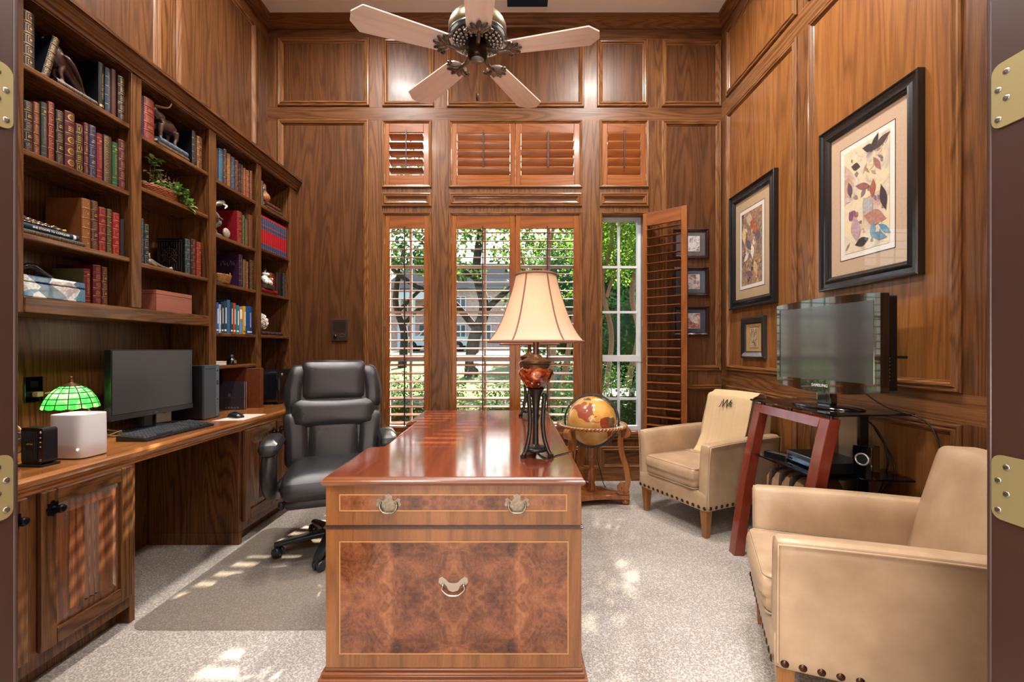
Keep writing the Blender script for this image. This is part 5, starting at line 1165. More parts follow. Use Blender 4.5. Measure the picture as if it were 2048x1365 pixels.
NLO, NLA = 420, 210
# the axis leans: 10 N, 95 W faces the room, rolled 27 degrees
RG = Matrix.Rotation(radians(-27), 4, 'Y') @ Matrix.Rotation(radians(10), 4, 'X') @ Matrix.Rotation(radians(95-90), 4, 'Z')
m = MB(Matrix.Translation((0, 0, CZ)) @ RG)
vs = [(GR*cos(radians(-90+180*j/NLA))*cos(radians(-180+360*i/NLO)), GR*cos(radians(-90+180*j/NLA))*sin(radians(-180+360*i/NLO)), GR*sin(radians(-90+180*j/NLA))) for j in range(NLA+1) for i in range(NLO)]
m.v = [m.m @ Vector(p) for p in vs]
for j in range(NLA):
    for i in range(NLO):
        lo, la = -180+360*(i+.5)/NLO, -90+180*(j+.5)/NLA; mi = 0
        if -58 < la < 84:
            for p, k in LANDS:
                if inpoly(lo, la, p): mi = k + (1 if k == 2 and lo > -60 else 0); break
        a = j*NLO+i; b_ = j*NLO+(i+1) % NLO
        m.f.append((a, b_, b_+NLO, a+NLO) if 0 < j < NLA-1 else ((a, b_+NLO, a+NLO) if j == 0 else (a, b_, a+NLO))); m.mi.append(mi); m.sm.append(True)
def parch(nm, c1, c2):
    tq = NT(nm); b = tq.bsdf(Roughness=.16); b.inputs['Coat Weight'].default_value = .6; v = tq.coord(); nz = tq.noise(v, 9, 4); r = tq.ramp([(.35, C(c1)), (.65, C(c2))]); tq.l(nz, 0, r, 0); tq.l(r, 0, b, 'Base Color'); return tq.m
m.build('globe_ball', [parch('globe_ocean', '#c58a3c', '#dfae62'), parch('globe_rose_land', '#8a4a36', '#a8604a'), parch('globe_red_land', '#8a3520', '#a04a2c'), parch('globe_brown_land', '#5a4230', '#7a5c40')], t)
DK_ = plain('globe_ring_dark', '#2f2a28', .3, .3)
m = MB(); N = 72; L = []
for r_, y in ((.204, -.008), (.219, -.008), (.219, .008), (.204, .008)): L.append([(r_*cos(2*pi*k/N), y, CZ+r_*sin(2*pi*k/N)) for k in range(N)])
for k in range(4): A, B_ = L[k], L[(k+1) % 4]; m.add(A+B_, [(i, (i+1) % N, N+(i+1) % N, N+i) for i in range(N)], k in (1, 3))
m.build('meridian_ring', DK_, t)
m = MB(); m.lathe([(.222, -.006), (.262, -.010), (.268, -.004), (.268, .006), (.222, .008), (.222, -.006)], (0, 0, CZ-.032), 72, cap=False); rg = m.build('horizon_ring', plain('horizon_ring_top', '#b3a696', .2, .1, .5, noise=.2, nscale=30), t)
m = MB(); NR = 72*3
for s in range(2): m.tube([((.270+.0045*cos(2*pi*k*30/NR+s*pi))*cos(2*pi*k/NR), (.270+.0045*cos(2*pi*k*30/NR+s*pi))*sin(2*pi*k/NR), CZ-.032+.0075*sin(2*pi*k*30/NR+s*pi)) for k in range(NR)], .0058, 6, None, True)
rp = m.build('rope_edge', GW, t); rp.parent = rg
def strip(m, P2, w, th):
    """band of thickness th following 2-D path (radius, z), w wide"""
    rings = []
    for i, p in enumerate(P2):
        a = Vector(P2[min(i+1, len(P2)-1)]) - Vector(P2[max(i-1, 0)]); a = a.normalized() if a.length else Vector((0, 1)); n_ = Vector((-a.y, a.x)); h = th/2 if not isinstance(th, list) else th[i]/2
        o = Vector(p)+n_*h; q = Vector(p)-n_*h; rings.append([(o.x, -w/2, o.y), (q.x, -w/2, q.y), (q.x, w/2, q.y), (o.x, w/2, o.y)])
    m.loft(rings, smooth=False)
def spiral(cx, cz, r0, a0, turns, n=22): return [((cx+r0*(1-.75*k/n)*cos(a0+turns*2*pi*k/n)), (cz+r0*(1-.75*k/n)*sin(a0+turns*2*pi*k/n))) for k in range(n+1)]
for ang in (-12, 108, 228):
    M_ = Matrix.Rotation(radians(ang), 4, 'Z'); m = MB(M_)
    top = spiral(.262, .555, .030, radians(150), -1.25)[::-1]; body = [(p[0], p[1]) for p in smooth_path([(.236, .545, 0), (.228, .49, 0), (.238, .40, 0), (.268, .30, 0), (.285, .20, 0), (.272, .12, 0), (.245, .095, 0)], 5)]; bot = spiral(.245, .125, .032, radians(-90), -1.25)
    strip(m, top + body, .05, .040); strip(m, body[-8:] + [(.225, .105), (.218, .13), (.232, .15), (.25, .148), (.258, .135), (.252, .122), (.243, .125)], .048, .034); m.cbox((.262, 0, .087), (.06, .05, .02)); m.build('leg', GW, t, bevel=.004)
    m = MB(M_); m.lathe([(.0, .004), (.03, .005), (.036, .02), (.034, .036), (.024, .044)], (.262, 0, 0), 24); m.build('bun_foot', GW, t)
m = MB(); pts = []
for k in range(3):
    a = radians(-12+120*k); c = (.262*cos(a), .262*sin(a)); s_ = (-sin(a)*.034, cos(a)*.034); e = (.296*cos(a), .296*sin(a)); b_ = radians(-12+120*k+60)
    pts += [(e[0]-s_[0], e[1]-s_[1]), (e[0]+s_[0], e[1]+s_[1])] + [(.115*cos(b_)+.0*k, .115*sin(b_))]
P2 = []
for k in range(3):
    A, B_, Cc = Vector(pts[3*k+1]), Vector(pts[3*k+2]), Vector(pts[(3*k+3) % 9]); P2.append(tuple(pts[3*k])); P2 += [tuple(A*(1-q)**2+B_*2*q*(1-q)*.8+Cc*q*q) for q in [i/8 for i in range(8)]]
m.prism(P2, .026, 'XY', (0, 0, .044)); m.build('base_shelf', GW, t, bevel=.005)
m = MB(); m.lathe([(.03, .07), (.034, .085), (.036, .10), (.028, .112), (.030, .125), (.022, .135), (.028, .15), (.032, .19), (.024, .24), (.018, .28), (.016, .31), (.026, .32), (.018, .335), (.024, .35), (.03, .37), (.026, .39), (.03, .405), (.03, .42)], (0, 0, 0), 28); m.build('turned_column', GW, t)
cord('globe_cord', 'thin dark cord hanging behind the globe stand', [(.70, 3.72, .43), (.70, 3.76, .30), (.74, 3.82, .16), (.77, 3.86, .06), (.80, 3.9, .008)], .003, M_BLACK)

# ------------------------------------------------------------------ tan leather armchairs
t_ = NT('tan_leather'); b = t_.bsdf(Roughness=.36); b.inputs['Specular IOR Level'].default_value = .45; v = t_.coord(); n1 = t_.noise(v, 5, 4, .6); n2 = t_.noise(v, 160, 3, .6); r = t_.ramp([(.3, C('#9c8266')), (.55, C('#ad9274')), (.75, C('#b99f81'))]); t_.l(n1, 0, r, 0); t_.l(r, 0, b, 'Base Color'); t_.bump(b, n2, 0, .1, .001); rr = t_.math('MULTIPLY_ADD', (n1, 0), None, 0, .25); rr.inputs[2].default_value = .24; t_.l(rr, 0, b, 'Roughness'); TAN = t_.m
WLEG = wood('armchair_leg_timber', '#4a2a14', '#8a5a30', '#a5713f', 'Z', .3, .3, 3., contrast=.5)
NAIL = plain('bronze_nailhead', '#4a2f1f', .3, .7)
def armchair(label, loc, rz):
    t = thing('armchair', label, 'armchair', loc, rz, 'pair of tan leather armchairs'); W, D = .315, .36
    m = MB(); m.pillow((0, -.01, .235), (.62, .70, .13), .022, (0, .004, 0), 6); m.build('seat_frame', TAN, t)
    m = MB(); m.pillow((0, -.075, .365), (.462, .60, .135), .035, (0, .008, .018), 12, None, lambda p: (p[0], p[1]-.012*(p[2] > .36), p[2]-.015*(p[1]+.3))); m.build('seat_cushion', TAN, t)
    m = MB(); q = [(x, y, .428) for x, y in rrect(-.222, .222, -.372, .19, .03)]; m.tube(q, .0042, 6, None, True); q = [(x, y, .302) for x, y in rrect(-.222, .222, -.368, .19, .03)]; m.tube(q, .0042, 6, None, True); m.build('cushion_piping', TAN, t)
    for s in (-1, 1):
        def af(p, s=s):
            x, y, z = p; k = max(0, (z-.30)/.3); tq = (y+.36)/.72
            return (x + s*.018*k*k*(1-.3*tq), y + .022*max(0, .5-abs(tq-.0))*k*0, z + (.014*tq + .006*sin(pi*tq))*k)
        m = MB(); m.pillow((s*.272, -.005, .385), (.082, .70, .43), .026, (.003, .0, 0), 10, None, af); m.build('arm', TAN, t)
        m = MB(); pts = []
        for k in range(13): tq = k/12; y = -.345+.69*tq; pts.append(af((s*.316, y, .585)))
        P = [af((s*.316, -.345, .20+.385*k/8)) for k in range(8)] + pts + [af((s*.316, .345, .585-.385*k/6)) for k in range(1, 7)]; m.tube(P, .0042, 6); m.build('arm_piping', TAN, t)
    def bf(p): x, y, z = p; k = (z-.40)/.44; return (x*(1-.10*max(0, k)), y + .10*k + .16*x*x*(-1.2) , z - .10*x*x*max(0, k))
    m = MB(); m.pillow((0, .245, .535), (.545, .125, .63), .028, (0, .016, 0), 12, None, bf); m.build('backrest', TAN, t)
    m = MB()
    for s in (-1, 1): m.tube([bf((s*.245, .19, .42+.38*k/8)) for k in range(9)], .004, 6)
    m.build('back_piping', TAN, t)
    m = MB(); m.lathe([(.0125, 0), (.0115, .003), (.007, .0055), (0, .0065)], (0, 0, 0), 14); n0 = m.build('nailhead', NAIL, t); spots = [(-.295+.59*k/13, -.360, (pi/2, 0, 0)) for k in range(14)] + [(s*.3115, -.325+.65*k/13, (0, s*pi/2, 0)) for s in (-1, 1) for k in range(14)]
    for k, (x, y, ro) in enumerate(spots): c = n0 if k == 0 else n0.copy(); (k and COL.objects.link(c)); c.location = (x, y, .197); c.rotation_euler = ro
    for sx_ in (-1, 1):
        for sy_ in (-1, 1):
            m = MB(); x, y = sx_*.272, sy_*.315-.005; dy = .03 if sy_ > 0 else 0
            m.loft([[(x-w_, y-w_+dy*k, z), (x+w_, y-w_+dy*k, z), (x+w_, y+w_+dy*k, z), (x-w_, y+w_+dy*k, z)] for w_, z, k in ((.0165, .001, 1), (.027, .175, 0))], smooth=False); m.build('leg', WLEG, t, bevel=.002)
    return t
A1 = armchair('tan leather armchair with a fringed throw over its back, near the globe', (1.405, 3.265, 0), radians(-64.5))
A2 = armchair('empty tan leather armchair nearest the doorway, seen from its side', (1.289, 1.612, 0), radians(-112))
# throw over the first chair's back
t = thing('throw_blanket', 'cream fringed throw with dark monogram draped over the armchair back', 'blanket', (1.405, 3.265, 0), radians(-64.5))
THR = plain('wool_throw', '#c7ad86', .9, 0, 0, .2, noise=.06, nscale=200, bump=.25)
def thp(u, s):
    """u across (-1..1), s along the drape (0 = fringe on seat, 1 = behind)"""
    x = u*.20 + .015*sin(s*5)*(u > 0) - .04*(1-s)*u*(u < 0)
    path = [(.055, .435), (.095, .47), (.145, .55), (.178, .66), (.205, .76), (.232, .838), (.285, .872), (.345, .862), (.392, .82), (.402, .70), (.395, .56), (.392, .44)]
    k = s*(len(path)-1); i = min(int(k), len(path)-2); f = k-i; y = path[i][0]*(1-f)+path[i+1][0]*f; z = path[i][1]*(1-f)+path[i+1][1]*f
    rip = (.006*sin(u*11+1)+.004*sin(u*23+s*5))*(1 if s < .42 or s > .7 else .3); return (x, y-.16*1.2*x*x-.012-abs(rip) if s < .5 else y-.1*x*x+.012+abs(rip), z+.004-.10*x*x*max(0, (z-.4)/.44)+(.016 if .42 < s < .66 else 0))
NU, NS_ = 36, 66; m = MB(); m.add([thp(-1+2*i/NU, j/NS_) for j in range(NS_+1) for i in range(NU+1)], [(j*(NU+1)+i, j*(NU+1)+i+1, (j+1)*(NU+1)+i+1, (j+1)*(NU+1)+i) for j in range(NS_) for i in range(NU)], True)
o = m.build('throw_cloth', THR, t); sd2 = o.modifiers.new('solid', 'SOLIDIFY'); sd2.thickness = .005; sd2.offset = 1; su = o.modifiers.new('s', 'SMOOTH'); su.iterations = 3
m = MB()
for k in range(44):
    p = thp(-1+2*k/43, 0); m.tube(smooth_path([p, (p[0]+.004*sin(k), p[1]-.03, p[2]+.010), (p[0]+.012*sin(k*1.7), p[1]-.075, p[2]+.006)], 3), [.0022, .0022, .002, .002, .0018, .0016, .0012], 5)
m.build('fringe', THR, t)
mg = plain('monogram_thread', '#2a2320', .8); PM = [Vector(thp(u_, s_)) for u_, s_ in ((0, .40), (.3, .40), (0, .44))]; ax_ = (PM[1]-PM[0]).normalized(); ay_ = (PM[2]-PM[0]); az_ = ax_.cross(ay_).normalized(); ay_ = az_.cross(ax_); rotm = Matrix((ax_, ay_, az_)).transposed().to_euler()
for ch, dx, sz, dz in (('J', -.036, .055, 0), ('W', 0, .095, 0), ('R', .042, .055, 0)): text('monogram', ch, sz, mg, t, tuple(PM[0]+ax_*dx+az_*.012), rotm, .0008, .72 if ch == 'W' else .9, shear=.25)

# ------------------------------------------------------------------ television stand
SM = wood('red_mahogany', '#3d130b', '#702a19', '#8a4030', 'Z', .2, .5, 2., contrast=.4)
STD = thing('television_stand', 'glass and dark red wood television stand with two bowed front legs', 'television stand', (1.64, 2.42, 0))
BG = NT('smoked_glass'); b = BG.bsdf(Roughness=.03); b.inputs['Base Color'].default_value = C('#0a0d10'); b.inputs['Alpha'].default_value = .82; BG = BG.m
def gl_shelf(nm, z, q, th=.009): m = WM(STD); m.prism([(a, b_) for a, b_ in q], th, 'XY', (0, 0, z)); m.build(nm, BG, STD, bevel=.002)
QT = [(1.437, 2.735), (1.475, 2.067), (1.875, 2.10), (1.845, 2.80)]
gl_shelf('top_shelf', .896, QT)
gl_shelf('middle_shelf', .590, [(1.41, 2.64), (1.43, 2.13), (1.86, 2.08), (1.86, 2.72)])
gl_shelf('bottom_shelf', .285, [(1.40, 2.64), (1.41, 2.13), (1.86, 2.08), (1.86, 2.72)])
for y0, w_ in ((2.66, 'l'), (2.09, 'r')):
    P = [(p[0], p[2]) for p in smooth_path([(1.318, 0, .0), (1.352, 0, .25), (1.392, 0, .5), (1.435, 0, .72), (1.472, 0, .884)], 5)]; m = WM(STD); rings = []
    for i, (x, z) in enumerate(P): h = .030-.004*i/len(P); rings.append([(x-h, y0-.034, z), (x+h, y0-.034, z), (x+h, y0+.034, z), (x-h, y0+.034, z)])
    m.loft(rings, smooth=False); m.build('leg', SM, STD, bevel=.003)
m = WM(STD); m.add([(x+o, y, z) for y in (2.124, 2.626) for x, z, o in ((1.455, .838, -.022), (1.455, .838, .022), (1.470, .884, .022), (1.470, .884, -.022))], [(0, 1, 2, 3), (7, 6, 5, 4), (0, 4, 5, 1), (1, 5, 6, 2), (2, 6, 7, 3), (3, 7, 4, 0)]); m.build('front_rail', SM, STD, bevel=.002)
m = WM(STD); m.box(1.792, 1.84, 2.33, 2.375, 0, .896); m.build('rear_post', M_BLACK, STD, bevel=.003)
m = WM(STD); m.box(1.785, 1.791, 2.34, 2.47, .29, .89); m.build('cable_cover', plain('brushed_steel', '#9a9187', .28, .9), STD)
m = WM(STD); m.box(1.76, 1.86, 2.20, 2.60, .008, .03); m.box(1.36, 1.82, 2.655, 2.675, .27, .284); m.box(1.36, 1.82, 2.075, 2.095, .27, .284); m.build('frame_rail', M_BLACK, STD, bevel=.002)
for (x, y) in ((1.475, 2.66), (1.482, 2.10), (1.475, 2.4), (1.80, 2.36)):
    m = WM(STD); m.cyl((x, y, .884), .012, .0115, 14); m.build('glass_puck', M_BLACK, STD)
# television
TV = thing('television', 'glossy black flat television reflecting the windows, on the glass stand', 'television', (1.625, 2.375, .9055), radians(-83.5))
PB_ = plain('piano_black', '#06080a', .03, 0, 1., 1.)
W2 = .338; m = MB()
def tvz(x): return .072+.030*(x/W2)**2
top_ = [(x, .572-.012*(abs(x)/W2)**2) for x in [W2*(1-2*k/24) for k in range(25)]]
pl_ = [(x, tvz(x)) for x in [-W2+2*W2*k/24 for k in range(25)]] + top_
m.prism(pl_, -.045, 'XZ', (0, -.0, 0)); hs = m.build('bezel', PB_, TV, bevel=.006, seg=3)
m = MB(); m.prism([(x*.97, .325+(z-.325)*.96) for x, z in pl_], -.05, 'XZ', (0, .045, 0)); m.prism([(x*.7, .30+(z-.30)*.7) for x, z in pl_], -.03, 'XZ', (0, .092, 0)); m.build('rear_housing', M_BLACK, TV, bevel=.012, seg=3)
m = MB(); m.box(-.305, .305, -.0015, .002, .140, .530); m.build('screen', plain('tv_screen', '#222b2f', .2, 0, 1., 1.), TV)
for s_ in (-1,):
    m = MB(); m.box(-.312, -.305, -.002, .002, .138, .532); m.build('screen_edge', M_BLACK, TV)
text('brand_print', 'SAMSUNG', .021, plain('print_silver', '#e4e6e8', .4), TV, (-.01, -.0030, .110), (pi/2, 0, 0), .0006, 1.15, bold=True)
m = MB(); m.box(-.05, .05, .012, .05, .012, .085); m.build('stand_neck', PB_, TV, bevel=.008)
m = MB(); m.lathe([(.0, .014), (.12, .0135), (.155, .008), (.16, .003), (.158, .0)], (0, .03, 0), 48, None, 'Z', True, True, 0, 2*pi, 1.25, .78); m.build('stand_foot', PB_, TV)
m = MB(); m.box(W2-.02, W2+.04, .085, .093, .26, .272); m.build('side_plug', M_BLACK, TV)
m = MB()
for k in range(7): m.lathe([(.0035, 0), (.003, .002), (0, .002)], (W2*.97+.0, .055, .16+k*.017), 10, None, 'X')
m.build('side_button', plain('button_silver', '#9b9ea3', .3, .5), TV)
# boxes on the stand
t = thing('cable_box', 'black set-top box with a chrome front on the middle glass shelf', 'set-top box', (1.60, 2.33, .6)); m = MB(); m.box(-.095, .115, -.17, .145, .006, .058); m.build('casing', M_BLACK, t, bevel=.003)
m = MB(); m.box(-.100, -.095, -.168, .143, .008, .056); m.build('front_panel', plain('chrome_blue', '#7f96a8', .08, .8), t, bevel=.002)
m = MB(); [m.lathe([(.007, 0), (.006, -.004), (0, -.004)], (-.100, .10+.02*(k % 2), .02+.018*(k//2)), 14, None, 'X') for k in range(4)]; m.build('button', M_BLACK, t)
t = thing('remote_control', 'slim dark remote control beside the set-top box on the glass shelf', 'remote', (1.50, 2.56, .5995), radians(20)); m = MB(); m.prism(rrect(-.022, .022, -.075, .075, .012), .016, 'XY'); m.build('remote_body', M_BLACK, t, bevel=.003)
m = MB(); [m.cyl((-.012+.012*(k % 3), -.06+.013*(k//3), .0155), .004, .002, 8) for k in range(27)]; m.build('button', plain('remote_button', '#8f9498', .4), t)
t = thing('satellite_speaker', 'small black speaker with a silver ring on the middle glass shelf', 'speaker', (1.655, 2.115, .5995), radians(-60)); m = MB(); m.box(-.04, .04, -.035, .045, 0, .155); m.build('cabinet', M_GLOSSB, t, bevel=.005)
m = MB(); m.tube([(.026*cos(2*pi*k/32), -.036, .095+.026*sin(2*pi*k/32)) for k in range(32)], .0042, 8, None, True); m.build('ring_trim', plain('ring_silver', '#c2c4c6', .25, .7), t)
m = MB(); m.lathe([(.024, 0), (.012, .006), (.005, .002), (0, .001)], (0, -.0355, .095), 20, None, 'Y'); m.build('driver', M_BLACK, t)
t = thing('striped_bag', 'tan bag with dark straps on the bottom shelf of the television stand', 'bag', (1.57, 2.44, .2945), radians(8))
m = MB(); m.pillow((0, 0, .122), (.26, .30, .24), .06, (.01, .01, .01), 10); m.build('bag_body', plain('bag_tan', '#8c6d4c', .7, noise=.15, nscale=40), t)
for y in (-.075, .0, .075):
    m = MB(); m.pillow((0, y, .122), (.274, .024, .253), .065, (.012, 0, .012), 8); m.build('strap', plain('strap_brown', '#33231b', .6), t)
cord('hanging_cord', 'thin black cord hanging behind the television stand', [(1.72, 2.26, 1.02), (1.80, 2.18, .93), (1.882, 2.06, .88), (1.882, 1.99, .78), (1.882, 2.0, .68), (1.882, 1.99, .55), (1.884, 2.02, .45), (1.884, 2.03, .2), (1.884, 2.03, .01)], .0035, M_BLACK)
cord('stand_cable', 'black cable looping from the rear post of the television stand', [(1.842, 2.35, .84), (1.862, 2.29, .78), (1.865, 2.24, .66), (1.868, 2.28, .52), (1.855, 2.3, .45), (1.865, 2.2, .62+.0), (1.868, 2.33, .80)], .0035, M_BLACK)

# ------------------------------------------------------------------ pictures
FRB = plain('frame_black', '#17181a', .25, 0, .4)
def sweep_rect(m, P, r, prof, mi=0):
    a0, a1, b0, b1 = r; rings = [[P(a0+u, b0+u, v), P(a1-u, b0+u, v), P(a1-u, b1-u, v), P(a0+u, b1-u, v)] for u, v in prof]
    for k in range(len(rings)-1):
        for i in range(4): m.quad(rings[k][i], rings[k][(i+1) % 4], rings[k+1][(i+1) % 4], rings[k+1][i], mi)
def art_mat(nm, stops, scale, seed, dist=2.):
    tq = NT(nm); b = tq.bsdf(Roughness=.6); v = tq.coord((1, 1, .75), (seed, seed*2, seed*3), (0, .5, 0)); n1 = tq.noise(v, scale, 5, .62, dist); vo = tq.n('ShaderNodeTexVoronoi'); vo.inputs['Scale'].default_value = scale*1.4; tq.l(v, 0, vo, 'Vector'); sep = tq.n('ShaderNodeSeparateColor'); tq.l(vo, 'Color', sep, 0)
    a = tq.math('MULTIPLY_ADD', (sep, 0), None, 0, .35); tq.l(n1, 0, a, 2); k = tq.math('MULTIPLY', (a, 0), None, 0, .75); r = tq.ramp([(p, C(c)) for p, c in stops]); tq.l(k, 0, r, 0); tq.l(r, 0, b, 'Base Color'); return tq.m
def picture(nm, label, cat, P, r, fw, fd, prof, mat_c, inner, art_m, shapes=(), gloss=True, frame_m=None, white=.03, group=None):
    """framed print flat on a wall; P(a, b, v) wall point, r = outer rectangle"""
    a0, a1, b0, b1 = r; o = thing(nm, label, cat, P((a0+a1)/2, b0, 0), 0, group); m = WM(o); sweep_rect(m, P, r, prof); m.build('frame', frame_m or FRB, o)
    e = fw-.004; m = WM(o); m.quad(P(a0+e, b0+e, fd*.35), P(a1-e, b0+e, fd*.35), P(a1-e, b1-e, fd*.35), P(a0+e, b1-e, fd*.35)); m.build('mat_board', plain('mat_' + mat_c[1:], mat_c, .85, noise=.05, nscale=90), o)
    i = inner; m = WM(o); c = fd*.35+.001
    sweep_rect(m, P, (a0+i[0], a1-i[1], b0+i[2], b1-i[3]), [(-.004, c), (0, c+.0004)], 0); m.build('mat_liner', plain('liner_dark', '#2a2420', .6), o)
    m = WM(o); m.quad(*[P(x, z, c) for x, z in ((a0+i[0], b0+i[2]), (a1-i[1], b0+i[2]), (a1-i[1], b1-i[3]), (a0+i[0], b1-i[3]))]); m.build('inner_mat', plain('inner_mat_white', '#d9d3c8', .8), o)
    x0, x1, z0, z1 = a0+i[0]+white, a1-i[1]-white, b0+i[2]+white, b1-i[3]-white; c += .0012; m = WM(o); m.quad(P(x0, z0, c), P(x1, z0, c), P(x1, z1, c), P(x0, z1, c)); pr = m.build('print', art_m, o)
    rs = random.Random(len(shapes)*7+1); mut = ['#a88a7c', '#b5a28c', '#8d7a80', '#c4b08a', '#9a6f66', '#b9b0a8', '#7d6a72', '#cdbd98', '#a3765f', '#d6cbb5'] if white > .02 else []
    strokes = [(rs.uniform(.08, .92), rs.uniform(.05, .95), rs.uniform(.012, .034), rs.uniform(.006, .016), rs.uniform(20, 130), rs.choice(mut)) for _ in range(46)] if mut and shapes else []
    for k, (u, w_, L, wd, ang, col) in enumerate(strokes + list(shapes)):
        m = WM(o); n = 12; pts = []; ca, sa = cos(radians(ang)), sin(radians(ang)); cx, cz = x0+(x1-x0)*u, z0+(z1-z0)*w_
        for s in (1, -1): pts += [(L*(2*q/n-1), s*wd*sin(pi*q/n)**1.25) for q in (range(n) if s > 0 else range(n, 0, -1))]
        m.add([P(cx+p*ca-q*sa, cz+p*sa+q*ca, c+.0003+.00003*k) for p, q in pts], [tuple(range(len(pts)))]); s_ = m.build('painted_leaf' if k >= len(strokes) else 'brush_stroke', plain('paint_' + col[1:], col, .6, noise=.2, nscale=60), o); s_.parent = pr
    if gloss: m = WM(o); m.quad(P(a0+e, b0+e, fd*.55), P(a1-e, b0+e, fd*.55), P(a1-e, b1-e, fd*.55), P(a0+e, b1-e, fd*.55)); m.build('picture_glass', M_PICGLASS, o)
    return o
PRV = lambda a, b, v: (XR-.003-v, a, b)
BIG = [(0, 0), (0, .034), (.004, .038), (.010, .037), (.014, .030), (.024, .024), (.040, .024), (.052, .032), (.058, .034), (.066, .026), (.072, .022), (.078, .016), (.080, .008)]
picture('framed_print', 'large black framed abstract leaf print hanging above the television', 'picture', PRV, (2.083, 2.758, 1.556, 2.515), .078, .034, BIG, '#b99e83', (.150, .155, .16, .165),
        art_mat('art_leaves_pale', [(.3, '#8a7a7c'), (.38, '#b0a49a'), (.45, '#cfc1a2'), (.52, '#d9c9a0'), (.58, '#c9beb0'), (.66, '#bd9a86'), (.8, '#96706c')], 4.5, 3.),
        [(.42, .93, .05, .02, 200, '#3a3436'), (.30, .95, .05, .018, 300, '#353033'), (.16, .93, .06, .02, 335, '#453a38'), (.72, .82, .035, .02, 20, '#40363a'), (.12, .42, .075, .022, 78, '#3c3035'), (.34, .54, .05, .02, 95, '#9a5a48'), (.55, .60, .06, .018, 200, '#8a5d56'), (.25, .75, .05, .016, 240, '#9a6a62'), (.86, .62, .05, .018, 80, '#5d4a58'), (.80, .36, .035, .03, 45, '#7d5068'), (.45, .40, .06, .035, 60, '#a9a2a0'), (.3, .27, .08, .04, 20, '#a8796a'), (.72, .22, .08, .035, 80, '#b09298'), (.58, .08, .05, .024, 170, '#2e2c30'), (.22, .09, .06, .02, 200, '#5a7f92'), (.34, .16, .05, .018, 275, '#6a8ea0'), (.10, .14, .05, .016, 220, '#5a8aa0')])
picture('framed_print', 'black framed abstract leaf print nearer the corner, right of the small prints', 'picture', PRV, (3.235, 3.91, 1.543, 2.513), .078, .034, BIG, '#b39a78', (.16, .15, .155, .17),
        art_mat('art_leaves_dark', [(.3, '#3d3032'), (.4, '#6a5550'), (.47, '#8a6a55'), (.53, '#b08a60'), (.6, '#6d5a58'), (.7, '#c9ae80'), (.85, '#d8cbb0')], 8, 9.),
        [(.45, .82, .05, .03, 100, '#a85a38'), (.3, .72, .06, .022, 60, '#b0633c'), (.86, .70, .08, .03, 85, '#d0b878'), (.45, .44, .065, .026, 85, '#ddd5c8'), (.75, .38, .05, .022, 140, '#d8cfc2'), (.2, .62, .05, .04, 90, '#6d5a62'), (.65, .55, .07, .03, 50, '#574a52'), (.6, .90, .05, .04, 20, '#b9a890'), (.3, .20, .07, .03, 70, '#cda878'), (.6, .15, .06, .02, 20, '#7d5a58')])
SMP = [(0, 0), (0, .022), (.006, .026), (.012, .022), (.018, .014), (.022, .012), (.024, .006)]
SM_ = picture('small_framed_print', 'small print in a dark twisted frame left of the television', 'picture', PRV, (3.38, 3.725, 1.135, 1.462), .056, .02, [(0, 0), (0, .024), (.01, .030), (.046, .018), (.054, .010), (.057, .004)], '#bd9a5e', (.115, .115, .085, .085),
        art_mat('art_small_brown', [(.3, '#4a3a36'), (.42, '#a08468'), (.5, '#d2c2a4'), (.58, '#8a5f4a'), (.7, '#c9a070')], 16, 5.), (), True, plain('frame_ebony_rope', '#2a2724', .35, 0, .3), .006)
m = WM(SM_); a0, a1, b0, b1 = 3.38, 3.725, 1.135, 1.462
for k in range(30):
    q = k/29
    for (p0, p1) in (((a0+.012, b0+.02+(b1-b0-.05)*q), (a0+.044, b0+.034+(b1-b0-.05)*q)), ((a1-.012, b0+.02+(b1-b0-.05)*q), (a1-.044, b0+.034+(b1-b0-.05)*q)), ((a0+.02+(a1-a0-.05)*q, b0+.012), (a0+.034+(a1-a0-.05)*q, b0+.044)), ((a0+.02+(a1-a0-.05)*q, b1-.012), (a0+.034+(a1-a0-.05)*q, b1-.044))): m.tube([PRV(p0[0], p0[1], .029), PRV(p1[0], p1[1], .020)], .0042, 6)
m.build('rope_carving', plain('frame_ebony_rope', '#2a2724', .35, 0, .3), SM_)
PBV = lambda a, b, v: (a, YB-.004-v, b)
FRC = plain('frame_burgundy', '#2a1216', .2, 0, .5)
for k, (py0, py1, px0, px1, w_, c1, mt) in enumerate(((458, 516.5, 1347, 1417.5, 'top', '#cfd0d4', '#5d5a5c'), (535, 592, 1347, 1417.5, 'middle', '#b08a86', '#4a5768'), (613, 671, 1347, 1418, 'bottom', '#b5665a', '#3d4152'))):
    yq = 4.11; r = (PX(px0, yq), PX(px1, yq), PZ(py1, yq), PZ(py0, yq))
    picture('small_framed_print', f'{w_} of three small burgundy framed landscape prints behind the open shutter', 'picture', PBV, r, .030, .016, [(0, 0), (0, .020), (.008, .022), (.020, .014), (.024, .013), (.026, .010), (.030, .006)], mt, (.078, .078, .062, .062),
            art_mat('art_landscape' + str(k), [(.3, '#4a4a50'), (.45, c1), (.55, '#d5d2d0'), (.7, '#8a7a78')], 22, 4.+k), (), True, FRC, .003, 'small landscape prints on the back wall')

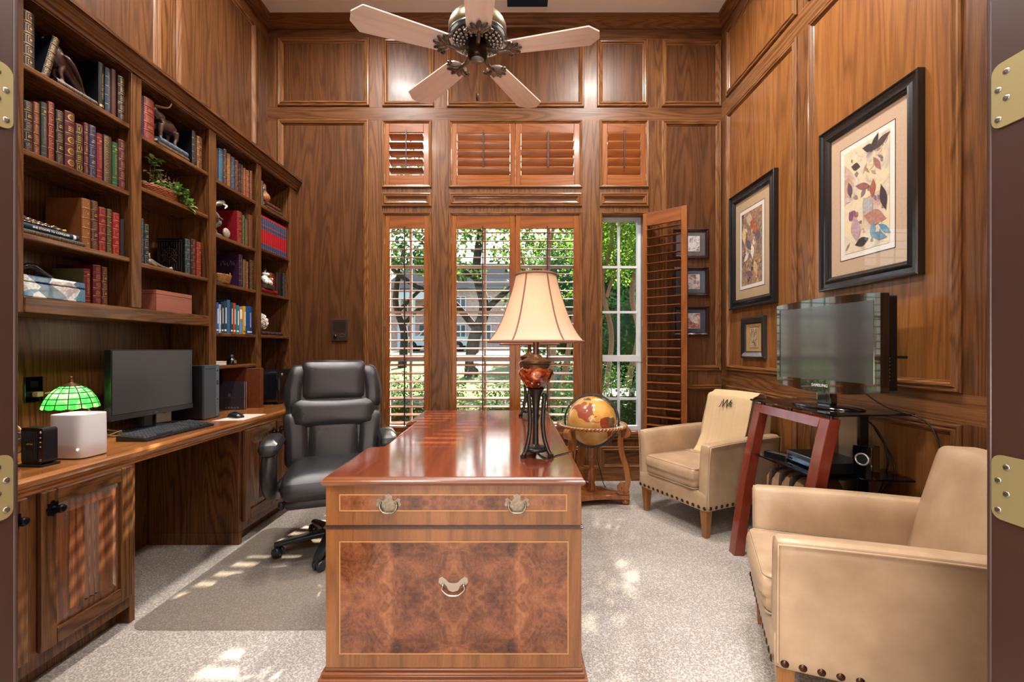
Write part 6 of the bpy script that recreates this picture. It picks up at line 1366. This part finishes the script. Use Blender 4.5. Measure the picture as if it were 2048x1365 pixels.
# ------------------------------------------------------------------ ceiling fan
FN = thing('ceiling_fan', 'bronze ceiling fan with five wooden blades and ornate blade irons', 'ceiling fan', (-.2035, 2.54, 2.885))
FBR = plain('antique_brass', '#7d7052', .3, .85); FDK = plain('fan_bronze_dark', '#2b211c', .32, .75, noise=.3, nscale=60, bump=.15); FIR = plain('fan_iron_pewter', '#6e655c', .3, .8, noise=.35, nscale=70, bump=.2)
FW = wood('fan_blade_timber', '#c4a596', '#e8d3c8', '#f0e0d8', 'X', .25, .4, 2.5, contrast=.4, loc=(3, 3, 3))  # timber colour lightened to stand in for light reflected off the floor
m = MB(); m.lathe([(.03, .225), (.07, .215), (.125, .19), (.152, .165), (.163, .14), (.163, .085), (.155, .075), (.148, .072)], (0, 0, 0), 56, cap=False); m.build('motor_housing', FBR, FN)
m = MB(); m.lathe([(.162, .088), (.168, .08), (.166, .068), (.150, .062), (.142, .066)], (0, 0, 0), 56, cap=False); m.build('housing_rim', plain('rim_blued', '#6d7a80', .2, .9), FN)
m = MB(); m.lathe([(.145, .066), (.120, .052), (.085, .046), (.06, .045), (.0, .045)], (0, 0, 0), 56, cap=False)
m.build('motor_plate', FDK, FN)
m = MB(); r_ = random.Random(4)
for rr_, n_, s_ in ((.132, 30, .0115), (.112, 25, .0125), (.092, 20, .012), (.074, 16, .010)):
    for k in range(n_):
        a = 2*pi*(k+.5*(n_ % 2))/n_; z = .052+.0*rr_; m.sphere((rr_*cos(a), rr_*sin(a), .046+.3*max(0, rr_-.09)), s_, 8, None, 1.0, 1.0, .8)
m.build('ornament_rosette', plain('ornament_pewter', '#8a8a86', .25, .9, noise=.4, nscale=90), FN)
m = MB(); m.lathe([(.05, .045), (.054, .03), (.056, -.01), (.054, -.03), (.046, -.04), (.036, -.046)], (0, 0, 0), 40, cap=False); m.build('switch_housing', FDK, FN)
m = MB(); m.lathe([(.039, -.043), (.036, -.048), (.0, -.051)], (0, 0, 0), 36, cap=False); m.lathe([(.005, -.050), (.004, -.054), (0, -.055)], (0, 0, 0), 12); m.build('bottom_cap', plain('cap_pewter', '#8e9498', .3, .8), FN)
m = MB(); m.lathe([(.016, .20), (.016, ZC-2.885-.08), (.06, ZC-2.885-.07), (.075, ZC-2.885)], (0, 0, 0), 28, cap=False); m.build('downrod', FBR, FN)
R0, R1 = .15, .675
for k in range(5):
    a = radians(-83.8+72*k); M_ = Matrix.Rotation(a, 4, 'Z') @ Matrix.Rotation(radians(6), 4, 'X')
    pts = [(R0+.012, -.045), (R0+.035, -.062), (R0+.07, -.066), (R1-.06, -.088), (R1-.05, -.088), (R1+.002, -.03), (R1+.002, .03), (R1-.05, .088), (R1-.06, .088), (R0+.07, .066), (R0+.035, .062), (R0+.012, .045), (R0, .02), (R0, -.02)]
    m = MB(); m.prism(pts, .007, 'XY', (0, 0, 0)); b_ = m.build('blade', FW, FN, bevel=.002); b_.matrix_local = M_
    m = MB(); q = (.055, 0, .02); m.tube(smooth_path([(.05, 0, .012), (.08, 0, .004), (.11, 0, -.012), (.15, 0, -.012), (.19, 0, -.008)], 5), [.012]*8+[.0105]*13, 10)
    for (ang, L, w_) in ((0, .095, .018), (24, .085, .016), (-24, .085, .016), (48, .07, .015), (-48, .07, .015)):
        ca, sa = cos(radians(ang)), sin(radians(ang)); P = smooth_path([(.165, 0, -.009), (.165+L*.55*ca, L*.55*sa*1.1, -.011), (.165+L*ca*.95, L*sa*1.25, -.006)], 6); n = len(P)
        m.tube(P, [.004+.012*sin(pi*min(1, .15+i/n*.85)) for i in range(n)], 10, None, False, True, .32); m.tube([(p[0], p[1], p[2]-.0045) for p in P], .0022, 5)
    for s in (-1, 1): m.tube([(.175+.02*k_/10+.012*cos(k_*.55), s*(.062+.010*sin(k_*.55)), -.006) for k_ in range(11)], [.009-.0004*k_ for k_ in range(11)], 8)
    ir = m.build('blade_iron', FIR, FN); ir.matrix_local = M_
m = MB(); m.tube([(-.004, .035, -.04), (-.004, .036, -.12), (-.004, .036, -.21)], .0012, 5); ch = m.build('pull_chain', FBR, FN)
m = MB(); m.lathe([(.004, 0), (.007, .006), (.007, .036), (.004, .042), (0, .044)], (-.004, .036, -.255), 14); pb = m.build('pull_bob', M_BLACK, FN); pb.parent = ch
# ------------------------------------------------------------------ outside: front garden, street, house opposite
def gz(y): return -.28 if y < 8 else (-.28 + (y-8)*.047 if y < 34 else .942+ (y-34)*.03 if y < 40 else 1.12)
tq = NT('lawn_grass'); b = tq.bsdf(Roughness=.9); v = tq.coord(); n1 = tq.noise(v, .5, 4); n2 = tq.noise(v, 14, 3, .7); a = tq.math('MULTIPLY_ADD', (n2, 0), None, 0, .4); tq.l(n1, 0, a, 2); r = tq.ramp([(.5, C('#34501c')), (.7, C('#57722f')), (.9, C('#7d7453'))]); tq.l(a, 0, r, 0); tq.l(r, 0, b, 'Base Color')
m = MB(); YG = [4.31, 6, 8, 12, 18, 26, 34, 40, 70, 120]; XG = [-60, -20, -8, 0, 8, 20, 60]
m.add([(x, y, gz(y)) for y in YG for x in XG], [(j*7+i, j*7+i+1, (j+1)*7+i+1, (j+1)*7+i) for j in range(len(YG)-1) for i in range(6)]); o = m.build('lawn', tq.m); o['kind'] = 'structure'
def strip_ground(nm, y0, y1, col, dz=.012, x0=-60, x1=60):
    m = MB(); n = 4; m.add([(x, y0+(y1-y0)*j/n, gz(y0+(y1-y0)*j/n)+dz) for j in range(n+1) for x in (x0, x1)], [(2*j, 2*j+1, 2*j+3, 2*j+2) for j in range(n)]); o = m.build(nm, plain('ground_' + nm, col, .9, noise=.2, nscale=3)); o['kind'] = 'structure'
strip_ground('street', 34.3, 39.5, '#6a6764'); strip_ground('driveway', 15, 19.5, '#776f65', .01, .5, 60); strip_ground('sidewalk', 30.2, 31.8, '#8a847a')
m = MB(); m.box(-60, 60, 6.6, 7.9, -.3, -.262); o = m.build('path_mulch', plain('mulch', '#6b5544', .95, noise=.4, nscale=9)); o['kind'] = 'structure'
RO = random.Random(21)
def leafy(m, c, rad, n, size, mis=(0,), flat=1., rr=RO, shell=.55, off=(0, 0, 0)):
    ox, oy, oz = off
    for _ in range(n):
        u = rr.uniform(-1, 1); a = rr.uniform(0, 2*pi); q = (rr.uniform(shell**3, 1))**(1/3); s = sqrt(1-u*u)
        p = Vector((c[0]+rad[0]*q*s*cos(a), c[1]+rad[1]*q*s*sin(a), c[2]+rad[2]*q*u)); d = Vector((rr.uniform(-1, 1), rr.uniform(-1, 1), rr.uniform(-1, .6))).normalized(); w = d.orthogonal().normalized(); w = Matrix.Rotation(rr.uniform(0, 2*pi), 3, d) @ w
        if oy:
            tt_ = (p.y+oy-YB)/.94; xx, zz = p.x+ox-.25*tt_, p.z+oz-.68*tt_
            if -1.35 < xx < .28 and .3 < zz < 3.5 and sin(xx*6.5+1.2)*sin(zz*4.1+xx*2.3) < .45: continue  # leaves left out along the sun's path so patches of sun come in
        L = size*rr.uniform(.7, 1.35); W = L*.3; up = d.cross(w)*L*.08
        m.add([tuple(p), tuple(p+d*L*.45-w*W+up), tuple(p+d*L), tuple(p+d*L*.45+w*W+up)], [(0, 1, 2, 3)], False, rr.choice(mis))
LG = [leaf_mat('leaf_bright', '#5b8527', '#93b548', .5, .5, 1.5), leaf_mat('leaf_mid', '#3f6a24', '#6d9440', .45, .5, 1.5), leaf_mat('leaf_dark', '#24421c', '#47682e', .4, .5, 1.5)]
BARK = wood('smooth_bark', '#6b4f3a', '#9a7656', '#b8957a', 'Z', .7, 0, 2., contrast=.6); BARKD = plain('dark_bark', '#3d342b', .9, noise=.3, nscale=8)
def tree(label, loc, stems, clumps, size, mis, bark, group='trees outside the windows'):
    t = thing('tree', label, 'tree', (loc[0], loc[1], gz(loc[1])), 0, group)
    m = MB()
    for P, r0, r1 in stems: S = smooth_path(P, 6); n = len(S); m.tube(S, [r0+(r1-r0)*i/n for i in range(n)], 9)
    m.build('trunk', bark, t); m = MB()
    for c, rad, n in clumps: leafy(m, c, rad, int(n*(2.2 if size < .15 else 1.4)), size*(.62 if size < .15 else .8), mis, off=(loc[0], loc[1], gz(loc[1])))
    m.build('foliage', LG, t); return t
tree('slim crape myrtle with tan trunks close outside the open window', (1.85, 7.0), [([(0, 0, 0), (-.05, .05, .9), (.1, 0, 1.7), (.02, .1, 2.4), (.22, .1, 3.4), (.3, .2, 4.6)], .055, .03), ([(-.25, .1, 0), (-.38, .1, .8), (-.28, .2, 1.7), (-.45, .1, 2.5), (-.3, .1, 3.2), (-.2, .2, 4.5)], .05, .025), ([(-.38, .1, 2.3), (-.2, .2, 2.9), (-.05, .3, 3.8)], .03, .015)],
     [((.1, .3, 4.1), (1.0, .8, .9), 1500), ((.0, .3, 5.0), (1.0, .8, .7), 900), ((-.25, .2, 3.7), (.75, .6, 1.1), 2600), ((-.5, .2, 3.5), (.6, .5, .5), 350), ((.6, .3, 3.2), (.6, .5, .45), 260), ((-.1, .1, 2.75), (.55, .4, .25), 130)], .10, (0, 0, 1), BARK)  # includes a dense clump added to keep sun off the right-hand carpet
tree('leaning crape myrtle seen through the right half of the wide window', (.55, 8.2), [([(.25, 0, 0), (.12, 0, .9), (.2, 0, 1.8), (.0, 0, 2.7), (.3, 0, 4.2)], .07, .03), ([(.2, .1, 0), (.42, .1, 1.2), (.62, .1, 2.4), (.9, .2, 4.4)], .06, .03), ([(.1, .1, 1.9), (-.3, .2, 2.8), (-.6, .2, 4.2)], .04, .02)],
     [((.3, .3, 4.4), (1.3, 1., 1.0), 900), ((-.5, .3, 3.6), (.8, .6, .5), 300), ((.9, .3, 3.3), (.6, .6, .5), 260), ((.5, .2, 2.7), (.5, .4, .3), 120)], .11, (0, 0, 1), BARK)
tree('dark spreading oak beyond the lawn, seen through the left half of the wide window', (-1.6, 17), [([(.0, 0, 0), (.1, 0, 1.4), (.5, 0, 2.6), (.2, 0, 4.2), (.6, 0, 6.5)], .28, .12), ([(.2, 0, 1.8), (-.8, 0, 2.9), (-2.2, 0, 3.5), (-3.6, 0, 4.6)], .15, .06), ([(.4, 0, 2.4), (1.4, 0, 3.3), (2.6, 0, 4.2)], .14, .06), ([(.3, 0, 3.6), (-.9, 0, 4.6), (-1.7, 0, 6)], .1, .05)],
     [((0, 0, 6.8), (4.2, 3, 1.7), 1500), ((-2.8, 0, 4.9), (1.7, 1.4, .8), 420), ((2.2, 0, 4.6), (1.5, 1.3, .8), 420), ((-.6, -.4, 3.9), (1.2, 1, .4), 160)], .26, (1, 2, 2), BARKD)
tree('oak with low branches across the street house, behind the narrow left window', (-5.2, 21), [([(0, 0, 0), (.1, 0, 1.6), (-.3, 0, 3.2), (.1, 0, 5.5)], .22, .1), ([(0, 0, 1.9), (.9, 0, 2.8), (2.2, 0, 3.1)], .12, .05), ([(-.2, 0, 2.6), (1.2, 0, 3.9), (2.4, 0, 4.2)], .1, .04)],
     [((0, 0, 6.2), (3.6, 2.6, 1.7), 1100), ((1.9, 0, 4.7), (1.4, 1.2, .8), 330), ((-1.8, 0, 4.9), (1.5, 1.3, .9), 300)], .3, (1, 2), BARKD)
for k, (x, y, z, rx, rz, n, mis) in enumerate(((3.2, 11.5, 1.5, 1.5, 1.7, 2200, (1, 1, 2)), (5.4, 13.5, 2.2, 1.9, 2.6, 2200, (1, 2, 2)), (2.0, 14.5, 2.6, 1.6, 2.6, 1900, (2, 1)), (4.0, 17.5, 4.4, 2.6, 4.2, 2200, (1, 2, 0)), (8.5, 17, 4.0, 3.0, 4.2, 1200, (2, 1)), (5.5, 22, 3.8, 4.2, 4.2, 3200, (2, 1, 2)), (1.6, 24, 3.0, 2.2, 3.4, 1500, (2, 1)))):
    t = thing('garden_shrub', ('rounded green shrub low behind the open window', 'taller green shrub right of the rounded one outside', 'dense dark shrub behind the crape myrtle trunks', 'big leafy shrub-tree filling the open window top', 'far right dark leafy shrub-tree', 'widest dark tree mass at the very back behind the open window', 'dark tree at the back seen between the wide and open windows')[k], 'shrub', (x, y, gz(y)), 0, 'shrubs outside the windows')
    m = MB(); m.tube([(0, 0, 0), (.05, 0, z*.6), (-.05, 0, z)], [.09, .07, .03], 7); m.build('stem', BARKD, t)
    m = MB(); m.sphere((0, 0, z), .66, 14, 2, rx, rx*.8, rz); leafy(m, (0, 0, z), (rx, rx*.8, rz), int(n*1.7), .11 if y < 15 else .24, mis, off=(x, y, gz(y))); m.build('foliage', LG, t)
for k, (x, y, wx, zt, mis) in enumerate(((-1.2, 5.2, .66, .92, (1, 1, 2)), (.12, 5.3, .58, .88, (1, 2, 1)), (1.38, 5.35, .60, 1.02, (1, 1, 2)))):
    t = thing('hedge_bush', ('clipped bush below the narrow left window', 'clipped bush below the wide middle window', 'clipped glossy bush below the open right window')[k], 'bush', (x, y, -.28), 0, 'bushes under the windows')
    m = MB(); [m.tube([(dx, 0, 0), (dx*1.3, .03, .5), (dx*1.5, 0, .9)], [.018, .014, .006], 6) for dx in (-.3, -.1, .12, .32)]; m.build('stem', BARKD, t)
    m = MB()
    m.pillow((0, .05, zt*.45+.1), (wx*1.5, .5, zt*.85), .2, (0, 0, .02), 6, 2)
    for _ in range(6500):
        p = Vector((RO.uniform(-wx, wx), RO.uniform(-.42, .42), RO.uniform(.06, zt+.22+.10*sin(7*RO.random())))); d = Vector((RO.uniform(-1, 1), RO.uniform(-1, .6), RO.uniform(-.3, 1))).normalized(); w = Matrix.Rotation(RO.uniform(0, 6.28), 3, d) @ d.orthogonal().normalized(); L = RO.uniform(.022, .045)
        m.add([tuple(p), tuple(p+d*L*.5-w*L*.3), tuple(p+d*L), tuple(p+d*L*.5+w*L*.3)], [(0, 1, 2, 3)], False, RO.choice(mis))
    m.build('foliage', LG, t)
# house opposite
H = thing('outside_house', 'red brick house with a white columned porch across the street', 'house', (-4, 46, 1.1))
bk_ = NT('house_brick'); b = bk_.bsdf(Roughness=.9); v = bk_.coord((1, 1, 1), (0, 0, 0), (pi/2, 0, 0)); br = bk_.n('ShaderNodeTexBrick'); br.inputs['Scale'].default_value = 2.4; br.inputs['Color1'].default_value = C('#b98a7a'); br.inputs['Color2'].default_value = C('#d4ab9a'); br.inputs['Mortar'].default_value = C('#cdbfb2'); bk_.l(v, 0, br, 'Vector'); bk_.l(br, 0, b, 'Base Color')
m = MB(); m.box(-9, 9, 0, 8, 0, 6.2); m.build('wall', bk_.m, H)
m = MB(); m.add([(-9.6, -.6, 6.2), (9.6, -.6, 6.2), (9.6, 8.6, 6.2), (-9.6, 8.6, 6.2), (-7, 4, 9.6), (7, 4, 9.6)], [(0, 1, 5, 4), (1, 2, 5), (2, 3, 4, 5), (3, 0, 4), (3, 2, 1, 0)]); m.build('roof', plain('shingle_grey', '#6d655e', .9), H)
WT = plain('house_white', '#dcdcd8', .6)
m = MB(); m.box(-7.6, -3.4, -1.6, .0, 5.0, 5.7); m.box(-7.6, -3.4, -1.6, 0, 0, .25); m.build('porch', WT, H)
for x in (-7.3, -5.9, -4.6, -3.7): m = MB(); m.lathe([(.22, .25), (.2, .4), (.18, 4.8), (.24, 5.0)], (x, -1.4, 0), 16); m.build('porch_column', WT, H)
m = MB(); m.box(-5.6, -4.9, -.06, 0, .25, 2.5); m.build('front_door', plain('door_teal', '#3f5560', .4), H)
GLZ = plain('house_glass', '#3c4a55', .1)
for x in (-6.8, -1.4, 1.2, 4.2, 6.6):
    for z in (1.0, 3.9):
        m = MB(); m.box(x-.55, x+.55, -.07, 0, z-.1, z+1.6); m.box(x-.06, x+.06, -.09, 0, z, z+1.5); w_ = m.build('window', WT, H); m = MB(); m.box(x-.45, x+.45, -.085, -.07, z, z+1.5); q = m.build('window_pane', GLZ, H); q.parent = w_
# pickup truck on the street
TK = thing('pickup_truck', 'white pickup truck parked on the street outside the left windows', 'truck', (-6.0, 36.4, gz(36.4)+.02))
PT = plain('truck_white', '#d5d8db', .2, 0, .6); SIDE = [(-2.9, .45), (-2.2, .42), (2.55, .42), (2.62, .6), (2.6, 1.12), (.75, 1.14), (.72, 1.2), (.45, 1.78), (-.95, 1.8), (-1.55, 1.18), (-2.75, 1.08), (-2.95, .8)]
m = MB(); m.prism(SIDE, -1.9, 'XZ', (0, -.95, 0)); m.build('body', PT, TK, bevel=.05)
m = MB(); m.prism([(.5, 1.22), (.32, 1.68), (-.9, 1.7), (-1.4, 1.2)], -1.92, 'XZ', (0, -.96, 0)); m.build('side_window', GLZ, TK)
for x in (-2.0, 1.65):
    for y in (-.9, .9):
        m = MB(); m.lathe([(.22, -.12), (.36, -.12), (.39, -.06), (.39, .06), (.36, .12), (.22, .12)], (x, y, .37), 28, None, 'Y'); m.build('wheel', plain('tyre_black', '#1b1b1d', .8), TK); m = MB(); m.lathe([(.22, -.1), (.05, -.13), (0, -.13)], (x, y, .37), 20, None, 'Y'); m.build('hub_cap', plain('hub_grey', '#8c8f92', .3, .7), TK)
m = MB(); m.box(2.5, 2.66, -.99, -.93, .72, 1.02); m.build('tail_light', plain('tail_red', '#b3201c', .2), TK)
m = MB(); m.box(2.6, 2.78, -.9, .9, .45, .6); m.build('bumper', plain('bumper_chrome', '#9a9ca0', .2, .8), TK)
# stand small things on their shelves with a hair of clearance
for o in bpy.data.objects:
    if o.parent is None and o.get('category') and o.location.x < -1.9 and 1. < o.location.z < 2.5 and o.type == 'EMPTY' and o.name.split('.')[0] not in ('bookcase', 'wall_outlet'): o.location.z += .0015
# ------------------------------------------------------------------ camera, light
cam = bpy.data.cameras.new('camera'); co = bpy.data.objects.new('camera', cam); COL.objects.link(co)
co.location = (0, 0, EYE); co.rotation_euler = (pi/2, 0, 0); cam.sensor_width = 36; cam.sensor_fit = 'HORIZONTAL'; cam.lens = 36*FPX/2048
cam.shift_x = -(VX-1024)/2048; cam.shift_y = (VY-682.5)/2048; cam.clip_start = .01; cam.clip_end = 300; SC.camera = co
w = bpy.data.worlds.new('World'); SC.world = w; w.use_nodes = True; nt = w.node_tree; bg = nt.nodes['Background']
sky = nt.nodes.new('ShaderNodeTexSky'); sky.sky_type = 'NISHITA'; sky.sun_disc = False; sky.sun_elevation = radians(35); sky.sun_rotation = radians(20); sky.air_density = 1.; sky.dust_density = 3.
nt.links.new(sky.outputs[0], bg.inputs[0]); bg.inputs[1].default_value = .42
def lamp(name, typ, loc, energy, col, rot=None, **kw):
    d = bpy.data.lights.new(name, typ); d.energy = energy; d.color = C(col)[:3]
    for k, v in kw.items(): setattr(d, k, v)
    o = bpy.data.objects.new(name, d); COL.objects.link(o); o.location = loc
    if rot is not None: o.rotation_euler = rot
    return o
sd = Vector((-.25, -.94, -.68))
lamp('sun', 'SUN', (4, 12, 8), 21., '#fff0d8', sd.to_track_quat('-Z', 'Y').to_euler(), angle=radians(.6))
# recessed downlights in the ceiling (out of frame; their glow shows on the panelling), and two added fill lights in the unseen hall
M_BULB = emit('downlight_glow', '#ffe9cc', 2.5)
for i, (x, y, wd) in enumerate(((-1.27, 3.0, 'back corner by the bookcase'), (.89, 3.0, 'back corner by the pictures'), (-1.27, 1.5, 'front corner by the bookcase'), (.89, 1.5, 'front corner by the television'))):
    t = thing('ceiling_downlight', f'round white recessed ceiling light, {wd}', 'ceiling light', (x, y, ZC), 0, 'recessed ceiling lights')
    m = MB(); m.lathe([(.185, 0), (.18, -.006), (.16, -.008), (.156, .0)], (0, 0, 0), 28, cap=False); m.build('trim_ring', M_CEIL, t)
    m = MB(); m.lathe([(.155, -.003), (0, -.003)], (0, 0, 0), 24, cap=False); m.build('lamp_lens', M_BULB, t)
    lamp('downlight', 'AREA', (x, y, ZC-.012), 52., '#fff8f2', None, shape='DISK', size=.3, spread=radians(170))
for nm, lo, en, cl in lamp_lights: lamp(nm, "POINT", lo, en, cl, None, shadow_soft_size=.03)
lamp('hall_fill_high', 'AREA', (0, -.9, ZC-.05), 210., '#f4f6ff', None, shape='DISK', size=1.6)  # added soft fill behind the camera, brightens the room through the doorway
lamp('hall_fill_low', 'POINT', (-.62, -1.0, .95), 95., '#fff4ea', None, shadow_soft_size=.22)  # added low fill without a fixture, lifts the ceiling and fan blades
vs = SC.view_settings; vs.view_transform = 'Standard'; vs.look = 'None'; vs.gamma = 1.; vs.exposure = .5; vs.use_curve_mapping = False
SC.display_settings.display_device = 'sRGB'
cy = SC.cycles; cy.max_bounces = 7; cy.diffuse_bounces = 4; cy.glossy_bounces = 4; cy.transmission_bounces = 6; cy.transparent_max_bounces = 10
cy.use_adaptive_sampling = True; cy.adaptive_threshold = .025; cy.sample_clamp_indirect = 4.; cy.caustics_reflective = False; cy.caustics_refractive = False; cy.use_denoising = True
